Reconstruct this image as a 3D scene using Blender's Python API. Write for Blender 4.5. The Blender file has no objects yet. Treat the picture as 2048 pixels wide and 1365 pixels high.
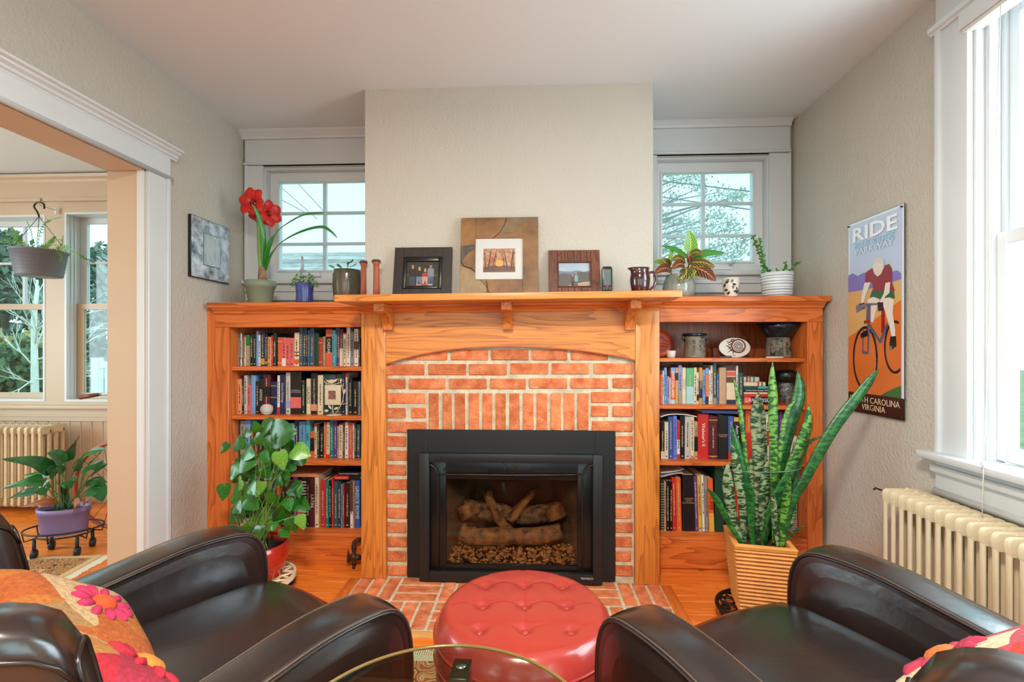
import bpy, bmesh, math, random
from mathutils import Vector, Matrix
random.seed(7)
R = math.radians
PI = math.pi
sc = bpy.context.scene
COL = sc.collection

# ------------------------------------------------------------------ camera
F = 950.0; U0 = 1024.0; V0 = 698.0; YAW = R(2.65); CAMZ = 1.213
cd = bpy.data.cameras.new('camera')
cam = bpy.data.objects.new('camera', cd); COL.objects.link(cam)
cd.sensor_width = 36.0; cd.lens = F / 2048 * 36.0
cd.shift_y = (V0 - 682.5) / 2048
cd.clip_start = 0.02
cam.location = (0, 0, CAMZ); cam.rotation_euler = (PI / 2, 0, YAW)
sc.camera = cam

# ------------------------------------------------------------------ world, daylight, exposure
w = bpy.data.worlds.new('sky'); sc.world = w; w.use_nodes = True
nt = w.node_tree; bg = nt.nodes['Background']
tc = nt.nodes.new('ShaderNodeTexCoord'); sx = nt.nodes.new('ShaderNodeSeparateXYZ')
rp = nt.nodes.new('ShaderNodeValToRGB')
nt.links.new(tc.outputs['Generated'], sx.inputs[0]); nt.links.new(sx.outputs['Z'], rp.inputs[0])
nt.links.new(rp.outputs[0], bg.inputs[0])
rp.color_ramp.elements[0].position = 0.0; rp.color_ramp.elements[0].color = (0.45, 0.80, 0.84, 1)
rp.color_ramp.elements[1].position = 0.6; rp.color_ramp.elements[1].color = (0.39, 0.74, 0.84, 1)
bg.inputs[1].default_value = 3.4

def area(name, loc, rot, sx_, sy_, power, col):
    l = bpy.data.lights.new(name, 'AREA'); l.shape = 'RECTANGLE'; l.size = sx_; l.size_y = sy_
    l.energy = power; l.color = col
    o = bpy.data.objects.new(name, l); COL.objects.link(o); o.location = loc; o.rotation_euler = rot
    return o
# daylight of the right window; rear and dining lights are added, at unseen windows
area('window_daylight_right', (1.80, 1.17, 1.63), (0, R(92), 0), 1.5, 1.0, 52, (0.80, 0.92, 1.0))
area('window_daylight_rear', (-0.1, -2.66, 1.5), (R(96), 0, 0), 2.6, 1.7, 5, (0.88, 0.96, 1.0))
area('window_daylight_rear_left', (-1.98, -1.65, 1.5), (0, R(-92), 0), 1.5, 1.4, 16, (0.86, 0.95, 1.0))
area('window_daylight_rear_right', (1.69, -1.45, 1.5), (0, R(92), 0), 1.5, 1.4, 16, (0.84, 0.94, 1.0))
area('window_daylight_dining', (-5.3, 1.2, 1.5), (0, R(-92), 0), 1.7, 2.6, 84, (0.84, 0.95, 1.0))  # added fill through the unseen side of the dining room

vs = sc.view_settings
vs.view_transform = 'Standard'; vs.look = 'None'; vs.gamma = 1.0; vs.use_curve_mapping = False
vs.exposure = 0.0

# ------------------------------------------------------------------ geometry of the view (pixels of the 2048x1365 frame -> points)
_r = Vector((math.cos(YAW), math.sin(YAW), 0)); _f = Vector((-math.sin(YAW), math.cos(YAW), 0))
def ray(u, v): return _r * ((u - U0) / F) + _f + Vector((0, 0, (V0 - v) / F))
def atY(u, v, Y): d = ray(u, v); return d * (Y / d.y) + Vector((0, 0, CAMZ))
def atX(u, v, X): d = ray(u, v); return d * (X / d.x) + Vector((0, 0, CAMZ))
def atZ(u, v, Z): d = ray(u, v); return d * ((Z - CAMZ) / d.z) + Vector((0, 0, CAMZ))
def XU(u, Y): return atY(u, 698, Y).x
def ZV(u, v, Y): return atY(u, v, Y).z

# ------------------------------------------------------------------ materials
MATS = {}
def s2l(c):
    return tuple((x / 255 / 12.92 if x <= 10.3 else ((x / 255 + 0.055) / 1.055) ** 2.4) for x in c) + (1,)
def newmat(name):
    m = bpy.data.materials.new(name); m.use_nodes = True
    n = m.node_tree; b = n.nodes['Principled BSDF']
    return m, n, b
def mat(name, col, rough=0.5, metal=0.0, spec=0.5, var=0.0, vs_=8.0, bump=0.0, bs=60.0, coat=0.0, rnd=0.0, stretch=None, sub=0.0, col2=None):
    """plain procedural material: colour, noise variation, per-object variation, noise bump"""
    if name in MATS: return MATS[name]
    m, n, b = newmat(name); L = n.links.new
    c = s2l(col); b.inputs['Base Color'].default_value = c
    b.inputs['Roughness'].default_value = rough; b.inputs['Metallic'].default_value = metal
    b.inputs['Specular IOR Level'].default_value = spec
    if coat: b.inputs['Coat Weight'].default_value = coat; b.inputs['Coat Roughness'].default_value = 0.08
    tc = n.nodes.new('ShaderNodeTexCoord'); mp = n.nodes.new('ShaderNodeMapping')
    L(tc.outputs['Object'], mp.inputs[0])
    if stretch: mp.inputs['Scale'].default_value = stretch
    last = None
    if var or col2:
        nz = n.nodes.new('ShaderNodeTexNoise'); nz.inputs['Scale'].default_value = vs_; nz.inputs['Detail'].default_value = 4
        L(mp.outputs[0], nz.inputs['Vector'])
        mx = n.nodes.new('ShaderNodeMix'); mx.data_type = 'RGBA'
        cr = n.nodes.new('ShaderNodeMapRange'); cr.inputs[1].default_value = 0.3; cr.inputs[2].default_value = 0.7
        L(nz.outputs['Fac'], cr.inputs[0]); L(cr.outputs[0], mx.inputs['Factor'])
        if col2: a_, b_ = c, s2l(col2)
        else:
            a_ = tuple(min(1, x * (1 + var)) for x in c[:3]) + (1,); b_ = tuple(x * (1 - var) for x in c[:3]) + (1,)
        mx.inputs['A'].default_value = a_; mx.inputs['B'].default_value = b_
        last = mx.outputs['Result']
    if rnd:
        oi = n.nodes.new('ShaderNodeObjectInfo'); mr = n.nodes.new('ShaderNodeMapRange')
        mr.inputs[3].default_value = 1 - rnd; mr.inputs[4].default_value = 1 + rnd
        L(oi.outputs['Random'], mr.inputs[0])
        hs = n.nodes.new('ShaderNodeHueSaturation'); L(mr.outputs[0], hs.inputs['Value'])
        if last: L(last, hs.inputs['Color'])
        else: hs.inputs['Color'].default_value = c
        last = hs.outputs[0]
    if last: L(last, b.inputs['Base Color'])
    if bump:
        nb = n.nodes.new('ShaderNodeTexNoise'); nb.inputs['Scale'].default_value = bs; nb.inputs['Detail'].default_value = 3
        L(mp.outputs[0], nb.inputs['Vector'])
        bp = n.nodes.new('ShaderNodeBump'); bp.inputs['Strength'].default_value = bump; bp.inputs['Distance'].default_value = 0.01
        L(nb.outputs['Fac'], bp.inputs['Height']); L(bp.outputs[0], b.inputs['Normal'])
    if sub: b.inputs['Subsurface Weight'].default_value = sub
    MATS[name] = m
    return m
def oak(name, axis, light, dark, rough=0.34, ring=9.0, rnd=0.0):
    """oak with cathedral grain running along an axis"""
    if name in MATS: return MATS[name]
    m, n, b = newmat(name); L = n.links.new
    tc = n.nodes.new('ShaderNodeTexCoord'); mp = n.nodes.new('ShaderNodeMapping')
    L(tc.outputs['Object'], mp.inputs[0])
    sc_ = [11.0, 11.0, 11.0]; sc_['XYZ'.index(axis)] = 1.1
    mp.inputs['Scale'].default_value = sc_
    src = mp.outputs[0]
    if rnd:
        oi = n.nodes.new('ShaderNodeObjectInfo'); va = n.nodes.new('ShaderNodeVectorMath'); va.operation = 'ADD'
        ml = n.nodes.new('ShaderNodeMath'); ml.operation = 'MULTIPLY'; ml.inputs[1].default_value = 40
        L(oi.outputs['Random'], ml.inputs[0]); L(mp.outputs[0], va.inputs[0]); L(ml.outputs[0], va.inputs[1]); src = va.outputs[0]
    nz = n.nodes.new('ShaderNodeTexNoise'); nz.inputs['Scale'].default_value = 0.9; nz.inputs['Detail'].default_value = 2.0; nz.inputs['Distortion'].default_value = 0.4
    L(src, nz.inputs['Vector'])
    m1 = n.nodes.new('ShaderNodeMath'); m1.operation = 'MULTIPLY'; m1.inputs[1].default_value = ring
    m2 = n.nodes.new('ShaderNodeMath'); m2.operation = 'FRACT'
    L(nz.outputs['Fac'], m1.inputs[0]); L(m1.outputs[0], m2.inputs[0])
    r1 = n.nodes.new('ShaderNodeValToRGB'); e = r1.color_ramp.elements
    e[0].position = 0.0; e[0].color = (0, 0, 0, 1); e[1].position = 1.0; e[1].color = (1, 1, 1, 1)
    e2 = r1.color_ramp.elements.new(0.55); e2.color = (0.12, 0.12, 0.12, 1)
    e3 = r1.color_ramp.elements.new(0.93); e3.color = (0.8, 0.8, 0.8, 1)
    L(m2.outputs[0], r1.inputs[0])
    mp2 = n.nodes.new('ShaderNodeMapping'); s3 = [160.0, 160.0, 160.0]; s3['XYZ'.index(axis)] = 5.0
    mp2.inputs['Scale'].default_value = s3; L(tc.outputs['Object'], mp2.inputs[0])
    np_ = n.nodes.new('ShaderNodeTexNoise'); np_.inputs['Scale'].default_value = 1.0; np_.inputs['Detail'].default_value = 2
    L(mp2.outputs[0], np_.inputs['Vector'])
    pr = n.nodes.new('ShaderNodeMapRange'); pr.inputs[1].default_value = 0.5; pr.inputs[2].default_value = 0.75; pr.inputs[4].default_value = 0.55
    L(np_.outputs['Fac'], pr.inputs[0])
    ad = n.nodes.new('ShaderNodeMath'); ad.operation = 'ADD'; ad.use_clamp = True
    m3 = n.nodes.new('ShaderNodeMath'); m3.operation = 'MULTIPLY'; m3.inputs[1].default_value = 0.75
    L(r1.outputs[0], m3.inputs[0]); L(m3.outputs[0], ad.inputs[0]); L(pr.outputs[0], ad.inputs[1])
    mx = n.nodes.new('ShaderNodeMix'); mx.data_type = 'RGBA'
    mx.inputs['A'].default_value = s2l(light); mx.inputs['B'].default_value = s2l(dark)
    L(ad.outputs[0], mx.inputs['Factor'])
    out = mx.outputs['Result']
    if rnd:
        hs = n.nodes.new('ShaderNodeHueSaturation'); mr = n.nodes.new('ShaderNodeMapRange')
        mr.inputs[3].default_value = 1 - rnd; mr.inputs[4].default_value = 1 + rnd
        L(oi.outputs['Random'], mr.inputs[0]); L(mr.outputs[0], hs.inputs['Value']); L(out, hs.inputs['Color']); out = hs.outputs[0]
    L(out, b.inputs['Base Color'])
    bp = n.nodes.new('ShaderNodeBump'); bp.inputs['Strength'].default_value = 0.12; bp.inputs['Distance'].default_value = 0.002
    bp.invert = True
    L(ad.outputs[0], bp.inputs['Height']); L(bp.outputs[0], b.inputs['Normal'])
    b.inputs['Roughness'].default_value = rough
    MATS[name] = m
    return m
def glass(name, tint=(255, 255, 255), clear=0.93, rough=0.0):
    """thin pane: mostly clear with a fresnel reflection"""
    if name in MATS: return MATS[name]
    m = bpy.data.materials.new(name); m.use_nodes = True; n = m.node_tree; n.nodes.clear(); L = n.links.new
    o = n.nodes.new('ShaderNodeOutputMaterial'); t = n.nodes.new('ShaderNodeBsdfTransparent'); g = n.nodes.new('ShaderNodeBsdfGlossy')
    c = s2l(tint); t.inputs[0].default_value = tuple(x * clear for x in c[:3]) + (1,); g.inputs['Roughness'].default_value = rough
    lw = n.nodes.new('ShaderNodeLayerWeight'); lw.inputs[0].default_value = 0.5
    pw = n.nodes.new('ShaderNodeMath'); pw.operation = 'POWER'; pw.inputs[1].default_value = 5.0; L(lw.outputs['Facing'], pw.inputs[0])
    fr = n.nodes.new('ShaderNodeMath'); fr.operation = 'MULTIPLY_ADD'; fr.inputs[1].default_value = 0.93; fr.inputs[2].default_value = 0.035; L(pw.outputs[0], fr.inputs[0])
    mx = n.nodes.new('ShaderNodeMixShader'); L(fr.outputs[0], mx.inputs[0]); L(t.outputs[0], mx.inputs[1]); L(g.outputs[0], mx.inputs[2])
    L(mx.outputs[0], o.inputs[0]); MATS[name] = m
    return m
def mesh_screen(name, col, thru):
    if name in MATS: return MATS[name]
    m = bpy.data.materials.new(name); m.use_nodes = True; n = m.node_tree; n.nodes.clear(); L = n.links.new
    o = n.nodes.new('ShaderNodeOutputMaterial'); t = n.nodes.new('ShaderNodeBsdfTransparent'); g = n.nodes.new('ShaderNodeBsdfTranslucent')
    g2 = n.nodes.new('ShaderNodeBsdfDiffuse'); g.inputs[0].default_value = s2l(col); g2.inputs[0].default_value = s2l(col)
    ad = n.nodes.new('ShaderNodeMixShader'); ad.inputs[0].default_value = 0.5; L(g.outputs[0], ad.inputs[1]); L(g2.outputs[0], ad.inputs[2])
    mx = n.nodes.new('ShaderNodeMixShader'); mx.inputs[0].default_value = 1 - thru
    L(t.outputs[0], mx.inputs[1]); L(ad.outputs[0], mx.inputs[2]); L(mx.outputs[0], o.inputs[0]); MATS[name] = m
    return m

# ------------------------------------------------------------------ mesh builder
WM = {}
class B:
    def __init__(s): s.v = []; s.f = []; s.m = []; s.sm = []
    def add(s, vs, fs, mi=0, sm=False):
        k = len(s.v); s.v.extend(Vector(p) for p in vs)
        for f in fs: s.f.append([i + k for i in f]); s.m.append(mi); s.sm.append(sm)
        return s
    def box(s, x0, x1, y0, y1, z0, z1, mi=0):
        x0, x1 = sorted((x0, x1)); y0, y1 = sorted((y0, y1)); z0, z1 = sorted((z0, z1))
        return s.add([(x0, y0, z0), (x1, y0, z0), (x1, y1, z0), (x0, y1, z0), (x0, y0, z1), (x1, y0, z1), (x1, y1, z1), (x0, y1, z1)],
                     [(0, 3, 2, 1), (4, 5, 6, 7), (0, 1, 5, 4), (1, 2, 6, 5), (2, 3, 7, 6), (3, 0, 4, 7)], mi)
    def hexa(s, p, mi=0):
        """eight corners: bottom loop then top loop"""
        return s.add(p, [(0, 3, 2, 1), (4, 5, 6, 7), (0, 1, 5, 4), (1, 2, 6, 5), (2, 3, 7, 6), (3, 0, 4, 7)], mi)
    def loft(s, rings, mi=0, sm=True, cap=True, closed=False):
        n = len(rings[0]); vs = [p for r in rings for p in r]; fs = []
        m = len(rings)
        for i in range(m if closed else m - 1):
            for j in range(n):
                a = i * n + j; b = i * n + (j + 1) % n; c = ((i + 1) % m) * n + (j + 1) % n; d = ((i + 1) % m) * n + j
                fs.append((a, b, c, d))
        if cap and not closed: fs.append(tuple(range(n - 1, -1, -1))); fs.append(tuple((m - 1) * n + j for j in range(n)))
        return s.add(vs, fs, mi, sm)
    def tube(s, pts, r, n=8, mi=0, closed=False, cap=True):
        pts = [Vector(p) for p in pts]; m = len(pts); rings = []; nrm = None
        for i, p in enumerate(pts):
            if closed: t = pts[(i + 1) % m] - pts[i - 1]
            else: t = pts[min(i + 1, m - 1)] - pts[max(i - 1, 0)]
            if t.length < 1e-9: t = Vector((0, 0, 1))
            t.normalize()
            if nrm is None: nrm = t.orthogonal().normalized()
            else:
                nrm = nrm - t * nrm.dot(t)
                if nrm.length < 1e-6: nrm = t.orthogonal()
                nrm.normalize()
            bn = t.cross(nrm); rr = r[i] if isinstance(r, (list, tuple)) else r
            rings.append([p + (nrm * math.cos(2 * PI * k / n) + bn * math.sin(2 * PI * k / n)) * rr for k in range(n)])
        return s.loft(rings, mi, True, cap, closed)
    def lathe(s, prof, c=(0, 0, 0), n=32, mi=0, sm=True, cap=True):
        c = Vector(c)
        rings = [[c + Vector((r * math.cos(2 * PI * k / n), r * math.sin(2 * PI * k / n), z)) for k in range(n)] for r, z in prof]
        return s.loft(rings, mi, sm, cap)
    def prism(s, poly, off, mi=0, sm=False):
        """polygon (3-D points) extruded by a vector"""
        off = Vector(off); p = [Vector(q) for q in poly]; n = len(p)
        fs = [tuple(range(n - 1, -1, -1)), tuple(n + i for i in range(n))] + [(i, (i + 1) % n, n + (i + 1) % n, n + i) for i in range(n)]
        return s.add(p + [q + off for q in p], fs, mi, sm)
    def ball(s, c, r, nu=12, nv=8, mi=0):
        c = Vector(c); r = (r, r, r) if not isinstance(r, (tuple, list)) else r
        rings = []
        for i in range(nv + 1):
            a = PI * i / nv - PI / 2; k = max(math.cos(a), 0.02)
            rings.append([c + Vector((r[0] * k * math.cos(2 * PI * j / nu), r[1] * k * math.sin(2 * PI * j / nu), r[2] * math.sin(a))) for j in range(nu)])
        return s.loft(rings, mi, True)
    def xform(s, M):
        s.v = [M @ p for p in s.v]; return s
    def build(s, name, mats, parent=None, bevel=0.0, seg=2, smooth=None, local=False, recalc=True):
        me = bpy.data.meshes.new(name)
        me.from_pydata([tuple(p) for p in s.v], [], s.f)
        for m in (mats if isinstance(mats, (list, tuple)) else [mats]): me.materials.append(m)
        me.polygons.foreach_set('material_index', s.m); me.polygons.foreach_set('use_smooth', s.sm)
        if bevel or recalc:
            bm = bmesh.new(); bm.from_mesh(me)
            bmesh.ops.recalc_face_normals(bm, faces=bm.faces)
            if bevel:
                ed = [e for e in bm.edges if len(e.link_faces) == 2 and e.calc_face_angle(0) > R(35)]
                bmesh.ops.bevel(bm, geom=ed, offset=bevel, segments=seg, profile=0.5, affect='EDGES', clamp_overlap=True)
                for f in bm.faces: f.smooth = True
            bm.to_mesh(me); bm.free()
            if bevel: me.set_sharp_from_angle(angle=R(40))
        if smooth: 
            for p in me.polygons: p.use_smooth = True
            me.set_sharp_from_angle(angle=R(smooth))
        return link(name, me, parent, local)
def link(name, me, parent=None, local=False):
    o = bpy.data.objects.new(name, me); COL.objects.link(o)
    if parent is not None:
        o.parent = parent
        if not local: o.matrix_parent_inverse = WM[parent].inverted(); WM[o] = Matrix()
        else: WM[o] = WM[parent].copy()
    else: WM[o] = Matrix()
    return o
def rebase(o):
    """put the origin of a finished single-mesh thing at the middle of its base"""
    xs = [v.co.x for v in o.data.vertices]; ys = [v.co.y for v in o.data.vertices]; zs = [v.co.z for v in o.data.vertices]
    c = Vector(((min(xs) + max(xs)) / 2, (min(ys) + max(ys)) / 2, min(zs)))
    o.data.transform(Matrix.Translation(-c)); o.location = c; WM[o] = Matrix.Translation(c)
    return o
def thing(name, label, cat, loc=(0, 0, 0), rz=0.0, group=None, kind=None):
    o = bpy.data.objects.new(name, None); COL.objects.link(o); o.empty_display_size = 0.05
    o.location = loc; o.rotation_euler = (0, 0, rz)
    WM[o] = Matrix.Translation(Vector(loc)) @ Matrix.Rotation(rz, 4, 'Z')
    return tag(o, label, cat, group, kind)
def tag(o, label=None, cat=None, group=None, kind=None):
    if label: o['label'] = label
    if cat: o['category'] = cat
    if group: o['group'] = group
    if kind: o['kind'] = kind
    return o
def struct(o, label=None):
    o['kind'] = 'structure'
    if label: o['label'] = label
    return o
def textb(bld, s, size, M, extrude=0.0006, mi=0, align='CENTER', squash=1.0, res=2, bold=0.0):
    """flat lettering added to a builder; M maps the text plane (x right, y up) into the scene"""
    cu = bpy.data.curves.new('lettering', 'FONT'); cu.body = s; cu.size = size; cu.extrude = extrude; cu.offset = bold
    cu.align_x = align; cu.align_y = 'CENTER'; cu.resolution_u = res
    ob = bpy.data.objects.new('lettering', cu); me = bpy.data.meshes.new_from_object(ob)
    S = M @ Matrix.Diagonal((squash, 1, 1, 1))
    bld.add([S @ v.co for v in me.vertices], [tuple(p.vertices) for p in me.polygons], mi)
    bpy.data.objects.remove(ob); bpy.data.curves.remove(cu); bpy.data.meshes.remove(me)
def smooth_path(pts, n=8):
    """Catmull-Rom through points"""
    P = [Vector(p) for p in pts]; out = []
    for i in range(len(P) - 1):
        p0 = P[max(i - 1, 0)]; p1 = P[i]; p2 = P[i + 1]; p3 = P[min(i + 2, len(P) - 1)]
        for k in range(n):
            t = k / n
            out.append(0.5 * ((2 * p1) + (p2 - p0) * t + (2 * p0 - 5 * p1 + 4 * p2 - p3) * t * t + (3 * p1 - p0 - 3 * p2 + p3) * t ** 3))
    out.append(P[-1]); return out
def ribbon(bld, path, widths, side, mi=0, fold=0.0, thick=0.0008, cross=4):
    """a leaf blade along a path: widths per point, side = across direction, fold = V-depth; closed thin body"""
    path = [Vector(p) for p in path]; m = len(path); side = Vector(side); top = []; bot = []
    for i, p in enumerate(path):
        t = (path[min(i + 1, m - 1)] - path[max(i - 1, 0)]).normalized()
        s_ = (side - t * side.dot(t))
        if s_.length < 1e-6: s_ = t.orthogonal()
        s_.normalize(); nn = s_.cross(t).normalized(); w_ = max(widths[i], 0.0003)
        row = [p + s_ * (w_ * (2 * j / cross - 1)) + nn * (fold * w_ * abs(2 * j / cross - 1)) for j in range(cross + 1)]
        top.append([q + nn * thick for q in row]); bot.append([q - nn * thick for q in row])
    rings = [a + b[::-1] for a, b in zip(top, bot)]
    return bld.loft(rings, mi, True)

# ------------------------------------------------------------------ materials in use
M_wall = mat('wall_plaster', (194, 187, 175), 0.85, spec=0.2, var=0.02, vs_=3, bump=0.5, bs=70)
M_ceil = mat('ceiling_plaster', (222, 226, 228), 0.9, spec=0.15, bump=0.05, bs=40)
M_dwall = mat('dining_wall_paint', (206, 184, 154), 0.6, spec=0.3, bump=0.05, bs=40)
M_trim = mat('white_trim_paint', (212, 216, 218), 0.38, var=0.02, vs_=4, bump=0.04, bs=30)
M_cream = mat('cream_trim_paint', (200, 174, 146), 0.4, var=0.02, vs_=4, bump=0.04, bs=30)
M_white = mat('white_gloss_paint', (222, 226, 228), 0.3)
OAKL = (222, 140, 62); OAKD = (166, 88, 32)
M_oakX = oak('oak_along', 'X', OAKL, OAKD)
M_oakZ = oak('oak_upright', 'Z', OAKL, OAKD)
M_oakY = oak('oak_deep', 'Y', (214, 122, 52), (160, 76, 28))
CBL = (226, 122, 54); CBD = (166, 74, 26)
M_cabX = oak('cabinet_oak_along', 'X', CBL, CBD)
M_cabZ = oak('cabinet_oak_upright', 'Z', CBL, CBD)
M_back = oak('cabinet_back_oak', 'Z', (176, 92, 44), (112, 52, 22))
M_floor = oak('floor_oak', 'X', (240, 134, 48), (222, 106, 32), rough=0.25, ring=6, rnd=0.10)
M_mortar = mat('mortar', (206, 192, 164), 0.95, spec=0.1, var=0.2, vs_=30, bump=0.5, bs=120)
M_brick = mat('brick', (226, 140, 94), 0.9, spec=0.15, vs_=18, bump=0.7, bs=90, rnd=0.16, col2=(190, 94, 56))
def weathered(m):
    n = m.node_tree; L = n.links.new; b = n.nodes['Principled BSDF']; src = b.inputs['Base Color'].links[0].from_socket
    tc = n.nodes.new('ShaderNodeTexCoord'); oi = n.nodes.new('ShaderNodeObjectInfo'); va = n.nodes.new('ShaderNodeVectorMath'); va.operation = 'ADD'
    L(tc.outputs['Object'], va.inputs[0]); L(oi.outputs['Random'], va.inputs[1])
    nz = n.nodes.new('ShaderNodeTexNoise'); nz.inputs['Scale'].default_value = 26; nz.inputs['Detail'].default_value = 6; nz.inputs['Roughness'].default_value = 0.7; L(va.outputs[0], nz.inputs['Vector'])
    mr = n.nodes.new('ShaderNodeMapRange'); mr.inputs[1].default_value = 0.58; mr.inputs[2].default_value = 0.72; mr.inputs[4].default_value = 0.55; L(nz.outputs['Fac'], mr.inputs[0])
    mx = n.nodes.new('ShaderNodeMix'); mx.data_type = 'RGBA'; mx.inputs['B'].default_value = s2l((226, 196, 160)); L(src, mx.inputs['A']); L(mr.outputs[0], mx.inputs['Factor']); L(mx.outputs['Result'], b.inputs['Base Color'])
weathered(M_brick)
M_glass = glass('window_glass')
M_screen = mesh_screen('insect_screen', (215, 232, 240), 0.78)
M_black = mat('black_metal', (26, 26, 27), 0.45, metal=0.0, spec=0.5, bump=0.03, bs=200)
M_blackg = mat('black_enamel', (16, 16, 17), 0.3)
M_bronze = mat('bronze_trim', (70, 58, 46), 0.35, metal=0.8)
M_leather = mat('dark_brown_leather', (30, 19, 16), 0.26, spec=0.8, var=0.35, vs_=5, bump=0.14, bs=22, coat=0.5)
M_leather.node_tree.nodes['Principled BSDF'].inputs['Coat Roughness'].default_value = 0.22
M_pipe_l = mat('leather_piping', (30, 19, 15), 0.3, spec=0.6)
M_redl = mat('red_leather', (162, 54, 46), 0.22, spec=0.7, coat=0.2, var=0.06, vs_=6, bump=0.03, bs=60)
M_iron = mat('dark_iron', (52, 40, 32), 0.5, metal=0.7, bump=0.2, bs=80)
M_steel = mat('steel', (190, 190, 190), 0.25, metal=1.0)
M_soil = mat('soil', (46, 32, 24), 0.95, var=0.4, vs_=60, bump=0.8, bs=120)

# ================================================================== the setting
XL, XR, YB, ZC = -1.861, 1.573, 2.98, 2.60
WT = 0.17                        # thickness of the wall towards the dining room
YR = -2.6                        # wall behind the camera
YD = 3.60                        # far wall of the dining room
XD = -5.2
XE = -2.75                       # right end of the dining window wall
YCH = 2.50                       # plaster face of the chimney breast
CX0, CX1 = XU(730, YCH), XU(1306, YCH)

def wall_holes(axis, a0, a1, d0, d1, z0, z1, holes):
    """wall slab running along an axis with rectangular openings (a0, a1, z0, z1)"""
    b = B(); A = sorted({a0, a1} | {h[0] for h in holes} | {h[1] for h in holes}); Z = sorted({z0, z1} | {h[2] for h in holes} | {h[3] for h in holes})
    for i in range(len(A) - 1):
        for j in range(len(Z) - 1):
            ca, cz = (A[i] + A[i + 1]) / 2, (Z[j] + Z[j + 1]) / 2
            if any(h[0] < ca < h[1] and h[2] < cz < h[3] for h in holes): continue
            if axis == 'X': b.box(A[i], A[i + 1], d0, d1, Z[j], Z[j + 1])
            else: b.box(d0, d1, A[i], A[i + 1], Z[j], Z[j + 1])
    return b

# floor: base slab and oak strips
fl = struct(B().box(XD - 0.2, XR + 0.2, YR - 0.2, YD + 0.2, -0.15, -0.0125).build('floor', M_floor))
LEN = [1.2, 1.62, 0.86]
pm = []
for L_ in LEN:
    b = B().box(0, L_ - 0.0012, 0, 0.0555, -0.0125, 0)
    o = b.build('plank', M_floor, fl, bevel=0.0008, seg=1); pm.append(o.data)
    COL.objects.unlink(o); bpy.data.objects.remove(o)
def strips(x0, x1, y0, y1, seed):
    rng = random.Random(seed); y = y0
    while y < y1:
        x = x0 - rng.random() * 0.9
        while x < x1:
            k = rng.choice((0, 1, 1, 2))
            if x + LEN[k] > x0:
                o = link('plank', pm[k], fl); xs = max(x, x0); xe = min(x + LEN[k], x1)
                o.location = (xs, y, 0); o.scale = ((xe - xs) / LEN[k], 1, 1)
            x += LEN[k]
        y += 0.0565
strips(XL + 0.002, XR - 0.002, 0.62, 2.615, 3)
strips(-4.55, XL - 0.004, 1.55, 3.58, 5)
B().box(XL, XR, YR, 0.62, -0.0125, 0).box(XD, XL - 0.004, YR, 1.55, -0.0125, 0).box(XD, -4.55, 1.55, 3.58, -0.0125, 0).build('floorboards', M_floor, fl)

struct(B().box(XD - 0.2, XR + 0.25, YR - 0.2, YB + 0.15, ZC, ZC + 0.12).box(XD - 0.2, XE + 0.05, YB + 0.15, YD + 0.2, ZC, ZC + 0.12).add([(XE + 0.05, YB + 0.15, ZC), (XL - WT, YB + 0.15, ZC), (XE + 0.05, YD + 0.1, ZC)], [(0, 1, 2)]).build('ceiling', M_ceil))

# ---- windows beside the chimney
YG = YB + 0.065                  # plane of the sash
W1 = (XU(562, YG), XU(562, YG) + 0.575, ZV(640, 541, YG), ZV(640, 366, YG))
W2 = (XU(1323, YG), XU(1502, YG), ZV(1410, 524, YG), ZV(1410, 347, YG))
J = 0.075                        # sash rail width
h1 = (W1[0] - J, W1[1] + J, W1[2] - J, W1[3] + J); h2 = (W2[0] - J * 0.7, W2[1] + J, W2[2] - J, W2[3] + J)
struct(wall_holes('X', XL - WT, XR + 0.15, YB, YB + 0.15, 0, ZC, [h1, h2]).build('wall_back', M_wall))

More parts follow.
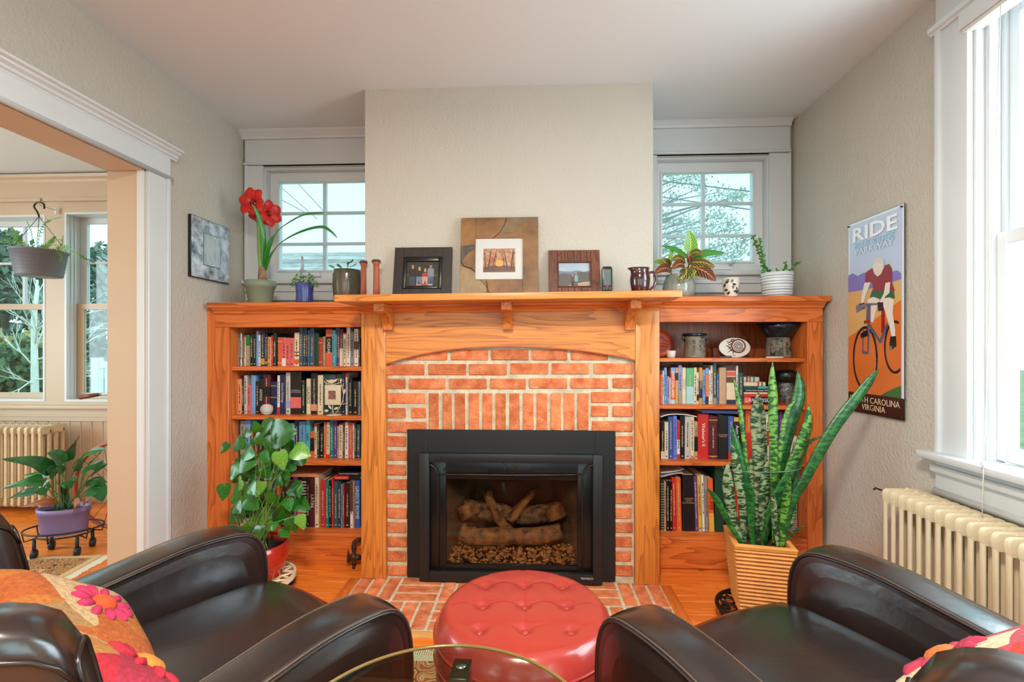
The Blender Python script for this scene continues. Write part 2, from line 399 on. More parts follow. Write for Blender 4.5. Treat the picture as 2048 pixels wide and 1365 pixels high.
def niche_window(name, g, h, cas_l, cas_r, crown_z, label, mull_u, rails_v, um):
    t = thing(name, label, None, ((h[0] + h[1]) / 2, YB, h[2]), kind='structure')
    b = B()                                                        # jamb lining
    b.box(h[0] - 0.001, h[0] + 0.012, YB - 0.002, YB + 0.14, h[2], h[3]).box(h[1] - 0.012, h[1] + 0.001, YB - 0.002, YB + 0.14, h[2], h[3])
    b.box(h[0] + 0.012, h[1] - 0.012, YB - 0.002, YB + 0.14, h[3] - 0.012, h[3] + 0.001).box(h[0] + 0.012, h[1] - 0.012, YB - 0.002, YB + 0.14, h[2] - 0.001, h[2] + 0.012)
    b.build('window_frame', M_trim, t)
    s_ = B(); y0, y1 = YG - 0.018, YG + 0.018
    a = (h[0] + 0.013, h[1] - 0.013, h[2] + 0.013, h[3] - 0.013)
    s_.box(a[0], g[0], y0, y1, a[2], a[3]).box(g[1], a[1], y0, y1, a[2], a[3]).box(g[0], g[1], y0, y1, g[3], a[3]).box(g[0], g[1], y0, y1, a[2], g[2])
    sash = s_.build('sash', M_white, t)
    st = B().box(g[0] - 0.014, g[1] + 0.014, y0 - 0.008, y0, g[3], g[3] + 0.014).box(g[0] - 0.014, g[1] + 0.014, y0 - 0.008, y0, g[2] - 0.014, g[2])
    st.box(g[0] - 0.014, g[0], y0 - 0.008, y0, g[2], g[3]).box(g[1], g[1] + 0.014, y0 - 0.008, y0, g[2], g[3])
    st.build('screen_frame', M_white, t, bevel=0.002, seg=1)
    B().box(g[0], g[1], y0 - 0.003, y0 - 0.0024, g[2], g[3]).build('insect_screen', M_screen, t)
    xm = XU(mull_u, YG); zs = [g[2]] + sorted(ZV(um, v, YG) for v in rails_v) + [g[3]]; xs = [g[0], xm, g[1]]
    B().box(xm - 0.011, xm + 0.011, YG - 0.01, YG + 0.012, g[2], g[3]).build('muntin', M_white, sash)
    for z in zs[1:-1]: B().box(g[0], g[1], YG - 0.0095, YG + 0.011, z - 0.009, z + 0.009).build('muntin', M_white, sash)
    for i in range(2):
        for k in range(3): B().box(xs[i] + 0.001, xs[i + 1] - 0.001, YG + 0.001, YG + 0.004, zs[k] + 0.001, zs[k + 1] - 0.001).build('pane', M_glass, sash)
    yc = YB - 0.022
    B().box(cas_l, h[0] + 0.004, yc, YB + 0.001, h[2] - 0.02, h[3] + 0.012).box(cas_l - 0.006, cas_l + 0.014, yc - 0.006, YB, h[2] - 0.02, h[3] + 0.012).build('side_casing', M_trim, t, bevel=0.003, seg=1)
    if cas_r > h[1] + 0.02: B().box(h[1] - 0.004, cas_r, yc, YB + 0.001, h[2] - 0.02, h[3] + 0.012).box(cas_r - 0.014, cas_r + 0.004, yc - 0.006, YB, h[2] - 0.02, h[3] + 0.012).build('side_casing', M_trim, t, bevel=0.003, seg=1)
    z0 = h[3] + 0.012
    B().box(cas_l - 0.004, cas_r, yc - 0.004, YB + 0.001, z0, crown_z - 0.055).box(cas_l - 0.012, cas_r, yc - 0.014, YB, z0, z0 + 0.016).build('head_casing', M_trim, t, bevel=0.003, seg=1)
    cr = B(); pr = [(0, 0), (0.014, 0), (0.018, 0.014), (0.034, 0.03), (0.046, 0.04), (0.046, 0.058), (0, 0.058)]
    cr.prism([(cas_l - 0.02, YB - 0.022 - p, crown_z - 0.056 + q) for p, q in pr], (cas_r - cas_l + 0.02, 0, 0)).build('crown_moulding', M_trim, t)
    B().box(cas_l - 0.012, cas_r, YB - 0.05, YB + 0.05, h[2] - 0.026, h[2] - 0.001).build('window_sill', M_trim, t, bevel=0.005)
    B().box(cas_l, cas_r, YB - 0.02, YB + 0.001, h[2] - 0.13, h[2] - 0.026).box(cas_l, cas_r, YB - 0.03, YB, h[2] - 0.075, h[2] - 0.05).build('apron', M_trim, t, bevel=0.003, seg=1)
    return t, y0
wA, y0 = niche_window('window_1', W1, h1, XU(495, YB), CX0 - 0.002, ZV(610, 264, YB), 'white casement window with six panes behind the red amaryllis', 650.5, (427, 488.5), 640)
b = B()
p = [atY(604, 514, YG - 0.05), atY(606, 522, YG - 0.055), atY(603.5, 545, YG - 0.045)]
b.tube(p, [0.007, 0.008, 0.011], 8).box(XU(598, YG - 0.04), XU(640, YG - 0.04), YG - 0.045, YG - 0.018, ZV(620, 553, YG - 0.04), ZV(620, 546, YG - 0.04))
b.build('crank_handle', M_white, wA)
wB, y0 = niche_window('window_2', W2, h2, CX1 + 0.002, XU(1577, YB), ZV(1440, 241, YB), 'white casement window with six panes behind the croton plant', 1405.5, (408.5, 472.5), 1410)
b = B().box(XU(1426, YG - 0.04), XU(1462, YG - 0.04), YG - 0.05, YG - 0.018, ZV(1440, 540, YG - 0.04), ZV(1440, 534, YG - 0.04))
b.tube([atY(1462, 531, YG - 0.04), atY(1458, 525, YG - 0.05), atY(1470, 523, YG - 0.05)], 0.007, 8)
b.build('crank_handle', M_white, wB)

# ---- chimney breast with the firebox recess
FX0, FX1 = XU(842, 2.47), XU(1202, 2.47); FZ = ZV(1020, 912, 2.47)
b = B().box(CX0, FX0, YCH, YB - 0.0005, 0, FZ).box(FX1, CX1, YCH, YB - 0.0005, 0, FZ).box(CX0, CX1, YCH, YB - 0.0005, FZ, ZC)
b.box(FX0, FX1, YB - 0.06, YB - 0.0005, 0, FZ)
struct(b.build('wall_chimney', M_wall))

# ---- left wall with the cased opening to the dining room
yJ = atX(287, 698, XL).y; yC = atX(332, 698, XL).y; zO = ZV(332, 362, yC)
OP0 = -0.35
struct(wall_holes('Y', YR, YB + 0.15, XL - WT, XL, 0, ZC, [(OP0, yJ + 0.02, -0.1, zO + 0.02), (-2.35, -0.95, 0.75, 2.25)]).build('wall_left', M_wall))
t = thing('trim_1', 'white casing with moulded crown around the wide opening on the left', None, (XL, yC, 0), kind='structure')
B().box(XL - WT - 0.012, XL + 0.004, yJ, yJ + 0.0195, 0, zO).build('jamb', M_cream, t, bevel=0.002, seg=1)
B().box(XL - 0.03, XL + 0.006, yJ - 0.006, yJ + 0.001, 0, zO).build('stop_bead', M_trim, t, bevel=0.002, seg=1)
B().box(XL - WT - 0.012, XL + 0.004, OP0, OP0 + 0.0195, 0, zO).build('jamb', M_cream, t)
B().box(XL - WT - 0.012, XL + 0.004, OP0 + 0.02, yJ, zO, zO + 0.0195).build('head_jamb', M_cream, t)
B().box(XL, XL + 0.02, yJ + 0.008, yC - 0.022, 0, zO + 0.01).box(XL, XL + 0.028, yC - 0.022, yC, 0, zO + 0.01).build('side_casing', M_trim, t, bevel=0.003, seg=1)
B().box(XL, XL + 0.02, OP0 - 0.1, OP0 + 0.01, 0, zO + 0.01).build('side_casing', M_trim, t, bevel=0.003, seg=1)
zCr = ZV(360, 302, atX(360, 698, XL + 0.05).y)
B().box(XL, XL + 0.024, OP0 - 0.12, yC + 0.002, zO + 0.01, zCr - 0.05).build('head_casing', M_trim, t, bevel=0.003, seg=1)
B().tube([(XL + 0.022, OP0 - 0.12, zO + 0.012), (XL + 0.022, yC + 0.012, zO + 0.012)], 0.011, 10).build('bead', M_trim, t)
pr = [(0, 0), (0.024, 0), (0.026, 0.008), (0.034, 0.012), (0.036, 0.022), (0.05, 0.03), (0.052, 0.038), (0.066, 0.042), (0.066, 0.052), (0, 0.052)]
B().prism([(XL + p, OP0 - 0.15, zCr - 0.052 + q) for p, q in pr], (0, yC + 0.04 - OP0 + 0.15, 0)).build('crown_moulding', M_trim, t)

# ---- right wall with its tall window
yW1 = atX(1885, 698, XR + 0.0).y; yWi = atX(1946, 698, XR).y
WR = (0.55, yWi, 0.79, 2.44)
struct(wall_holes('Y', YR, YB + 0.15, XR, XR + 0.15, 0, ZC, [WR, (-2.15, -0.75, 0.75, 2.25)]).build('wall_right', M_wall))
t = thing('window_5', 'tall white sash window on the right wall above the radiator', None, (XR, 1.2, 0.8), kind='structure')
B().box(XR - 0.022, XR + 0.001, yWi - 0.002, yW1 - 0.02, 0.8, 2.43).box(XR - 0.034, XR, yW1 - 0.022, yW1, 0.8, 2.43).build('side_casing', M_trim, t, bevel=0.004)
B().box(XR - 0.022, XR + 0.001, 0.43, 0.552, 0.8, 2.43).build('side_casing', M_trim, t, bevel=0.004)
B().box(XR - 0.024, XR + 0.001, 0.42, yW1 + 0.004, 2.46, 2.595).build('head_casing', M_trim, t, bevel=0.004)
B().prism([(XR - p, 0.40, 2.425 + q) for p, q in [(0, 0), (0.03, 0), (0.034, 0.008), (0.042, 0.012), (0.042, 0.03), (0.03, 0.036), (0, 0.036)]], (0, yW1 + 0.018 - 0.40, 0)).build('head_bead', M_trim, t)
B().box(XR - 0.075, XR + 0.06, 0.38, yW1 + 0.035, 0.79, 0.818).build('window_sill', M_trim, t, bevel=0.008)
B().box(XR - 0.024, XR + 0.001, 0.42, yW1 + 0.005, 0.665, 0.79).box(XR - 0.04, XR, 0.42, yW1 + 0.012, 0.74, 0.768).build('apron', M_trim, t, bevel=0.004)
B().tube([(XR - 0.022, 0.42, 0.665), (XR - 0.022, yW1 + 0.006, 0.665)], 0.014, 10).build('apron_bead', M_trim, t)
b = B().box(XR, XR + 0.15, WR[1] - 0.012, WR[1] + 0.001, 0.8, 2.44).box(XR + 0.03, XR + 0.055, WR[1] - 0.03, WR[1] - 0.012, 0.8, 2.44).box(XR + 0.085, XR + 0.1, WR[1] - 0.026, WR[1] - 0.012, 0.8, 2.44)
b.box(XR, XR + 0.15, WR[0] - 0.001, WR[0] + 0.012, 0.8, 2.44).box(XR, XR + 0.15, WR[0], WR[1], 2.425, 2.441)
b.build('window_frame', M_trim, t, bevel=0.002, seg=1)
for z0_, z1_, xo in ((0.82, 1.62, 0.055), (1.6, 2.425, 0.1)):
    a0, a1 = WR[0] + 0.013, WR[1] - 0.013; x0_, x1_ = XR + xo, XR + xo + 0.034
    s_ = B().box(x0_, x1_, a0, a0 + 0.05, z0_, z1_).box(x0_, x1_, a1 - 0.05, a1, z0_, z1_).box(x0_, x1_, a0 + 0.05, a1 - 0.05, z0_, z0_ + 0.05).box(x0_, x1_, a0 + 0.05, a1 - 0.05, z1_ - 0.045, z1_)
    so = s_.build('sash', M_white, t, bevel=0.003, seg=1)
    B().box(x0_ + 0.015, x0_ + 0.019, a0 + 0.05, a1 - 0.05, z0_ + 0.05, z1_ - 0.045).build('pane', M_glass, so)

# ---- wall behind the camera; its double window is unseen, added to let light in
b = wall_holes('X', XL - WT, XR + 0.15, YR - 0.15, YR, 0, ZC, [(-1.4, -0.15, 0.75, 2.25), (0.0, 1.25, 0.75, 2.25)])
struct(b.build('wall_rear', M_wall))
for k, (a0, a1) in enumerate(((-1.4, -0.15), (0.0, 1.25))):
    t = thing('window_%d' % (6 + k), 'white sash window in the wall behind the viewer, on the %s' % ('left', 'right')[k], None, ((a0 + a1) / 2, YR, 0.75), kind='structure')
    b = B().box(a0 - 0.1, a0, YR, YR + 0.02, 0.65, 2.35).box(a1, a1 + 0.1, YR, YR + 0.02, 0.65, 2.35).box(a0 - 0.1, a1 + 0.1, YR, YR + 0.02, 2.25, 2.37).box(a0 - 0.1, a1 + 0.1, YR, YR + 0.05, 0.72, 0.75)
    b.build('casing', M_trim, t)
    b = B().box(a0, a0 + 0.05, YR - 0.04, YR, 0.75, 2.25).box(a1 - 0.05, a1, YR - 0.04, YR, 0.75, 2.25).box(a0, a1, YR - 0.04, YR, 0.75, 0.8).box(a0, a1, YR - 0.04, YR, 2.2, 2.25).box(a0, a1, YR - 0.04, YR, 1.48, 1.53)
    b.build('sash', M_white, t)

for k, (xw, sgn, a0, a1, lab) in enumerate(((XL, 1, -2.35, -0.95, 'left'), (XR, -1, -2.15, -0.75, 'right'))):  # two more unseen windows, added to light the opposite side walls
    t = thing('window_%d' % (8 + k), 'white sash window in the %s wall behind the viewer' % lab, None, (xw, (a0 + a1) / 2, 0.75), kind='structure')
    bq = lambda b_, d0, d1, p, q, z0_, z1_: b_.box(min(xw + sgn * d0, xw + sgn * d1), max(xw + sgn * d0, xw + sgn * d1), p, q, z0_, z1_)
    b = B(); bq(b, 0, 0.02, a0 - 0.1, a0, 0.75, 2.25); bq(b, 0, 0.02, a1, a1 + 0.1, 0.75, 2.25); bq(b, 0, 0.022, a0 - 0.1, a1 + 0.1, 2.25, 2.37); bq(b, 0, 0.05, a0 - 0.1, a1 + 0.1, 0.72, 0.75)
    b.build('casing', M_trim, t)
    b = B(); bq(b, -0.06, -0.02, a0, a0 + 0.05, 0.75, 2.25); bq(b, -0.06, -0.02, a1 - 0.05, a1, 0.75, 2.25); bq(b, -0.06, -0.02, a0 + 0.05, a1 - 0.05, 0.75, 0.8); bq(b, -0.06, -0.02, a0 + 0.05, a1 - 0.05, 2.2, 2.25); bq(b, -0.06, -0.02, a0 + 0.05, a1 - 0.05, 1.48, 1.53)
    b.build('sash', M_white, t)

# ---- dining room shell
YGd = YD + 0.115
d3 = (XU(-150, YD), XU(90, YD), ZV(100, 803, YD), ZV(100, 430, YD)); d4 = (XU(130, YD), XE - 0.06, d3[2], ZV(170, 425, YD))
struct(wall_holes('X', XD - 0.15, XE, YD, YD + 0.15, 0, ZC, [d3, d4]).build('wall_dining_far', M_cream))
struct(B().hexa([(XE, YD, 0), (XL - WT, YB + 0.1, 0), (XL - WT, YB + 0.149, 0), (XE, YD + 0.15, 0), (XE, YD, ZC), (XL - WT, YB + 0.1, ZC), (XL - WT, YB + 0.149, ZC), (XE, YD + 0.15, ZC)]).build('wall_dining_bay', M_dwall))
struct(wall_holes('Y', -0.75, YD + 0.15, XD - 0.15, XD, 0, ZC, [(-0.2, 2.6, 0.6, 2.4)]).build('wall_dining_left', M_dwall))  # unseen opening added for the dining fill light
struct(wall_holes('X', XD - 0.15, XL - WT, -0.75, -0.6, 0, ZC, []).build('wall_dining_rear', M_dwall))
for nm, d, lab in (('window_3', d3, 'cream framed double hung window behind the hanging fern'), ('window_4', d4, 'cream framed double hung window next to the opening jamb')):
    t = thing(nm, lab, None, ((d[0] + d[1]) / 2, YD, d[2]), kind='structure')
    b = B().box(d[0] - 0.001, d[0] + 0.014, YD - 0.003, YD + 0.15, d[2], d[3]).box(d[1] - 0.014, d[1] + 0.001, YD - 0.003, YD + 0.15, d[2], d[3]).box(d[0] + 0.014, d[1] - 0.014, YD - 0.003, YD + 0.15, d[3] - 0.014, d[3] + 0.001).box(d[0] + 0.014, d[1] - 0.014, YD - 0.003, YD + 0.15, d[2] - 0.001, d[2] + 0.014)
    for k in (0.03, 0.06): b.box(d[0] + 0.014, d[0] + 0.022, YD + k, YD + k + 0.012, d[2], d[3])
    b.build('window_frame', M_trim, t)
    zm = ZV(100, 614, YGd)
    for z0_, z1_, yy, grid in ((d[2] + 0.015, zm + 0.02, YGd - 0.02, False), (zm - 0.02, d[3] - 0.015, YGd + 0.012, True)):
        s_ = B(); a0, a1 = d[0] + 0.015, d[1] - 0.015; w_ = 0.055
        s_.box(a0, a0 + w_, yy - 0.014, yy + 0.014, z0_, z1_).box(a1 - w_, a1, yy - 0.014, yy + 0.014, z0_, z1_).box(a0 + w_, a1 - w_, yy - 0.014, yy + 0.014, z0_, z0_ + 0.045).box(a0 + w_, a1 - w_, yy - 0.014, yy + 0.014, z1_ - 0.045, z1_)
        so = s_.build('sash', M_cream if not grid else M_trim, t)
        if grid:
            xs = [a0 + w_] + ([XU(47, YGd)] if nm == 'window_3' else [(a0 + a1) / 2 + 0.1]) + [a1 - w_]; zq = ZV(60, 527, YGd)
            for x in xs[1:-1]: B().box(x - 0.01, x + 0.01, yy - 0.01, yy + 0.012, z0_ + 0.045, z1_ - 0.045).build('muntin', M_trim, so)
            B().box(a0 + w_, a1 - w_, yy - 0.009, yy + 0.011, zq - 0.009, zq + 0.009).build('muntin', M_trim, so)
            for i in range(len(xs) - 1):
                for q0, q1 in ((z0_ + 0.045, zq), (zq, z1_ - 0.045)): B().box(xs[i], xs[i + 1], yy - 0.002, yy + 0.002, q0, q1).build('pane', M_glass, so)
        else: B().box(a0 + w_, a1 - w_, yy - 0.002, yy + 0.002, z0_ + 0.045, z1_ - 0.045).build('pane', M_glass, so)
t = thing('trim_2', 'cream head casing, sill and apron running across the dining windows', None, (XU(60, YD), YD, 0.9), kind='structure')
za, zb, zc_ = ZV(100, 404, YD), ZV(100, 366, YD), ZV(100, 353, YD)
B().box(XD, XE - 0.001, YD - 0.02, YD, za, zb).build('head_casing', M_cream, t)
B().prism([(XD, YD - p, zb + q * (zc_ - zb) / 0.05) for p, q in [(0, 0), (0.02, 0), (0.03, 0.015), (0.05, 0.03), (0.055, 0.05), (0, 0.05)]], (XE - XD - 0.001, 0, 0)).build('crown_moulding', M_cream, t)
B().box(XD, XU(88, YD), YD - 0.032, YD, za - 0.004, za + 0.02).box(XU(126, YD), XE - 0.001, YD - 0.032, YD, za - 0.004, za + 0.02).build('head_bead', M_cream, t)
zs_ = ZV(100, 815, YD)
B().box(XD, XE - 0.001, YD - 0.05, YD, zs_ - 0.01, zs_ + 0.018).build('window_sill', M_cream, t, bevel=0.005)
B().box(XD, XE - 0.001, YD - 0.022, YD, ZV(100, 842, YD), zs_ - 0.01).box(XD, XE - 0.001, YD - 0.028, YD, ZV(100, 833, YD), ZV(100, 828, YD)).build('apron', M_cream, t)
t = thing('trim_3', 'cream beaded board wainscot below the dining windows', None, (XU(60, YD), YD, 0.0), kind='structure')
x = XD; zt_ = ZV(100, 842, YD); first = None
while x < XE - 0.08:
    if first is None: first = B().box(0, 0.088, YD - 0.012, YD, 0, zt_).build('board', M_cream, t, bevel=0.004, seg=1); first.location.x = x
    else: o = link('board', first.data, t); o.location.x = x
    x += 0.0905
struct(B().box(XD, XE - 0.001, YD - 0.026, YD - 0.012, 0, 0.12).build('baseboard_dining', M_cream, None, bevel=0.004))
struct(B().box(XL, XL + 0.016, yC + 0.001, 2.618, 0, 0.14).build('baseboard_left', M_trim, None, bevel=0.004))
struct(B().box(XR - 0.016, XR, -2.5, 2.618, 0, 0.14).build('baseboard_right', M_trim, None, bevel=0.004))

# ================================================================== fireplace: brick, hearth, oak mantel, gas insert
YBR = 2.480; YMO = 2.487; YP = 2.455; YFA = 2.62
zx = lambda x: 740 + x / 2.625
zy = lambda y: 680 + y / 2.625
t = thing('brick_surround', 'orange brick fireplace surround with pale mortar and a soldier course', 'brick surround', (XU(1020, YBR), YBR, 0))
px0, px1 = XU(722, YP), XU(1319, YP)
ix0, ix1, iz1 = XU(852, YMO), XU(1195, YMO), ZV(1020, 905, YMO)
bq0, bq1 = XU(771.4, YP), XU(1270.6, YP)
B().box(bq0, ix0, YMO, YCH - 0.001, 0.0, 1.33).box(ix1, bq1, YMO, YCH - 0.001, 0.0, 1.33).box(ix0, ix1, YMO, YCH - 0.001, iz1, 1.33).build('mortar', M_mortar, t)
rng = random.Random(11)
def brick(x0, x1, y0, y1):
    a = atY(zx(x0), zy(y1), YBR); c = atY(zx(x1), zy(y0), YBR)
    j = lambda: rng.uniform(-0.0012, 0.0012)
    d = YBR + rng.uniform(-0.002, 0.002)
    p = [(a.x + j(), d, a.z + j()), (c.x + j(), d, a.z + j()), (c.x + j(), YMO + 0.004, a.z + j()), (a.x + j(), YMO + 0.004, a.z + j()),
         (a.x + j(), d, c.z + j()), (c.x + j(), d, c.z + j()), (c.x + j(), YMO + 0.004, c.z + j()), (a.x + j(), YMO + 0.004, c.z + j())]
    B().hexa(p).build('brick', M_brick, t, bevel=0.003, seg=1)
for x0, x1 in ((190, 405), (425, 620), (637, 832), (850, 1035), (1055, 1250)): brick(x0, x1, 52, 108)
for x0, x1 in ((85, 285), (305, 503), (520, 718), (738, 936), (955, 1150), (1175, 1380)): brick(x0, x1, 128 - (x0 > 700) * 4, 186 - (x0 > 700) * 5)
for x0, x1 in ((85, 185), (203, 395), (415, 612), (632, 818), (835, 1035), (1055, 1250), (1275, 1380)): brick(x0, x1, 205 - (x0 > 700) * 2, 259 - (x0 > 700) * 3)
for x0, x1 in ((308, 360), (380, 428), (445, 498), (517, 572), (590, 642), (660, 712), (732, 785), (803, 858), (875, 930), (948, 1003), (1018, 1073), (1090, 1147)): brick(x0, x1, 282, 476)
for x0, x1, y0, y1 in ((93, 290, 282, 336), (85, 185, 358, 412), (215, 293, 358, 412), (95, 295, 433, 488), (1162, 1370, 276, 331), (1162, 1250, 349, 404), (1275, 1378, 349, 404), (1165, 1378, 430, 484)): brick(x0, x1, y0, y1)
for k in range(10):
    y = 508 + k * 75.6; brick(88 + (k % 2) * 5, 188 + (k % 2) * 6, y, y + 52); brick(1288, 1380 - (k % 3) * 4, y, y + 53)

# hearth: bricks laid in basket weave, flush with the floor
hx0, hx1 = px0 - 0.004, px1 + 0.004; hy0, hy1 = 2.015, YBR
t = thing('brick_hearth', 'brick hearth in basket weave pattern set into the wood floor', 'hearth', ((hx0 + hx1) / 2, hy0, 0))
B().box(hx0, hx1, hy0, YBR + 0.006, -0.006, 0.002).build('mortar', M_mortar, t)
nx = 7; mx_ = (hx1 - hx0) / nx; my_ = (YBR - hy0) / 2
hm = {}
for i in range(nx):
    for j in range(2):
        for k in range(3):
            hor = (i + j) % 2 == 0
            if hor: a = (hx0 + i * mx_ + 0.008, hx0 + (i + 1) * mx_ - 0.008, hy0 + j * my_ + k * my_ / 3 + 0.007, hy0 + j * my_ + (k + 1) * my_ / 3 - 0.007)
            else: a = (hx0 + i * mx_ + k * mx_ / 3 + 0.007, hx0 + i * mx_ + (k + 1) * mx_ / 3 - 0.007, hy0 + j * my_ + 0.008, hy0 + (j + 1) * my_ - 0.008)
            B().box(a[0], a[1], a[2], a[3], 0.0, 0.0055 + rng.uniform(-0.001, 0.0015)).build('brick', M_brick, t, bevel=0.003, seg=1)
M_thr = oak('threshold_oak', 'Y', (216, 118, 46), (184, 88, 28))
for s_, x in ((-1, hx0), (1, hx1)):
    xa = x + s_ * 0.052
    B().box(min(x, xa), max(x, xa), hy0 - 0.05, YP - 0.002, -0.004, 0.009).build('border_strip', M_thr, t, bevel=0.004)
B().box(hx0, hx1, hy0 - 0.05, hy0 - 0.002, -0.004, 0.006).build('border_strip', oak('pale_threshold', 'X', (224, 168, 96), (204, 140, 70)), t, bevel=0.003)

# oak mantel
zSh0, zSh1 = ZV(1015, 599, 2.2), ZV(1015, 585, 2.2)
mY = 2.205; mx0, mx1 = XU(668, mY), XU(1365, mY)
t = thing('fireplace_mantel', 'oak fireplace mantel with arched panel, square piers and three corbels', 'mantel', (XU(1020, YP), YP, 0))
tilt = 0.0085
def tl(x, z): return z + tilt * (x - XU(1015, mY))
b = B().hexa([(mx0, mY, tl(mx0, zSh0)), (mx1, mY, tl(mx1, zSh0)), (mx1, YCH - 0.002, tl(mx1, zSh0)), (mx0, YCH - 0.002, tl(mx0, zSh0)),
              (mx0, mY, tl(mx0, zSh1)), (mx1, mY, tl(mx1, zSh1)), (mx1, YCH - 0.002, tl(mx1, zSh1)), (mx0, YCH - 0.002, tl(mx0, zSh1))])
for xa, xb in ((mx0, CX0 - 0.003), (CX1 + 0.003, mx1)):
    b.hexa([(xa, YCH - 0.002, tl(xa, zSh0)), (xb, YCH - 0.002, tl(xb, zSh0)), (xb, YFA - 0.045, tl(xb, zSh0)), (xa, YFA - 0.045, tl(xa, zSh0)),
            (xa, YCH - 0.002, tl(xa, zSh1)), (xb, YCH - 0.002, tl(xb, zSh1)), (xb, YFA - 0.045, tl(xb, zSh1)), (xa, YFA - 0.045, tl(xa, zSh1))])
b.build('shelf', M_oakX, t, bevel=0.003)
pa = [(XU(722, YP), XU(771, YP)), (XU(1271, YP), XU(1319.5, YP))]
zPt = min(tl(pa[0][0], zSh0), tl(pa[1][0], zSh0)) - 0.001
for k, (a0, a1) in enumerate(pa): B().box(a0, a1, YP, YCH + 0.1 if False else YCH - 0.0015, 0.006, tl(a0, zSh0) - 0.0005).build('pier', M_oakZ, t, bevel=0.004)
# return boards that close the gap from pier to bookcase
for a0, a1 in ((pa[0][0], CX0 - 0.004), (CX1 + 0.004, pa[1][1])): B().box(a0, a1, YCH - 0.001, YFA - 0.002, 0.006, zPt - 0.01).build('side_return', M_oakZ, t)
# arched panel
a0, a1 = pa[0][1] + 0.0005, pa[1][0] - 0.0005; yA = YP + 0.004
arch = []; uv = [(771, 730), (800, 721), (840, 711), (885, 703), (930, 698), (975, 695.5), (1020, 694.5), (1070, 696), (1120, 699), (1170, 704), (1220, 711.5), (1250, 717), (1271, 722)]
for u, v in uv: p = atY(u, v, yA); arch.append((min(max(p.x, a0), a1), yA, p.z))
poly = arch + [(a1, yA, tl(a1, zSh0) - 0.001), (a0, yA, tl(a0, zSh0) - 0.001)]
B().prism(poly, (0, 0.017, 0)).build('arch_panel', M_oakX, t)
B().prism([(p[0], yA - 0.003, p[2]) for p in arch] + [(p[0], yA - 0.003, p[2] + 0.006) for p in arch[::-1]], (0, 0.018, 0)).build('arch_edge', mat('oak_edge', (176, 74, 24), 0.4), t)
# cove under the shelf
pr = [(0, 0), (0.014, 0), (0.016, 0.008), (0.03, 0.022), (0.05, 0.03), (0.05, 0.038), (0, 0.038)]
b = B(); xa, xb = px0 + 0.0, px1
ends = [[(x, YP + 0.002 - p * (1 if True else 1), tl(x, zSh0) - 0.0385 + q) for p, q in pr] for x in (xa, xb)]
b.loft(ends, 0, False).build('cove_moulding', M_cabX, t)
# corbels
for uc, wpx in ((766, 0.05), (1014, 0.05), (1266, 0.05)):
    xc = XU(uc, 2.36); zt = tl(xc, zSh0) - 0.0005; zb = ZV(uc, 661, YP)
    prof = [(YP - 0.001, zb)]
    prof += [(YP - 0.03, zb)]
    for k in range(7):
        a = k / 6 * PI / 2; prof.append((YP - 0.03 - 0.115 * (1 - math.cos(a)), zb + 0.012 + (zt - zb - 0.055) * math.sin(a)))
    prof += [(YP - 0.165, zt - 0.04), (YP - 0.165, zt), (YP - 0.001, zt)]
    B().prism([(xc - wpx / 2, y, z) for y, z in prof], (wpx, 0, 0)).build('corbel', M_oakY, t, bevel=0.002, seg=1)

# gas insert
yI = 2.468
t = thing('fireplace_insert', 'black gas fireplace insert with glass front and ceramic logs', 'fireplace', (XU(1022, yI), yI, 0.01))
o0, o1, oz = XU(814, yI), XU(1231, yI), ZV(1022, 861, yI)
yF = 2.425; f0, f1, fz1, fz0 = XU(838, yF), XU(1205, yF), ZV(1022, 909.5, yF), 0.012
g0, g1, gz1, gz0 = XU(858, yF), XU(1186, yF), ZV(1022, 927, yF), ZV(1022, 1147, yF)
b = B().box(o0, f0 + 0.03, yI, YBR - 0.0025, 0.012, oz).box(f1 - 0.03, o1, yI, YBR - 0.0025, 0.012, oz).box(f0 + 0.03, f1 - 0.03, yI, YBR - 0.0025, fz1 - 0.03, oz)
b.build('surround_panel', M_black, t, bevel=0.002, seg=1)
b = B().box(f0, g0, yF, yI, fz0, fz1).box(g1, f1, yF, yI, fz0, fz1).box(g0, g1, yF, yI, gz1, fz1).box(g0, g1, yF, yI, fz0, gz0)
b.build('front_frame', M_black, t, bevel=0.004)
# recessed door frame with glass
yD_ = 2.448; c0, c1, cz1, cz0 = XU(892, yD_), XU(1155, yD_), ZV(1022, 960, yD_), ZV(1022, 1131, yD_)
b = B().box(g0, c0, yD_, yD_ + 0.02, gz0, gz1).box(c1, g1, yD_, yD_ + 0.02, gz0, gz1).box(c0, c1, yD_, yD_ + 0.02, cz1, gz1).box(c0, c1, yD_, yD_ + 0.02, gz0, cz0)
door = b.build('door', M_blackg, t, bevel=0.003)
B().box(c0, c1, yD_ + 0.012, yD_ + 0.015, cz0, cz1).build('glass_pane', glass('firebox_glass', (235, 230, 222), 0.97), door)
for u0_, u1_ in ((887, 976), (1068, 1155)):
    v_ = B()
    for k in range(5): z = ZV(1022, 936.5 + k * 2, yD_); v_.box(XU(u0_, yD_), XU(u1_, yD_), yD_ - 0.004, yD_, z - 0.0012, z + 0.0012)
    v_.build('vent_grille', mat('grille_black', (10, 10, 10), 0.6), door)
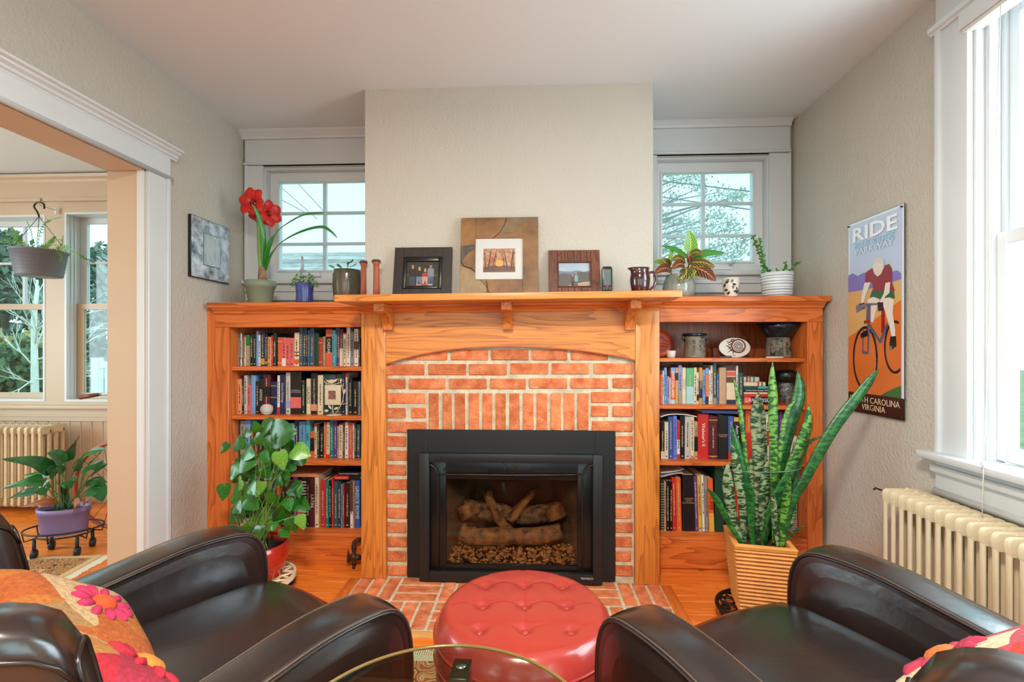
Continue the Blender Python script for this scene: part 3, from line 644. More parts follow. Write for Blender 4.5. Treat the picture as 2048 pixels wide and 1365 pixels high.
# bronze bars with curved corners
yb_ = yF + 0.006
def bar(pts, r=0.004): B().tube([atY(zx(a), zy(b_), yb_) for a, b_ in pts], r, 8).build('trim_bar', M_bronze, t)
bar(smooth_path([(p[0], p[1], 0) for p in ((308, 655), (335, 668), (352, 690), (357, 715))], 4) and [(308, 655), (322, 659), (335, 667), (346, 680), (353, 695), (357, 715), (357, 800), (357, 1000), (357, 1215)])
bar([(1172, 658), (1158, 661), (1142, 670), (1128, 684), (1119, 700), (1115, 718), (1115, 800), (1115, 1000), (1115, 1225)])
bar([(357, 708), (500, 709), (740, 712), (980, 711), (1115, 709)])
bar([(697, 652), (704, 662), (710, 680), (713, 710)]); bar([(773, 654), (763, 664), (757, 684), (755, 711)])
bar([(310, 1222), (740, 1224), (1172, 1228)], 0.003)
b = B(); p = atY(1174, 1158.5, yF - 0.001); textb(b, 'TRAY&CO', 0.014, Matrix.Translation((p.x, yF - 0.0005, p.z)) @ Matrix.Rotation(PI / 2, 4, 'X'), 0.0004)
b.build('lettering', mat('pale_lettering', (200, 200, 196), 0.5), t)
# firebox
M_fb = mat('firebox_panel', (104, 78, 60), 0.8, var=0.5, vs_=6, bump=0.3, bs=30)
bx0, bx1, by1, bz1 = FX0 + 0.004, FX1 - 0.004, YB - 0.07, FZ - 0.005
fx = 0.11
b = B().hexa([(c0 - 0.03, 2.472, 0.03), (c0 - 0.026, 2.472, 0.03), (c0 + fx + 0.004, by1 - 0.1, 0.03), (c0 + fx, by1 - 0.1, 0.03), (c0 - 0.03, 2.472, bz1), (c0 - 0.026, 2.472, bz1), (c0 + fx + 0.004, by1 - 0.1, bz1), (c0 + fx, by1 - 0.1, bz1)])
b.hexa([(c1 + 0.026, 2.472, 0.03), (c1 + 0.03, 2.472, 0.03), (c1 - fx, by1 - 0.1, 0.03), (c1 - fx - 0.004, by1 - 0.1, 0.03), (c1 + 0.026, 2.472, bz1), (c1 + 0.03, 2.472, bz1), (c1 - fx, by1 - 0.1, bz1), (c1 - fx - 0.004, by1 - 0.1, bz1)])
b.box(c0 + fx - 0.01, c1 - fx + 0.01, by1 - 0.1, by1 - 0.09, 0.03, bz1).box(c0 - 0.03, c1 + 0.03, 2.472, by1 - 0.09, 0.02, 0.03).box(c0 - 0.03, c1 + 0.03, 2.472, by1 - 0.09, bz1 - 0.005, bz1)
b.build('firebox', M_fb, t)
# brick outlines of the firebox walls
M_log = mat('ceramic_log', (186, 128, 80), 0.9, col2=(76, 52, 38), vs_=24, bump=1.0, bs=38)
M_log2 = mat('charred_log', (168, 130, 98), 0.9, bump=1.0, bs=60, vs_=30, col2=(40, 34, 30))
def log(pts, r, m, seed):
    rg = random.Random(seed); P = smooth_path(pts, 5); n = len(P); b_ = B()
    b_.tube(P, [r[0] + (r[1] - r[0]) * i / (n - 1) + rg.uniform(-0.003, 0.003) for i in range(n)], 11)
    b_.v = [v + Vector((rg.uniform(-1, 1), rg.uniform(-1, 1), rg.uniform(-1, 1))) * 0.0045 for v in b_.v]
    b_.build('gas_log', m, t)
def L3(a, b_, Y): return atY(zx(a), zy(b_), Y)
log([L3(490, 890, 2.66), L3(620, 905, 2.67), L3(800, 925, 2.68), L3(1000, 900, 2.66)], (0.055, 0.05), M_log2, 1)
log([L3(475, 1010, 2.56), L3(560, 1035, 2.55), L3(700, 1030, 2.54), L3(860, 1032, 2.55), L3(1000, 1005, 2.57)], (0.046, 0.042), M_log, 2)
log([L3(610, 790, 2.68), L3(650, 890, 2.62), L3(710, 990, 2.57), L3(765, 1050, 2.535)], (0.024, 0.031), M_log, 3)
log([L3(865, 790, 2.7), L3(800, 870, 2.65), L3(730, 955, 2.6)], (0.02, 0.026), M_log, 4)
log([L3(500, 870, 2.62), L3(530, 930, 2.6)], (0.05, 0.055), M_log, 5)
log([L3(960, 870, 2.62), L3(985, 940, 2.6)], (0.05, 0.055), M_log, 6)
b = B().box(c0 + 0.05, c1 - 0.05, 2.56, 2.575, ZV(1022, 1095, 2.52), ZV(1022, 1089, 2.52)).box(c0 + 0.03, c1 - 0.03, 2.575, 2.72, 0.03, 0.12)
b.build('burner_tray', M_blackg, t)
b = B(); rg = random.Random(4)
for k in range(700):
    x = rg.uniform(c0 + 0.01, c1 - 0.01); y = rg.uniform(2.475, 2.556); z = 0.034 + 0.03 * rg.random() + (y - 2.475) * 1.25; r_ = rg.uniform(0.006, 0.014)
    b.add([(x + r_ * rg.uniform(0.6, 1.2), y, z), (x - r_ * rg.uniform(0.6, 1.2), y, z), (x, y + r_, z), (x, y - r_, z + 0.002), (x, y, z + r_ * 0.8), (x, y, z - r_ * 0.8)],
          [(0, 2, 4), (2, 1, 4), (1, 3, 4), (3, 0, 4), (2, 0, 5), (1, 2, 5), (3, 1, 5), (0, 3, 5)])
b.build('ember_chips', mat('ember_chip', (190, 134, 74), 0.9, var=0.6, vs_=45), t)['kind'] = 'stuff'

# ================================================================== bookcases
def bookcase(label, uF0, uF1, uO0, uO1, side, shelves, zt_, zop, vbase, vbtop):
    """face frame at YFA; shelves = list of (v_top_front, v_bottom_front)"""
    x0, x1 = XU(uF0, YFA), XU(uF1, YFA); o0, o1 = XU(uO0, YFA), XU(uO1, YFA)
    t = thing('bookcase', label, 'bookcase', ((x0 + x1) / 2, YFA, 0), group=None)
    yb = YB - 0.002; um = (uO0 + uO1) / 2
    ztop = zt_
    B().box(x0 - (0.02 if side < 0 else -0.001), x1 + (0.02 if side > 0 else -0.001), YFA - 0.042, yb - 0.05, ztop - 0.03, ztop).build('top_board', M_cabX, t, bevel=0.004)
    pr = [(0, 0), (0.01, 0), (0.014, 0.012), (0.03, 0.024), (0.034, 0.03), (0, 0.03)]
    B().loft([[(x, YFA - p, ztop - 0.0605 + q) for p, q in pr] for x in (x0, x1)], 0, False).build('cove_moulding', M_cabX, t)
    B().box(x0, x1, YFA, YFA + 0.02, zop, ztop - 0.0305).build('top_rail', M_cabX, t, bevel=0.002, seg=1)
    if side < 0: B().box(x0, o0, YFA, YFA + 0.02, 0.001, zop).build('stile', M_cabZ, t, bevel=0.002, seg=1)
    else: B().box(o1, x1, YFA, YFA + 0.02, 0.001, zop).build('stile', M_cabZ, t, bevel=0.002, seg=1)
    B().box(o0 - 0.02, o0, YFA + 0.0205, yb - 0.01, 0.08, ztop - 0.031).build('side_panel', M_cabZ, t)
    B().box(o1, o1 + 0.02, YFA + 0.0205, yb - 0.01, 0.08, ztop - 0.031).build('side_panel', M_cabZ, t)
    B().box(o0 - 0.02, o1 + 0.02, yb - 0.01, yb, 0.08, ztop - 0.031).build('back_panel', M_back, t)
    if side < 0: B().box(XL + 0.0005, x0 - 0.0005, YFA + 0.004, YFA + 0.02, 0.001, ztop - 0.031).build('scribe_strip', M_cabZ, t)
    zsh = []
    for k, (va, vb) in enumerate(shelves):
        ys = YFA + 0.024; z1 = ZV(um, va, ys); z0 = ZV(um, vb, ys)
        if k == len(shelves) - 1:
            B().box(o0, o1, YFA + 0.0, yb - 0.011, z1 - 0.02, z1).build('bottom_shelf', M_cabX, t, bevel=0.003)
            B().box(o0 if side < 0 else o0, o1, YFA, YFA + 0.02, ZV(um, vbase, YFA), z1 - 0.0205).build('base_board', M_cabX, t, bevel=0.002, seg=1)
            B().box(o0, o1, YFA + 0.012, YFA + 0.018, 0.0, ZV(um, vbase, YFA)).build('toe_strip', M_cabX, t)
        else: B().box(o0 + 0.0005, o1 - 0.0005, ys, yb - 0.011, z0, z1).build('bookshelf', M_cabX, t, bevel=0.002, seg=1)
        zsh.append(z1)
    return t, zsh, o0, o1
ZTL = ZV(560, 605, YFA - 0.04); ZTR = ZV(1480, 592.5, YFA - 0.04)
bcL, zL, lo0, lo1 = bookcase('oak bookcase left of the fireplace full of upright books', 430, 722, 457, 722, -1, [(733.5, 742), (832, 840.5), (921, 931), (1063.5, 1070)], ZTL, ZV(590, 655, YFA), 1131, 1070)
bcR, zR, ro0, ro1 = bookcase('oak bookcase right of the fireplace behind the snake plant', 1319, 1646, 1319, 1615, 1, [(716.5, 724.5), (811.5, 819.5), (925, 933), (1074, 1081)], ZTR, ZV(1460, 644.5, YFA), 1140, 1081)

# ================================================================== books
PAL = {'grey': (150, 146, 138), 'pale grey': (196, 192, 186), 'tan': (196, 160, 122), 'teal': (32, 122, 128), 'white': (232, 228, 222), 'dark red': (116, 28, 28),
       'cream': (226, 208, 176), 'green': (44, 128, 56), 'olive': (150, 146, 108), 'black': (22, 22, 24), 'light blue': (118, 164, 218), 'navy': (28, 38, 74),
       'orange': (226, 98, 44), 'red': (204, 44, 38), 'dark green': (22, 62, 46), 'pink': (226, 104, 104), 'slate': (62, 84, 98), 'purple': (104, 62, 140),
       'blue': (52, 92, 168), 'brick red': (176, 60, 40), 'coral': (220, 92, 66), 'turquoise': (78, 178, 198), 'brown': (96, 60, 40), 'maroon': (86, 26, 38),
       'lavender': (150, 152, 206), 'gold': (206, 152, 58), 'sky blue': (96, 150, 200), 'yellow': (222, 176, 72), 'dark brown': (46, 30, 24), 'salmon': (220, 150, 112),
       'mint': (96, 178, 122), 'pale teal': (168, 210, 208), 'dark teal': (22, 72, 74), 'periwinkle': (112, 132, 214)}
def cmat(c):
    if isinstance(c, str): return mat('cover_' + c.replace(' ', '_'), PAL[c], 0.42, var=0.08, vs_=25)
    return mat('cover_%d_%d_%d' % c, c, 0.42)
M_page = mat('book_pages', (226, 212, 184), 0.9, var=0.1, vs_=200, stretch=(1, 1, 0.05))
NUM = 'first second third fourth fifth sixth seventh eighth ninth tenth eleventh twelfth thirteenth fourteenth fifteenth sixteenth seventeenth eighteenth nineteenth'.split()
TENS = {20: 'twentieth', 30: 'thirtieth', 40: 'fortieth'}
def ordinal(k):
    if k <= 19: return NUM[k - 1]
    if k in TENS: return TENS[k]
    return {2: 'twenty', 3: 'thirty', 4: 'forty'}[k // 10] + ' ' + NUM[k % 10 - 1]
FACE = Matrix.Rotation(PI / 2, 4, 'X')          # text plane standing up, facing the room
DOWN = FACE @ Matrix.Rotation(-PI / 2, 4, 'Z')  # reading downwards along a spine
brng = random.Random(21)
def book(x0, x1, z0, z1, Y, col, label, group, title=None, tcol=(225, 215, 190), bands=(), lean=0.0, depth=None, marks=True, across=False, tsz=None):
    """upright book with its spine at Y facing the room"""
    w_ = x1 - x0; h = z1 - z0; dp = depth or min(0.2, 0.11 + h * 0.25)
    xm = (x0 + x1) / 2
    root = B(); a, b_ = -w_ / 2 + 0.0006, w_ / 2 - 0.0006; t_ = min(0.0022, w_ * 0.16)
    # rounded spine and two boards
    sp = [(a, 0.004), (a, 0.0015), (a + w_ * 0.12, 0.0), (b_ - w_ * 0.12, 0.0), (b_, 0.0015), (b_, 0.004)]
    root.prism([(x, y, 0) for x, y in sp], (0, 0, h)).box(a, a + t_, 0.004, dp, 0, h).box(b_ - t_, b_, 0.004, dp, 0, h)
    o = root.build('book', cmat(col)); tag(o, label, 'book', group)
    o.location = (xm, Y, z0); o.rotation_euler = (0, lean, 0)
    if lean: o.location.z += abs(math.sin(lean)) * w_ / 2
    WM[o] = Matrix()
    p = B().box(a + t_, b_ - t_, 0.0042, dp - 0.004, 0.002, h - 0.004).build('page_block', M_page, o, local=True)
    for q0, q1, c in bands:
        B().box(a - 0.0002, b_ + 0.0002, -0.0006, 0.002, h * q0, h * q1).build('spine_band', cmat(c), o, local=True)
    if title:
        tb = B(); q0, q1 = 0.12, 0.9
        n = max(len(title), 1); sz = tsz or min(w_ * 0.95, h * 0.72 / (n * 0.6))
        textb(tb, title, sz, Matrix.Translation((0, -0.0011, h * 0.54)) @ (FACE if across else DOWN), 0.0004)
        tb.build('spine_title', mat('title_%d_%d_%d' % tcol, tcol, 0.5), o, local=True)
    elif marks and w_ > 0.007:
        tb = B(); z = h * brng.uniform(0.2, 0.3); e = h * brng.uniform(0.75, 0.92); q = min(w_ * 0.2, 0.0035)
        while z < e:
            l_ = brng.uniform(0.004, 0.014); tb.box(-q * brng.uniform(0.5, 1), q * brng.uniform(0.5, 1), -0.0005, 0.001, z, min(z + l_, e)); z += l_ + brng.uniform(0.0015, 0.006)
        tb.box(-w_ * 0.2, w_ * 0.2, -0.0005, 0.001, h * 0.05, h * 0.05 + min(0.006, w_ * 0.4))
        dark = sum(PAL[col]) > 420 if isinstance(col, str) else sum(col) > 420
        tb.build('spine_marks', mat('marks_dark', (70, 54, 48), 0.6) if dark else mat('marks_pale', (196, 180, 140), 0.6), o, local=True)['kind'] = 'stuff'
    return o
def shelf(rows, org, scl, zsh, vbot, Y, where, group):
    ox, oy = org
    for k, r in enumerate(rows):
        xa, xb, yt, col = r[:4]; kw = r[4] if len(r) > 4 else {}
        ua, ub = ox + xa / scl, ox + xb / scl; um = (ua + ub) / 2
        yy = Y + kw.pop('back', 0.0) + brng.uniform(0, 0.006)
        zt = ZV(um, oy + yt / scl, yy)
        kw.setdefault('lean', brng.choice((0, 0, 0, 0.008, -0.006)) * 0.6)
        nm = col
        book(XU(ua, yy), XU(ub, yy), zsh + 0.0003, zt, yy, col, '%s book, %s from the left on the %s' % (nm, ordinal(k + 1), where), group, **kw)
YBK = YFA + 0.085
D = dict
Z1 = (440, 600); S1 = 5.25
shelf([(155, 178, 345, 'grey'), (178, 195, 345, 'tan'), (195, 212, 345, 'teal'), (212, 229, 350, 'white'), (229, 248, 352, 'dark red'),
       (248, 270, 372, 'cream', D(bands=[(0.93, 1.0, 'red')])), (270, 315, 368, 'olive', D(bands=[(0.65, 1.0, 'green')])), (315, 345, 360, 'black'), (345, 378, 360, 'black'),
       (378, 402, 330, 'light blue', D(marks=False)), (402, 425, 350, 'white', D(bands=[(0.94, 1.0, 'red')])), (425, 468, 340, 'navy', D(bands=[(0.04, 0.22, 'gold')])), (468, 497, 355, 'black', D(bands=[(0.08, 0.15, 'olive')])),
       (497, 535, 390, 'salmon'), (535, 555, 375, 'red'), (555, 588, 350, 'dark green'), (604, 650, 395, 'coral', D(bands=[(0.1, 0.12, 'cream'), (0.85, 0.87, 'cream')], marks=False)),
       (650, 692, 395, 'pink', D(bands=[(0.0, 0.27, 'white')])), (692, 732, 400, 'pink', D(tcol=(200, 60, 64))), (732, 776, 400, 'pink'), (777, 829, 345, 'cream', D(bands=[(0.08, 0.2, 'orange'), (0.3, 0.33, 'brown'), (0.4, 0.43, 'brown')])),
       (830, 868, 290, 'slate'), (869, 900, 295, 'dark teal'), (900, 920, 296, 'navy'), (920, 941, 320, 'blue'), (942, 989, 300, 'slate'), (990, 1035, 350, 'dark green', D(marks=False)),
       (1036, 1077, 395, 'brick red', D(bands=[(0.12, 0.15, 'salmon'), (0.8, 0.83, 'salmon')], marks=False)), (1078, 1107, 385, 'olive'),
       (1108, 1175, 310, 'coral', D(bands=[(0.37, 0.8, 'black')], title='CAESAR', tcol=(236, 226, 200), tsz=0.024)), (1178, 1214, 320, 'turquoise'), (1215, 1230, 292, 'teal'), (1231, 1255, 291, 'purple'),
       (1256, 1290, 310, 'brown', D(bands=[(0.0, 0.48, 'cream')])), (1292, 1325, 345, 'cream', D(bands=[(0.95, 1, 'red')])), (1326, 1367, 283, 'white'), (1368, 1407, 335, 'grey'),
       (1408, 1452, 305, 'white', D(bands=[(0.45, 0.66, 'brown')])), (1453, 1470, 400, 'brown')],
      Z1, S1, zL[0], 733, YBK, 'top shelf of the left bookcase', 'books on the top shelf of the left bookcase')
shelf([(140, 184, 795, 'cream', D(bands=[(0.66, 1.0, 'black')])), (185, 227, 835, 'salmon'), (228, 250, 800, 'black'), (251, 284, 795, 'pale grey'), (285, 324, 895, 'pink'), (325, 371, 795, 'light blue', D(marks=False)),
       (372, 410, 860, 'black'), (411, 447, 830, 'black', D(title='ADVICE', tcol=(230, 220, 190))), (449, 525, 785, 'maroon', D(bands=[(0.45, 0.68, 'black')])), (531, 597, 860, 'navy', D(bands=[(0.86, 0.88, 'gold'), (0.5, 0.52, 'gold')], marks=False)),
       (599, 626, 795, 'white', D(bands=[(0.0, 0.18, 'red')])), (627, 685, 785, 'navy', D(title='Classical Mythology', tcol=(226, 222, 210))), (689, 738, 765, 'pale grey', D(bands=[(0.15, 0.32, 'lavender')])),
       (739, 853, 757, 'black', D(title='CLASSICAL\nDICTIONARY', tcol=(168, 172, 178), across=True, tsz=0.011, bands=[(0.14, 0.40, 'pink')])), (860, 889, 850, 'dark green', D(bands=[(0.97, 1.0, 'red')])), (905, 950, 830, 'cream', D(title='CLASSICS', tcol=(40, 30, 24))),
       (955, 1021, 770, 'black', D(title='CLASSICAL LITERATURE', tcol=(206, 206, 206), bands=[(0.08, 0.24, 'salmon')])), (1023, 1080, 790, 'cream'), (1085, 1148, 782, 'dark teal'), (1149, 1213, 785, 'slate'), (1214, 1276, 780, 'dark green'),
       (1279, 1315, 770, 'navy'), (1318, 1335, 770, 'white', D(bands=[(0.9, 1, 'red')])), (1346, 1389, 825, 'black'), (1391, 1449, 860, 'black'), (1451, 1470, 860, 'grey')],
      Z1, S1, zL[1], 832, YBK, 'second shelf of the left bookcase', 'books on the second shelf of the left bookcase')
Z2 = (440, 800); S2 = 3.791
shelf([(115, 149, 160, 'navy'), (150, 189, 160, 'grey'), (190, 227, 155, 'light blue'), (228, 258, 205, 'brown'), (259, 290, 210, 'dark red'), (291, 330, 190, 'black'), (331, 368, 180, 'slate'), (369, 400, 175, 'navy'),
       (401, 440, 152, 'black', D(title='Gallery', tcol=(226, 226, 220))), (441, 480, 185, 'black'), (481, 517, 192, 'dark teal'), (518, 564, 180, 'light blue'), (565, 597, 155, 'navy'), (598, 649, 165, 'sky blue'), (650, 682, 152, 'turquoise', D(title='Latin', tcol=(20, 30, 60))),
       (684, 714, 240, 'orange', D(bands=[(0.25, 0.75, 'black')], marks=False)), (715, 735, 180, 'cream', D(bands=[(0.9, 1, 'red')])), (736, 754, 190, 'dark green'), (755, 785, 205, 'black'), (786, 804, 172, 'orange'), (805, 831, 172, 'cream', D(bands=[(0, 0.1, 'red')])),
       (832, 861, 152, 'teal'), (862, 885, 155, 'purple'), (886, 899, 200, 'tan'), (900, 929, 182, 'cream', D(bands=[(0.96, 1, 'red')])), (930, 944, 200, 'brown'), (945, 972, 172, 'white'), (973, 1005, 175, 'coral'), (1006, 1018, 180, 'white'), (1019, 1036, 180, 'dark green'), (1037, 1060, 185, 'slate')],
      Z2, S2, zL[2], 921, YBK, 'third shelf of the left bookcase', 'books on the third shelf of the left bookcase')
shelf([(112, 149, 600, 'dark brown'), (150, 189, 525, 'white'), (190, 232, 560, 'pale grey'), (233, 268, 640, 'navy'), (269, 312, 730, 'lavender'), (313, 335, 620, 'navy'), (336, 362, 600, 'orange'), (363, 388, 595, 'red'), (389, 424, 600, 'slate'),
       (425, 458, 600, 'orange'), (459, 500, 640, 'dark brown'), (501, 553, 620, 'maroon'), (555, 584, 590, 'purple'), (585, 614, 620, 'orange'), (615, 654, 592, 'black', D(bands=[(0.06 * i, 0.06 * i + 0.025, 'white') for i in range(16)], marks=False)), (655, 679, 592, 'black'),
       (680, 717, 598, 'maroon', D(title='LATIN', tcol=(232, 224, 206))), (718, 748, 590, 'cream'), (762, 796, 612, 'red'), (797, 824, 615, 'teal'), (825, 845, 612, 'black'), (846, 860, 602, 'red'), (861, 892, 620, 'slate'), (893, 914, 620, 'dark teal'),
       (915, 928, 642, 'sky blue'), (929, 942, 642, 'red'), (943, 985, 632, 'dark brown'), (986, 1008, 615, 'white', D(bands=[(0.35, 1, 'brown')])), (1009, 1019, 618, 'salmon'), (1020, 1060, 612, 'blue', D(title='GREECE ROME', tcol=(206, 210, 200)))],
      Z2, S2, zL[3], 1051, YBK, 'bottom shelf of the left bookcase', 'books on the bottom shelf of the left bookcase')
Z3 = (1290, 630); S3 = 5.535
shelf([(166, 194, 660, 'orange'), (195, 211, 620, 'white'), (212, 244, 585, 'light blue'), (245, 271, 685, 'lavender'), (272, 284, 700, 'white'), (285, 333, 585, 'orange', D(bands=[(0.83, 1.0, 'light blue'), (0, 0.11, 'pale teal')], title='SWITZERLAND', tcol=(244, 236, 226))),
       (334, 368, 585, 'gold', D(bands=[(0.65, 0.85, 'black')])), (369, 411, 560, 'lavender', D(bands=[(0, 0.35, 'grey')])), (412, 454, 585, 'cream', D(title='ITALY', tcol=(206, 96, 96))), (456, 539, 590, 'mint', D(bands=[(0.0, 0.48, 'pale teal')])),
       (540, 574, 585, 'cream'), (575, 596, 640, 'white', D(bands=[(0.1, 0.3, 'black')])), (597, 637, 585, 'gold', D(bands=[(0.16, 0.65, 'navy')], title='SPAIN', tcol=(226, 172, 76))), (638, 669, 610, 'light blue'), (670, 704, 590, 'orange', D(bands=[(0, 0.2, 'navy'), (0.85, 1, 'light blue')])),
       (705, 727, 612, 'white'), (728, 753, 560, 'cream'), (755, 794, 540, 'slate', D(bands=[(0, 0.15, 'olive')])), (795, 818, 655, 'blue'), (822, 900, 585, 'tan', D(marks=False)), (903, 1005, 560, 'cream', D(bands=[(0.0, 0.11, 'navy'), (0.55, 0.7, 'brown'), (0.72, 0.84, 'coral'), (0.86, 1.0, 'maroon')], marks=False)),
       (1010, 1035, 565, 'white'), (1037, 1089, 640, 'dark teal')],
      Z3, S3, zR[1], 811, YBK, 'second shelf of the right bookcase', 'upright books on the second shelf of the right bookcase')
Z4 = (1290, 800); S4 = 4.551
shelf([(143, 177, 205, 'black', D(bands=[(0, 0.2, 'cream')])), (178, 214, 205, 'cream'), (215, 257, 155, 'blue'), (258, 291, 148, 'periwinkle'), (292, 319, 190, 'white', D(bands=[(0.5, 1.0, 'red'), (0, 0.12, 'red')])), (320, 361, 150, 'black'), (362, 411, 152, 'pale grey'),
       (412, 449, 155, 'cream', D(bands=[(0, 0.04, 'orange')])), (450, 481, 200, 'tan', D(bands=[(0.2, 0.6, 'black')])), (483, 579, 132, 'red', D(title="Webster's II", tcol=(244, 236, 228), tsz=0.026)), (580, 662, 150, 'maroon', D(bands=[(0.9, 0.92, 'gold'), (0.06, 0.08, 'gold')])),
       (665, 756, 145, 'black', D(title='DICTIONARY\nLITERARY', tcol=(214, 150, 132), across=True, tsz=0.0095)), (758, 809, 150, 'blue', D(title='WORD HISTORIES', tcol=(214, 190, 170), bands=[(0, 0.18, 'red')])), (811, 868, 160, 'black', D(title='Auto Repair', tcol=(240, 236, 226), bands=[(0, 0.4, 'orange'), (0.9, 1, 'yellow')])),
       (872, 912, 190, 'dark brown'), (915, 974, 97, 'orange', D(bands=[(0, 0.55, 'red')])), (985, 1036, 160, 'navy'), (1037, 1090, 150, 'dark green'), (1095, 1134, 110, 'white', D(bands=[(0.3, 0.6, 'red')])), (1140, 1182, 130, 'navy'), (1183, 1222, 120, 'purple'), (1223, 1252, 110, 'purple'),
       (1256, 1292, 250, 'dark teal'), (1300, 1345, 330, 'white', D(lean=0.2, bands=[(0, 0.3, 'orange')])), (1425, 1470, 215, 'navy')],
      Z4, S4, zR[2], 925, YBK, 'third shelf of the right bookcase', 'upright books on the third shelf of the right bookcase')
shelf([(143, 174, 725, 'dark green', D(bands=[(0.05 * i, 0.05 * i + 0.02, 'grey') for i in range(19)], marks=False)), (175, 194, 745, 'tan'), (195, 224, 740, 'black'), (225, 252, 745, 'black'), (253, 287, 715, 'red', D(lean=-0.02)), (290, 337, 710, 'orange', D(lean=-0.025)),
       (342, 455, 685, 'black', D(title='OXFORD\nLATIN\nDICTIONARY', tcol=(190, 156, 110), across=True, tsz=0.012)), (458, 484, 695, 'purple', D(lean=-0.03)), (490, 520, 690, 'yellow', D(lean=-0.03)), (524, 548, 690, 'white', D(lean=-0.03)), (552, 580, 700, 'grey', D(lean=-0.03)),
       (584, 632, 720, 'orange', D(lean=-0.03, bands=[(0, 0.35, 'yellow')], title='SUPER', tcol=(30, 22, 18))), (637, 722, 612, 'dark green', D(marks=False)), (780, 815, 640, 'dark brown'), (816, 868, 650, 'red'), (872, 930, 660, 'maroon'), (934, 985, 650, 'salmon'), (990, 1050, 670, 'black'), (1055, 1110, 650, 'navy'),
       (1115, 1170, 680, 'dark brown'), (1175, 1230, 660, 'dark green'), (1234, 1290, 690, 'tan'), (1330, 1388, 700, 'white', D(bands=[(0.04 * i, 0.04 * i + 0.018, 'grey') for i in range(24)], marks=False)), (1395, 1478, 655, 'dark brown', D(marks=False))],
      Z4, S4, zR[3], 1064, YBK, 'bottom shelf of the right bookcase', 'upright books on the bottom shelf of the right bookcase')

# books and papers lying flat
def flat_book(u0, u1, v0, v1, Y, col, label, group, depth=0.16, title=None, tcol=(230, 226, 216), tilt=0.0, ztop=None, bands=()):
    um = (u0 + u1) / 2; x0, x1 = XU(u0, Y), XU(u1, Y); h = ZV(um, v0, Y) - ZV(um, v1, Y); z0 = ZV(um, v1, Y); w_ = x1 - x0
    t_ = min(0.002, h * 0.2); a, b_ = -w_ / 2, w_ / 2
    o = B().prism([(a, 0.004, 0), (a, 0.001, h * 0.08), (a, 0, h * 0.3), (a, 0, h * 0.7), (a, 0.001, h * 0.92), (a, 0.004, h)], (w_, 0, 0)).box(a, b_, 0.004, depth, 0, t_).box(a, b_, 0.004, depth, h - t_, h).build('book', cmat(col))
    tag(o, label, 'book', group); o.location = ((x0 + x1) / 2, Y, z0); o.rotation_euler = (0, tilt, 0); WM[o] = Matrix()
    B().box(a + 0.003, b_ - 0.003, 0.0042, depth - 0.003, t_, h - t_).build('page_block', M_page, o, local=True)
    for q0, q1, c in bands: B().box(a + w_ * q0, a + w_ * q1, -0.0006, 0.003, -0.0001, h + 0.0002).build('spine_band', cmat(c), o, local=True)
    if title: tb = B(); textb(tb, title, min(h * 0.9, w_ / len(title) * 1.5), Matrix.Translation((0, -0.0011, h / 2)) @ FACE, 0.0004); tb.build('spine_title', mat('title_%d_%d_%d' % tcol, tcol, 0.5), o, local=True)
    return o
def f3(x): return Z3[0] + x / S3
def g3(y): return Z3[1] + y / S3
GS = 'books stacked flat on the second shelf of the right bookcase'
for x0, x1, y0, y1, c, ti, bn, lab in ((1095, 1390, 913, 984, 'navy', 'LAROUSSE', [(0.0, 0.26, 'coral')], 'navy and coral book at the bottom of the flat stack behind the snake plant'),
        (1095, 1388, 881, 912, 'red', None, [], 'thick red book second from the bottom of the flat stack'), (1095, 1385, 859, 880, 'cream', None, [], 'thin cream book above the red one in the flat stack'),
        (1095, 1390, 822, 858, 'black', 'ROYAL PAUL BLAND AMES', [], 'black book with white spine lettering in the flat stack'), (1095, 1360, 794, 821, 'turquoise', None, [(0, 0.6, 'dark teal')], 'thin turquoise book near the top of the flat stack'),
        (1095, 1335, 746, 793, 'cream', None, [(0.62, 0.7, 'red'), (0.8, 0.87, 'green')], 'cream book with red and green bars in the flat stack'), (1095, 1265, 690, 745, 'pale grey', None, [(0.15, 0.25, 'maroon'), (0.35, 0.45, 'brick red'), (0.6, 0.7, 'green')], 'small striped book on top of the flat stack')):
    flat_book(f3(x0), f3(x1), g3(y0), g3(y1), YBK + 0.01, c, lab, GS, title=ti, bands=bn)
def f4(x): return Z4[0] + x / S4
def g4(y): return Z4[1] + y / S4
flat_book(f4(520), f4(910), g4(98), g4(128), YBK + 0.02, 'periwinkle', 'light blue book lying on the upright dictionaries of the right bookcase', 'books lying on top of others', tilt=0.02)
def z2u(x): return Z2[0] + x / S2
def z2v(y): return Z2[1] + y / S2
flat_book(z2u(890), z2u(1062), z2v(548), z2v(578), YBK + 0.004, 'black', 'black book with white lettering lying flat, highest on the left bottom shelf', 'books lying on top of others', title='CARDIO STRENGTH TRAINING')
flat_book(z2u(862), z2u(975), z2v(579), z2v(608), YBK - 0.004, 'red', 'small red book lying flat below the black one, left bookcase', 'books lying on top of others', title='THE SMALL SPORT', depth=0.1)
flat_book(z2u(976), z2u(1060), z2v(580), z2v(606), YBK + 0.002, 'black', 'small black book lying flat next to the red one', 'books lying on top of others', depth=0.12)
flat_book(z2u(400), z2u(750), z2v(566), z2v(588), YBK + 0.01, 'salmon', 'large tan album lying across the books behind the pothos leaves', 'books lying on top of others', depth=0.2)
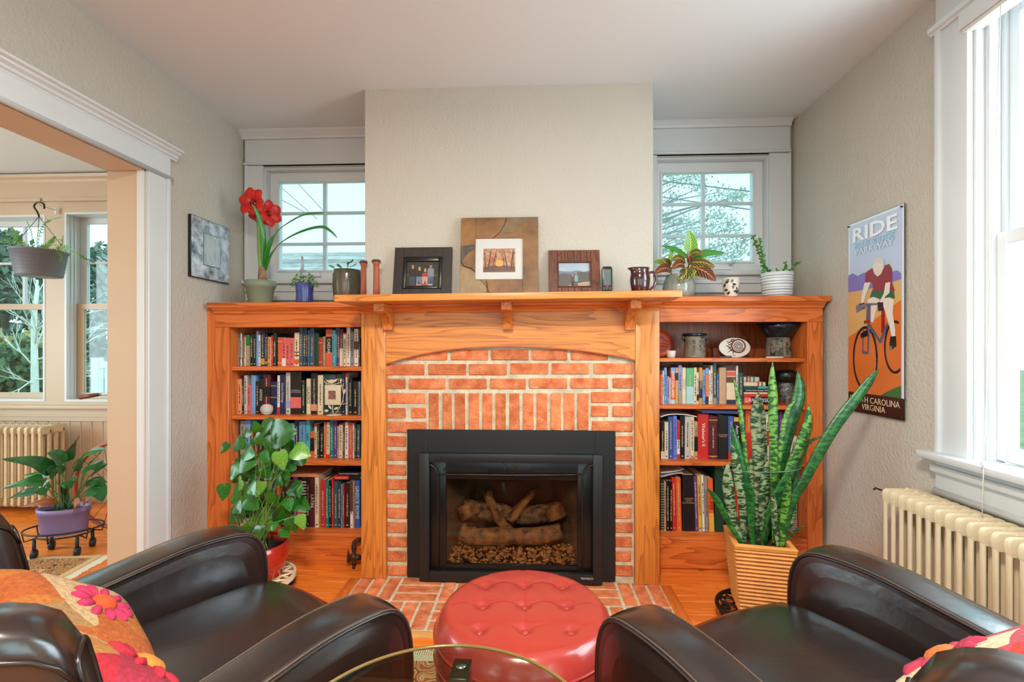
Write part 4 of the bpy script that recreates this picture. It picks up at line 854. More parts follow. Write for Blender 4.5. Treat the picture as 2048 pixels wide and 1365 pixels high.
# curved magazines lying over the right shelves
for nm, pts, c, Y in (('white magazine bowed over the books left of the red dictionary', [(143, 160), (200, 140), (280, 133), (360, 138), (430, 148), (475, 158)], 'white', YBK - 0.006), ('loose white papers bowed over the books on the right bottom shelf', [(143, 705), (190, 695), (240, 682), (300, 672), (350, 674)], 'pale grey', YBK - 0.004),
                      ('pale folder sloping over the books on the right bottom shelf', [(143, 668), (220, 660), (300, 648), (350, 634)], 'white', YBK + 0.002)):
    P = [atY(f4(a), g4(b_), Y) for a, b_ in pts]; b = B()
    b.loft([[p + Vector((0, 0, 0.0035)), p + Vector((0, 0, -0.0015)), p + Vector((0, 0.18, -0.0015)), p + Vector((0, 0.18, 0.0035))] for p in smooth_path(P, 4)], 0, True)
    o = rebase(b.build('magazine', cmat(c), smooth=30)); tag(o, nm, 'magazine', 'papers lying on the right shelves')

# ================================================================== ornaments on shelves and mantel
def lathe_thing(name, label, cat, prof, c, m, n=32, parent=None):
    o = B().lathe(prof, (0, 0, 0), n).build(name, m); o.location = c; WM[o] = Matrix.Translation(Vector(c)); return tag(o, label, cat)
def px(u0, u1, Y): return (XU(u1, Y) - XU(u0, Y)) / 2      # radius from a pixel width
YS = YFA + 0.10
# ---- right top shelf
z0 = zR[0]
# terracotta plate leaning
t = thing('decorative_plate', 'terracotta plate with dark drawing leaning at the left of the shelf', 'plate', (XU(1318, YS + 0.1), YS + 0.12, z0))
r = (ZV(1320, 659, YS + 0.1) - z0) / 2; cx = XU(1318, YS + 0.1)
Mp = Matrix.Translation((cx, YS + 0.12, z0 + r * 0.985)) @ Matrix.Rotation(R(80), 4, 'X')
pl = B().lathe([(0.001, 0.0), (r * 0.62, 0.0), (r * 0.7, 0.003), (r, 0.012), (r, 0.016), (r * 0.7, 0.008), (0.001, 0.006)], (0, 0, 0), 40).xform(Mp).build('dish', mat('terracotta_glaze', (206, 74, 36), 0.3, var=0.1, vs_=20), t)
b = B(); textb(b, 'ACC', 0.022, Mp @ Matrix.Translation((0.012, r * 0.42, 0.008)), 0.0006); textb(b, 'COLS', 0.02, Mp @ Matrix.Translation((0.014, -r * 0.45, 0.008)), 0.0006)
for pts in ([(-0.06, -0.01), (-0.02, 0.005), (0.0, 0.025), (0.02, 0.035), (0.035, 0.02), (0.055, 0.008)], [(0.0, -0.005), (0.03, 0.0), (0.06, -0.012)], [(-0.02, -0.022), (0.02, -0.016), (0.06, -0.026)]):
    b.tube([Mp @ Vector((x, y, 0.0085)) for x, y in pts], 0.0012, 5)
b.build('drawing', mat('glaze_ink', (60, 26, 16), 0.4), t)
lathe_thing('small_cup', 'small white ceramic cup in front of the terracotta plate', 'cup', [(0.001, 0), (0.021, 0), (0.024, 0.02), (0.026, 0.038), (0.0265, 0.04), (0.0235, 0.04), (0.021, 0.006), (0.001, 0.005)], (XU(1342, YS - 0.02), YS - 0.02, z0), mat('white_ceramic', (226, 222, 216), 0.3))
def stoneware(uc, v_top, v_bot, name, label, flare, txt, side, panel):
    Y = YS + 0.02; x = XU(uc, Y); h = ZV(uc, v_top, Y) - z0
    t = thing(name, label, 'mug', (x, Y, z0), rz=R(0))
    return t, x, Y, h
M_stone = mat('stoneware', (128, 120, 104), 0.5, var=0.18, vs_=30, bump=0.2, bs=60)
M_glz = mat('dark_blue_glaze', (20, 32, 40), 0.2, var=0.3, vs_=20)
M_ink = mat('carved_ink', (34, 28, 26), 0.7)
M_relief = mat('relief_print', (150, 142, 124), 0.6, vs_=70, col2=(26, 24, 24), bump=0.6, bs=70)
def curved_patch(b, r, z0_, z1_, a0, a1, h, mi=0, th=0.0015, n=8):
    ring = []
    for k in range(n + 1):
        a = a0 + (a1 - a0) * k / n
        ring.append([(rr * math.sin(a), -rr * math.cos(a), z) for rr, z in ((r(z0_) + th, z0_), (r(z1_) + th, z1_), (r(z1_) - 0.001, z1_), (r(z0_) - 0.001, z0_))])
    b.loft(ring, mi, True)
# jug with dark rim and two small handles
Y = YS + 0.02; x = XU(1389, Y); h = ZV(1389, 667.5, Y) - z0; rb = px(1367, 1410, Y)
t = thing('stoneware_jug', 'stoneware jug with dark rim lettered TOUR OF beside the terracotta plate', 'jug', (x, Y, z0))
prof = [(0.001, 0), (rb * 0.98, 0), (rb, 0.006), (rb * 0.97, h * 0.3), (rb * 0.92, h * 0.75), (rb * 0.96, h * 0.87), (rb * 0.9, h * 0.87), (rb * 0.86, 0.01), (0.001, 0.008)]
B().lathe(prof, (0, 0, 0)).build('body', M_stone, t, local=True)
B().lathe([(rb * 0.94, h * 0.86), (rb * 0.98, h * 0.9), (rb * 1.06, h), (rb * 1.02, h), (rb * 0.9, h * 0.88)], (0, 0, 0)).build('rim', M_glz, t, local=True)
for s_ in (-1, 1): B().tube([(s_ * rb * 1.04, 0, h * 0.97), (s_ * rb * 1.16, -0.004, h * 0.92), (s_ * rb * 1.12, -0.006, h * 0.78), (s_ * rb * 0.93, -0.004, h * 0.68)], 0.005, 8).build('handle', M_glz, t, local=True)
b = B(); rf = lambda z: rb * 0.95
curved_patch(b, rf, 0.012, h * 0.72, R(8), R(52), h); b.build('relief_panel', M_relief, t, local=True)
b = B(); textb(b, 'TOUR OF', 0.021, Matrix.Rotation(R(-20), 4, 'Z') @ Matrix.Translation((0, -rb * 0.985, h * 0.42)) @ FACE @ Matrix.Rotation(PI / 2, 4, 'Z'), 0.001)
textb(b, '2011', 0.016, Matrix.Rotation(R(30), 4, 'Z') @ Matrix.Translation((0, -rb * 0.97, h * 0.82)) @ FACE, 0.001); b.build('lettering', M_ink, t, local=True)
# mug that carries the dark bowl
Y = YS + 0.03; x = XU(1556, Y); h = ZV(1556, 675, Y) - z0; rb = px(1530, 1579, Y)
t = thing('stoneware_mug', 'stoneware mug lettered TOUR OF under the dark blue bowl', 'mug', (x, Y, z0))
B().lathe([(0.001, 0), (rb, 0), (rb * 1.0, 0.008), (rb * 0.92, h * 0.6), (rb * 0.86, h - 0.002), (rb * 0.8, h - 0.002), (rb * 0.86, 0.01), (0.001, 0.008)], (0, 0, 0)).build('body', M_stone, t, local=True)
b = B(); curved_patch(b, lambda z: rb * (1.0 - 0.13 * z / h), 0.01, h * 0.95, R(-62), R(-4), h); b.build('relief_panel', M_relief, t, local=True)
b = B()
for a, s_ in ((16, 'TOUR OF'), (34, 'DE'), (50, '2010')): textb(b, s_, 0.016, Matrix.Rotation(R(a), 4, 'Z') @ Matrix.Translation((0, -rb * 0.98, h * 0.45)) @ FACE @ Matrix.Rotation(PI / 2, 4, 'Z'), 0.0015)
b.build('lettering', M_ink, t, local=True)
zb = z0 + h; hb = ZV(1556, 647, Y) - zb; r1 = px(1518, 1600, Y)
lathe_thing('bowl', 'dark blue glazed bowl standing on the stoneware mug', 'bowl', [(0.001, 0), (rb * 0.9, 0), (rb * 0.95, 0.004), (r1 * 0.8, hb * 0.5), (r1, hb), (r1 * 0.97, hb), (r1 * 0.75, hb * 0.5), (rb * 0.8, 0.008), (0.001, 0.007)], (x, Y, zb), M_glz)
o = B().lathe([(0.001, 0.0), (0.038, 0), (0.041, 0.006), (0.036, 0.009), (0.001, 0.006)], (0, 0, 0)).build('small_dish', mat('white_ceramic', (226, 222, 216), 0.3)); o.location = (XU(1549, YS - 0.05), YS - 0.05, z0); o.scale = (1.2, 0.5, 0.8)
tag(o, 'small flat white dish in front of the stoneware mug', 'dish')
# oval plaque leaning
Y = YS + 0.06; c = atY(1471, 694, Y); rx, rz_ = px(1440, 1503, Y), (ZV(1471, 675.5, Y) - z0) / 2
t = thing('oval_plaque', 'white oval plaque with brown flaming spiral leaning on the shelf', 'plaque', (c.x, Y, z0))
Mp = Matrix.Translation((c.x, Y + 0.01, z0 + rz_ * 0.99)) @ Matrix.Rotation(R(83), 4, 'X')
B().prism([Mp @ Vector((rx * math.cos(2 * PI * k / 40), rz_ * math.sin(2 * PI * k / 40), 0)) for k in range(40)], Mp.to_3x3() @ Vector((0, 0, -0.008))).build('tile', mat('white_glaze', (236, 232, 224), 0.35), t, bevel=0.002)
b = B(); cxx, czz, rr = rx * 0.24, rz_ * 0.16, rz_ * 0.72
P = [Mp @ Vector((cxx + (0.1 + 0.62 * k / 44) * rr * math.cos(k * 0.42), czz + (0.1 + 0.62 * k / 44) * rr * math.sin(k * 0.42), 0.0012)) for k in range(45)]
b.tube(P, rr * 0.055, 6)
b.tube([Mp @ Vector((cxx + rr * 0.9 * math.cos(a * PI / 16), czz + rr * 0.9 * math.sin(a * PI / 16), 0.0006)) for a in range(32)], rr * 0.1, 6, closed=True)
for k in range(7):
    a = R(125 + k * 20); p0 = Vector((cxx + rr * 0.95 * math.cos(a), czz + rr * 0.95 * math.sin(a), 0.001)); d = Vector((-1, 0.22 - 0.07 * k, 0)); l_ = rx * (0.28 + 0.12 * (k % 2))
    b.tube([Mp @ (p0 + d * l_ * q + Vector((0, 0.006 * math.sin(q * 6 + k), 0))) for q in (0, 0.25, 0.5, 0.75, 1)], [0.0035, 0.003, 0.0035, 0.002, 0.0008], 6)
b.build('spiral', mat('brown_glaze', (112, 48, 20), 0.4), t)
b = B()
def arc_text(s_, rad, a0, step, size):
    for k, ch in enumerate(s_):
        a = R(a0 + k * step); up = step < 0
        textb(b, ch, size, Mp @ Matrix.Translation((cxx + rad * math.cos(a), czz + rad * math.sin(a), 0.003)) @ Matrix.Rotation(a + (-PI / 2 if up else PI / 2), 4, 'Z'), 0.0005)
arc_text('NATIONALS', rr * 0.9, 215, 14, rr * 0.2); arc_text('HINDEX', rr * 0.9, 130, -15, rr * 0.2)
b.build('rim_lettering', mat('white_glaze', (236, 232, 224), 0.35), t)
b = B(); textb(b, '2013', 0.009, Mp @ Matrix.Translation((-rx * 0.05, -rz_ * 0.78, 0.001)), 0.0005); b.build('date', M_ink, t)
b = B(); rg = random.Random(9)
pts = [(-0.035, 0, 0), (0.033, 0.004, 0), (0.036, 0.03, 0), (-0.03, 0.032, 0), (-0.037, 0.002, 0.005), (0.034, 0.003, 0.011), (0.037, 0.03, 0.012), (-0.02, 0.03, 0.008)]
o = B().hexa(pts).build('flat_stone', mat('slate_stone', (86, 84, 80), 0.8, var=0.3, vs_=40, bump=0.8, bs=60), None, bevel=0.003); o.location = (XU(1450, YS - 0.03), YS - 0.045, z0)
tag(o, 'flat grey stone in front of the oval plaque', 'stone')
o = B().box(-0.05, 0.08, 0, 0.03, 0, 0.055).build('wooden_block', mat('dark_wood_block', (110, 50, 26), 0.5, var=0.2, vs_=10), None, bevel=0.003); o.location = (XU(1445, YS + 0.12), YS + 0.13, z0); tag(o, 'dark brown wooden block behind the oval plaque', 'block')
# ---- jar with dark lid on the second right shelf
Y = YS + 0.03; x = XU(1572, Y); z1 = zR[1]; h = ZV(1572, 740, Y) - z1; r = px(1563, 1587, Y) * 1.15
t = thing('glass_jar', 'glass jar with big black lid beside the stacked books', 'jar', (x, Y, z1))
B().lathe([(0.001, 0), (r * 0.9, 0), (r, 0.006), (r, h * 0.6), (r * 0.9, h * 0.66), (r * 0.84, h * 0.66), (r * 0.92, h * 0.58), (r * 0.92, 0.008), (0.001, 0.006)], (0, 0, 0), 24).build('jar_body', mat('faceted_glass', (120, 128, 124), 0.12, spec=1.0, vs_=60, col2=(20, 22, 22), bump=0.8, bs=50), t, local=True)
B().lathe([(0.001, h * 0.64), (r * 1.25, h * 0.64), (r * 1.5, h * 0.68), (r * 1.55, h * 0.86), (r * 1.4, h * 0.97), (r * 0.5, h), (0.001, h)], (0, 0, 0), 24).build('lid', M_blackg, t, local=True)
B().tube([(-r * 1.5, 0, h * 0.75), (-r * 1.9, -0.01, h * 0.4), (-r * 1.6, -0.02, h * 0.15), (-r * 1.0, -0.02, h * 0.1)], 0.002, 6).tube([(r * 1.45, -0.01, h * 0.92), (r * 1.7, -0.015, h * 0.8), (r * 1.55, -0.01, h * 0.68)], 0.002, 6).build('wire_bail', M_steel, t, local=True)
# ---- left bookcase: globe pot, vine photo frame, stone
Y = YFA + 0.055; z1 = zL[1]
t = thing('striped_pot', 'tiny round white pot with coloured stripes in front of the books', 'pot', (XU(533.5, Y), Y, z1)); r = px(521, 545, Y)
prof = [(r * 0.45, 0), (r * 0.8, r * 0.3), (r, r * 0.85), (r * 0.9, r * 1.35), (r * 0.55, r * 1.66), (r * 0.48, r * 1.66), (r * 0.8, r * 1.3), (0.001, r * 1.1)]
B().lathe(prof, (0, 0, 0), 24).build('pot_body', mat('pale_ceramic', (214, 210, 204), 0.35), t, local=True)
for q, c in ((0.55, (60, 120, 120)), (0.85, (186, 80, 76)), (1.12, (110, 150, 120)), (1.35, (206, 96, 80))): B().tube([(r * (1.0 if q < 1.2 else 0.92) * (0.93 if q < 0.6 else 1) * math.cos(a * PI / 12), r * (1.0 if q < 1.2 else 0.92) * (0.93 if q < 0.6 else 1) * math.sin(a * PI / 12), r * q) for a in range(24)], 0.0012, 5, closed=True).build('stripe', mat('stripe_%d' % c[0], c, 0.4), t, local=True)
M_vine = mat('cream_metal', (226, 210, 182), 0.45)
Y = YFA + 0.045
q1 = lambda x, y, dy=0.0: atY(440 + x / 5.25, 600 + y / 5.25, Y + dy)
t = thing('vine_photo_frame', 'cream metal photo frame with bird and leafy vine in front of books', 'photo frame', (q1(1190, 1215).x, Y, z1))
c = q1(1190, 1215); B().lathe([(0.001, 0), (0.042, 0), (0.044, 0.003), (0.03, 0.006), (0.001, 0.007)], (c.x, Y + 0.012, z1), 28).build('base', M_vine, t)
a, d = q1(1098, 1105), q1(1268, 895)
fr = B().box(a.x, d.x, Y, Y + 0.008, a.z, d.z).build('frame_plate', M_vine, t, bevel=0.002)
a2, d2 = q1(1138, 1045), q1(1215, 955); B().box(a2.x, d2.x, Y - 0.0008, Y + 0.001, a2.z, d2.z).build('photo', mat('photo_dark', (60, 54, 80), 0.4, vs_=120, col2=(176, 120, 100)), fr)
base = q1(1185, 1205)
B().tube([(base.x, Y + 0.008, z1 + 0.005), q1(1182, 1150, 0.006), q1(1183, 1100, 0.006)], 0.0022, 7).tube([q1(1205, 1205, 0.004), q1(1245, 1150, 0.004), q1(1285, 1080, 0.002), q1(1298, 1000, 0.002), q1(1278, 900, 0.002), q1(1262, 850, 0.002)], 0.0022, 7).build('stem', M_vine, t)
B().tube([q1(1095, 850), q1(1110, 880), q1(1190, 888), q1(1270, 870)], 0.0022, 7).tube([q1(1298, 1000), q1(1315, 965)], 0.0018, 6).tube([q1(1285, 1100), q1(1330, 1085)], 0.0018, 6).tube([q1(1275, 920), q1(1300, 890)], 0.0018, 6).build('branch', M_vine, t)
def flat_leaf(bld, p0, p1, w_, yv):
    p0, p1 = Vector(p0), Vector(p1); ax = p1 - p0; sd = Vector((-ax.z, 0, ax.x)).normalized(); pts = []
    pr = [0, 0.6, 1, 0.8, 0]; f = [0, 0.2, 0.45, 0.75, 1]
    loop = [p0 + ax * f[i] + sd * w_ * pr[i] for i in range(5)] + [p0 + ax * f[i] - sd * w_ * pr[i] for i in (3, 2, 1)]
    bld.prism(loop, (0, yv, 0))
for p0, p1, w_ in ((q1(1170, 1150), q1(1135, 1105), 0.006), (q1(1140, 1165), q1(1092, 1165), 0.007), (q1(1195, 1150), q1(1245, 1130), 0.007), (q1(1300, 990), q1(1312, 935), 0.006), (q1(1266, 870), q1(1272, 825), 0.006)):
    b = B(); flat_leaf(b, p0, p1, w_, 0.003); b.build('leaf', M_vine, t)
b = B(); P = [q1(*p) for p in ((1105, 835), (1130, 848), (1165, 838), (1200, 840), (1240, 826), (1215, 862), (1175, 880), (1135, 872))]; b.prism(P, (0, 0.006, 0)).build('bird', M_vine, t, bevel=0.001, seg=1)
o = B().ball((0, 0, 0), (0.055, 0.03, 0.03), 14, 9)
o.v = [v + Vector((random.uniform(-1, 1), random.uniform(-1, 1), random.uniform(-1, 1))) * 0.003 for v in o.v]
o = o.build('rough_stone', mat('crystal_stone', (150, 132, 116), 0.5, var=0.4, vs_=60, bump=1.0, bs=50)); o.location = (XU(574, YFA + 0.05), YFA + 0.055, zL[2] + 0.03); tag(o, 'rough grey crystal stone on the third shelf behind pothos leaves', 'stone')

# ================================================================== mantel things
def ztop(u, Y): return tl(XU(u, Y), zSh1)
zx6 = lambda x: 760 + x / 3.593
zy6 = lambda y: 420 + y / 3.593
def leaning_frame(name, label, ua, ub, vt, Y, depth_m, m_frame, group=None):
    """picture frame leaning on the chimney: returns root, local matrix (x right, y up, z towards room), width, height"""
    xa, xb = XU(ua, Y), XU(ub, Y); um = (ua + ub) / 2; zb = ztop(um, Y); h = ZV(um, vt, Y + 0.05) - zb
    t = thing(name, label, 'picture frame', ((xa + xb) / 2, Y, zb), group=group)
    lean = math.atan2(0.055, h)
    M = Matrix.Translation(((xa + xb) / 2, Y, zb)) @ Matrix.Rotation(PI / 2 - lean, 4, 'X')
    return t, M, xb - xa, h / math.cos(lean)
def lbox(b, M, x0, x1, y0, y1, z0_, z1_, mi=0):
    k = len(b.v); b.box(x0, x1, y0, y1, z0_, z1_, mi)
    for i in range(k, len(b.v)): b.v[i] = M @ b.v[i]
    return b
def lpoly(b, M, pts, z, th=0.0005, mi=0):
    b.prism([M @ Vector((x, y, z)) for x, y in pts], M.to_3x3() @ Vector((0, 0, th)), mi)
def ell(cx, cy, rx, ry, n=12): return [(cx + rx * math.cos(2 * PI * k / n), cy + ry * math.sin(2 * PI * k / n)) for k in range(n)]
GF = 'picture frames leaning on the chimney above the mantel'
# black wooden frame with the family photo
t, M, W, H = leaning_frame('picture_frame', 'black wooden frame with family photo, leftmost on the mantel', 784, 900.5, 494.5, 2.42, 0.02, None, GF)
M_blk = oak('black_stained_wood', 'Z', (46, 36, 32), (24, 18, 17), rough=0.5)
nx0, nx1, ny0, ny1 = -W * 0.34, W * 0.34, H * 0.19, H * 0.81
b = B(); lbox(b, M, -W / 2, nx0, 0, H, -0.018, 0); lbox(b, M, nx1, W / 2, 0, H, -0.018, 0); lbox(b, M, nx0, nx1, ny1, H, -0.018, 0); lbox(b, M, nx0, nx1, 0, ny0, -0.018, 0)
b.build('outer_frame', M_blk, t, bevel=0.001, seg=1)
b = B()
for x0, x1, y0, y1 in ((nx0, nx0 + W * 0.06, ny0, ny1), (nx1 - W * 0.06, nx1, ny0, ny1), (nx0 + W * 0.06, nx1 - W * 0.06, ny1 - H * 0.09, ny1), (nx0 + W * 0.06, nx1 - W * 0.06, ny0, ny0 + H * 0.05)): lbox(b, M, x0, x1, y0, y1, -0.014, 0.006)
b.build('inner_moulding', M_blackg, t, bevel=0.003)
pw0, pw1, ph0, ph1 = nx0 + W * 0.06, nx1 - W * 0.06, ny0 + H * 0.05, ny1 - H * 0.09
b = B(); lbox(b, M, pw0, pw1, ph0, ph1, -0.012, -0.008); ph = b.build('photo', mat('photo_garden', (72, 66, 48), 0.4, vs_=60, col2=(34, 40, 26)), t)
pw, phh = pw1 - pw0, ph1 - ph0
def PP(x, y): return (pw0 + pw * x, ph0 + phh * y)
def shp(name, pts, col, z=-0.0079, par=None, MM=None):
    b_ = B(); lpoly(b_, MM or M, pts, z); return b_.build(name, mat('print_%d_%d_%d' % col, col, 0.4), par or ph)
shp('printed_bench', [PP(0.02, 0.42), PP(0.98, 0.42), PP(0.98, 0.5), PP(0.02, 0.5)], (96, 84, 62))
for cx_, top, body, leg, hair, foot in ((0.19, 0.74, (40, 34, 48), (60, 80, 96), (196, 160, 110), (120, 60, 50)), (0.4, 0.66, (36, 44, 34), (120, 140, 164), (206, 180, 130), (196, 150, 120)), (0.58, 0.6, (206, 52, 66), (220, 170, 150), (196, 160, 120), (206, 60, 90)), (0.75, 0.8, (146, 156, 164), (84, 100, 140), (70, 50, 36), (190, 190, 190))):
    hgt = top - 0.05
    shp('printed_legs', [PP(cx_ - 0.09, 0.42), PP(cx_ + 0.09, 0.42), PP(cx_ + 0.08, 0.1), PP(cx_ + 0.03, 0.08), PP(cx_ + 0.01, 0.28), PP(cx_ - 0.03, 0.08), PP(cx_ - 0.08, 0.1)], leg, -0.0074)
    shp('printed_torso', [PP(cx_ - 0.1, 0.4), PP(cx_ + 0.1, 0.4), PP(cx_ + 0.1, hgt - 0.06), PP(cx_ + 0.05, hgt), PP(cx_ - 0.05, hgt), PP(cx_ - 0.1, hgt - 0.06)], body, -0.0069)
    shp('printed_face', [PP(*q) for q in ell(cx_, top + 0.04, 0.035, 0.07)], (216, 170, 140), -0.0064)
    shp('printed_hair', [PP(*q) for q in ell(cx_, top + 0.09, 0.037, 0.045)], hair, -0.0059)
    shp('printed_shoes', [PP(cx_ - 0.09, 0.04), PP(cx_ + 0.08, 0.04), PP(cx_ + 0.07, 0.1), PP(cx_ - 0.08, 0.1)], foot, -0.0064)
b = B(); lbox(b, M, pw0, pw1, ph0, ph1, -0.0052, -0.0046); b.build('glazing', M_glass, t)
# large slate frame with autumn print
t, M, W, H = leaning_frame('picture_frame', 'large brown slate frame with autumn trees print, middle of the mantel', 919, 1076.5, 434.5, 2.415, 0.02, None, GF)
M_slate = mat('rust_slate', (150, 102, 52), 0.5, vs_=7, col2=(88, 58, 30), bump=0.4, bs=30)
x0, x1, y0, y1 = -W * 0.305, W * 0.303, H * 0.225, H * 0.735
b = B(); lbox(b, M, -W / 2, x0, 0, H, -0.014, 0); lbox(b, M, x1, W / 2, 0, H, -0.014, 0); lbox(b, M, x0, x1, y1, H, -0.014, 0); lbox(b, M, x0, x1, 0, y0, -0.014, 0)
sl = b.build('slate_border', M_slate, t, bevel=0.001, seg=1)
def SF(x, y): return (-W / 2 + W * (x - 572) / 564, H * (577 - y) / 527)
def slab(pts, col, nm='slate_patch'):
    b_ = B(); lpoly(b_, M, [SF(*p) for p in pts], 0.0001, 0.0012); b_.build(nm, mat('slate_%d_%d_%d' % col, col, 0.5, var=0.15, vs_=20, bump=0.3, bs=40), sl)
slab([(574, 240), (678, 228), (678, 262), (640, 280), (605, 310), (590, 335), (574, 340)], (74, 62, 50))
slab([(574, 372), (620, 385), (680, 412), (680, 462), (740, 468), (765, 500), (775, 540), (750, 575), (574, 575)], (146, 120, 84))
slab([(905, 58), (1132, 50), (1132, 90), (1080, 66), (1040, 84), (1010, 110), (960, 150), (900, 160), (850, 170), (880, 120)], (116, 92, 58))
def crack(pts, r_=0.0016):
    b_ = B(); b_.tube([M @ Vector(SF(*p) + (0.0012,)) for p in pts], r_, 5); b_.build('crack', mat('slate_crack', (44, 32, 24), 0.7), sl)
crack([(905, 55), (890, 100), (860, 150), (810, 190)]); crack([(574, 340), (600, 372), (650, 385), (682, 412)], 0.0025); crack([(725, 465), (760, 500), (780, 540), (850, 577)]); crack([(765, 470), (775, 530), (745, 577)], 0.002)
mt = B(); lbox(mt, M, x0, x1, y0, y1, -0.012, -0.006); mt = mt.build('mat_board', mat('white_mat', (240, 238, 234), 0.8), t)
qx0, qx1, qy0, qy1 = -W * 0.205, W * 0.207, H * 0.315, H * 0.61
b = B(); lbox(b, M, qx0, qx1, qy0, qy1, -0.0059, -0.0055); pr_ = b.build('autumn_print', mat('autumn_leaves', (186, 78, 30), 0.5, vs_=55, col2=(224, 190, 150)), t)
def QP(x, y): return (qx0 + (qx1 - qx0) * x, qy0 + (qy1 - qy0) * y)
shp('printed_road', [QP(0, 0), QP(1, 0), QP(1, 0.2), QP(0.55, 0.3), QP(0.45, 0.3), QP(0, 0.2)], (110, 62, 32), -0.0055, pr_, M)
shp('printed_glow', [QP(*q) for q in ell(0.5, 0.38, 0.16, 0.14)], (238, 178, 70), -0.0052, pr_, M)
for k, (xa, lean_, wd) in enumerate(((0.08, -0.05, 0.035), (0.16, 0.08, 0.05), (0.28, 0.14, 0.03), (0.36, 0.05, 0.02), (0.66, -0.06, 0.025), (0.76, -0.12, 0.045), (0.87, 0.06, 0.05), (0.95, -0.02, 0.03))):
    shp('printed_trunk', [QP(max(xa - wd / 2, 0), 0.12), QP(min(xa + wd / 2, 1), 0.12), QP(min(max(xa + lean_ + wd * 0.25, 0), 1), 0.95), QP(min(max(xa + lean_ - wd * 0.1, 0), 1), 0.95)], (48, 30, 22), -0.0049, pr_, M)
b = B(); lbox(b, M, x0, x1, y0, y1, -0.0042, -0.0036); b.build('glazing', M_glass, t)
# brown plank frame with hiking photo
t, M, W, H = leaning_frame('picture_frame', 'brown plank frame with mountain photo, rightmost on the mantel', 1097.5, 1202, 500, 2.43, 0.02, None, GF)
M_plk = oak('reddish_plank', 'Z', (112, 58, 34), (62, 30, 18), rough=0.5, rnd=0.18)
x0, x1, y0, y1 = -W * 0.33, W * 0.33, H * 0.2, H * 0.76
for k in range(8):
    a_, b__ = -W / 2 + W * k / 8, -W / 2 + W * (k + 1) / 8
    b = B()
    if k == 7: a_ = x1
    if k in (0,): lbox(b, M, a_, x0, 0, H, -0.016, 0)
    elif k == 7: lbox(b, M, x1, b__, 0, H, -0.016, 0)
    else:
        a_ = max(a_, x0); 
        if k == 1: a_ = x0
        if k == 6: b__ = x1
        lbox(b, M, a_ + 0.0006, b__ - 0.0006, y1, H, -0.016, 0); b.build('plank', M_plk, t, bevel=0.001, seg=1); b = B(); lbox(b, M, a_ + 0.0006, b__ - 0.0006, 0, y0, -0.016, 0)
    b.build('plank', M_plk, t, bevel=0.001, seg=1)
b = B()
for q in ((x0, x0 + 0.008, y0, y1), (x1 - 0.008, x1, y0, y1), (x0 + 0.008, x1 - 0.008, y1 - 0.008, y1), (x0 + 0.008, x1 - 0.008, y0, y0 + 0.008)): lbox(b, M, *q, -0.016, 0.003)
b.build('inner_moulding', mat('dark_red_wood', (84, 40, 24), 0.45), t, bevel=0.002, seg=1)
pw0, pw1, ph0, ph1 = x0 + 0.008, x1 - 0.008, y0 + 0.008, y1 - 0.008; pw, phh = pw1 - pw0, ph1 - ph0
b = B(); lbox(b, M, pw0, pw1, ph0, ph1, -0.012, -0.008); ph = b.build('photo', mat('photo_sky', (176, 200, 220), 0.4, vs_=14, col2=(206, 220, 230)), t)
shp('printed_far_ridge', [PP(0, 0.5), PP(1, 0.5), PP(1, 0.66), PP(0.8, 0.62), PP(0.6, 0.68), PP(0.4, 0.63), PP(0, 0.66)], (120, 140, 170), -0.0078, ph)
shp('printed_slope', [PP(0, 0.0), PP(1, 0.0), PP(1, 0.58), PP(0.7, 0.62), PP(0.4, 0.5), PP(0.15, 0.56), PP(0, 0.5)], (104, 98, 92), -0.0073, ph)
shp('printed_rock', [PP(0.2, 0.0), PP(1, 0.0), PP(1, 0.2), PP(0.8, 0.18), PP(0.5, 0.1)], (206, 176, 146), -0.0068, ph)
for cx_, tp, c1_, c2_ in ((0.45, 0.5, (120, 60, 64), (40, 40, 56)), (0.56, 0.54, (120, 190, 190), (110, 90, 80))):
    shp('printed_legs', [PP(cx_ - 0.05, 0.02), PP(cx_ + 0.05, 0.02), PP(cx_ + 0.05, 0.22), PP(cx_ - 0.05, 0.22)], c2_, -0.0063, ph)
    shp('printed_torso', [PP(cx_ - 0.055, 0.2), PP(cx_ + 0.055, 0.2), PP(cx_ + 0.055, tp - 0.09), PP(cx_ - 0.055, tp - 0.09)], c1_, -0.0058, ph)
    shp('printed_face', [PP(*q) for q in ell(cx_, tp - 0.03, 0.03, 0.06)], (196, 140, 110), -0.0053, ph)
b = B(); lbox(b, M, pw0, pw1, ph0, ph1, -0.0045, -0.004); b.build('glazing', M_glass, t)
# cordless phone in its cradle
Y = 2.41; x0, x1 = XU(1203.5, Y), XU(1225.5, Y); zb = ztop(1215, Y); h = ZV(1215, 533, Y) - zb; xm = (x0 + x1) / 2; hw = (x1 - x0) / 2
t = thing('cordless_phone', 'black cordless phone standing in its cradle on the mantel', 'phone', (xm, Y, zb))
prof = [(-hw * 0.9, 0.004), (hw * 0.9, 0.004), (hw * 0.95, h * 0.5), (hw, h * 0.9), (hw * 0.75, h), (-hw * 0.75, h), (-hw, h * 0.9), (-hw * 0.95, h * 0.5)]
B().prism([(a_, 0.0, z) for a_, z in prof], (0, 0.018, 0)).build('handset', M_blackg, t, bevel=0.003, local=True)
B().prism([(a_, -0.0008, z) for a_, z in ((-hw * 0.62, h * 0.36), (hw * 0.62, h * 0.36), (hw * 0.66, h * 0.9), (-hw * 0.66, h * 0.9))], (0, 0.003, 0)).build('screen', mat('phone_screen', (96, 108, 106), 0.25), t, local=True)
b = B()
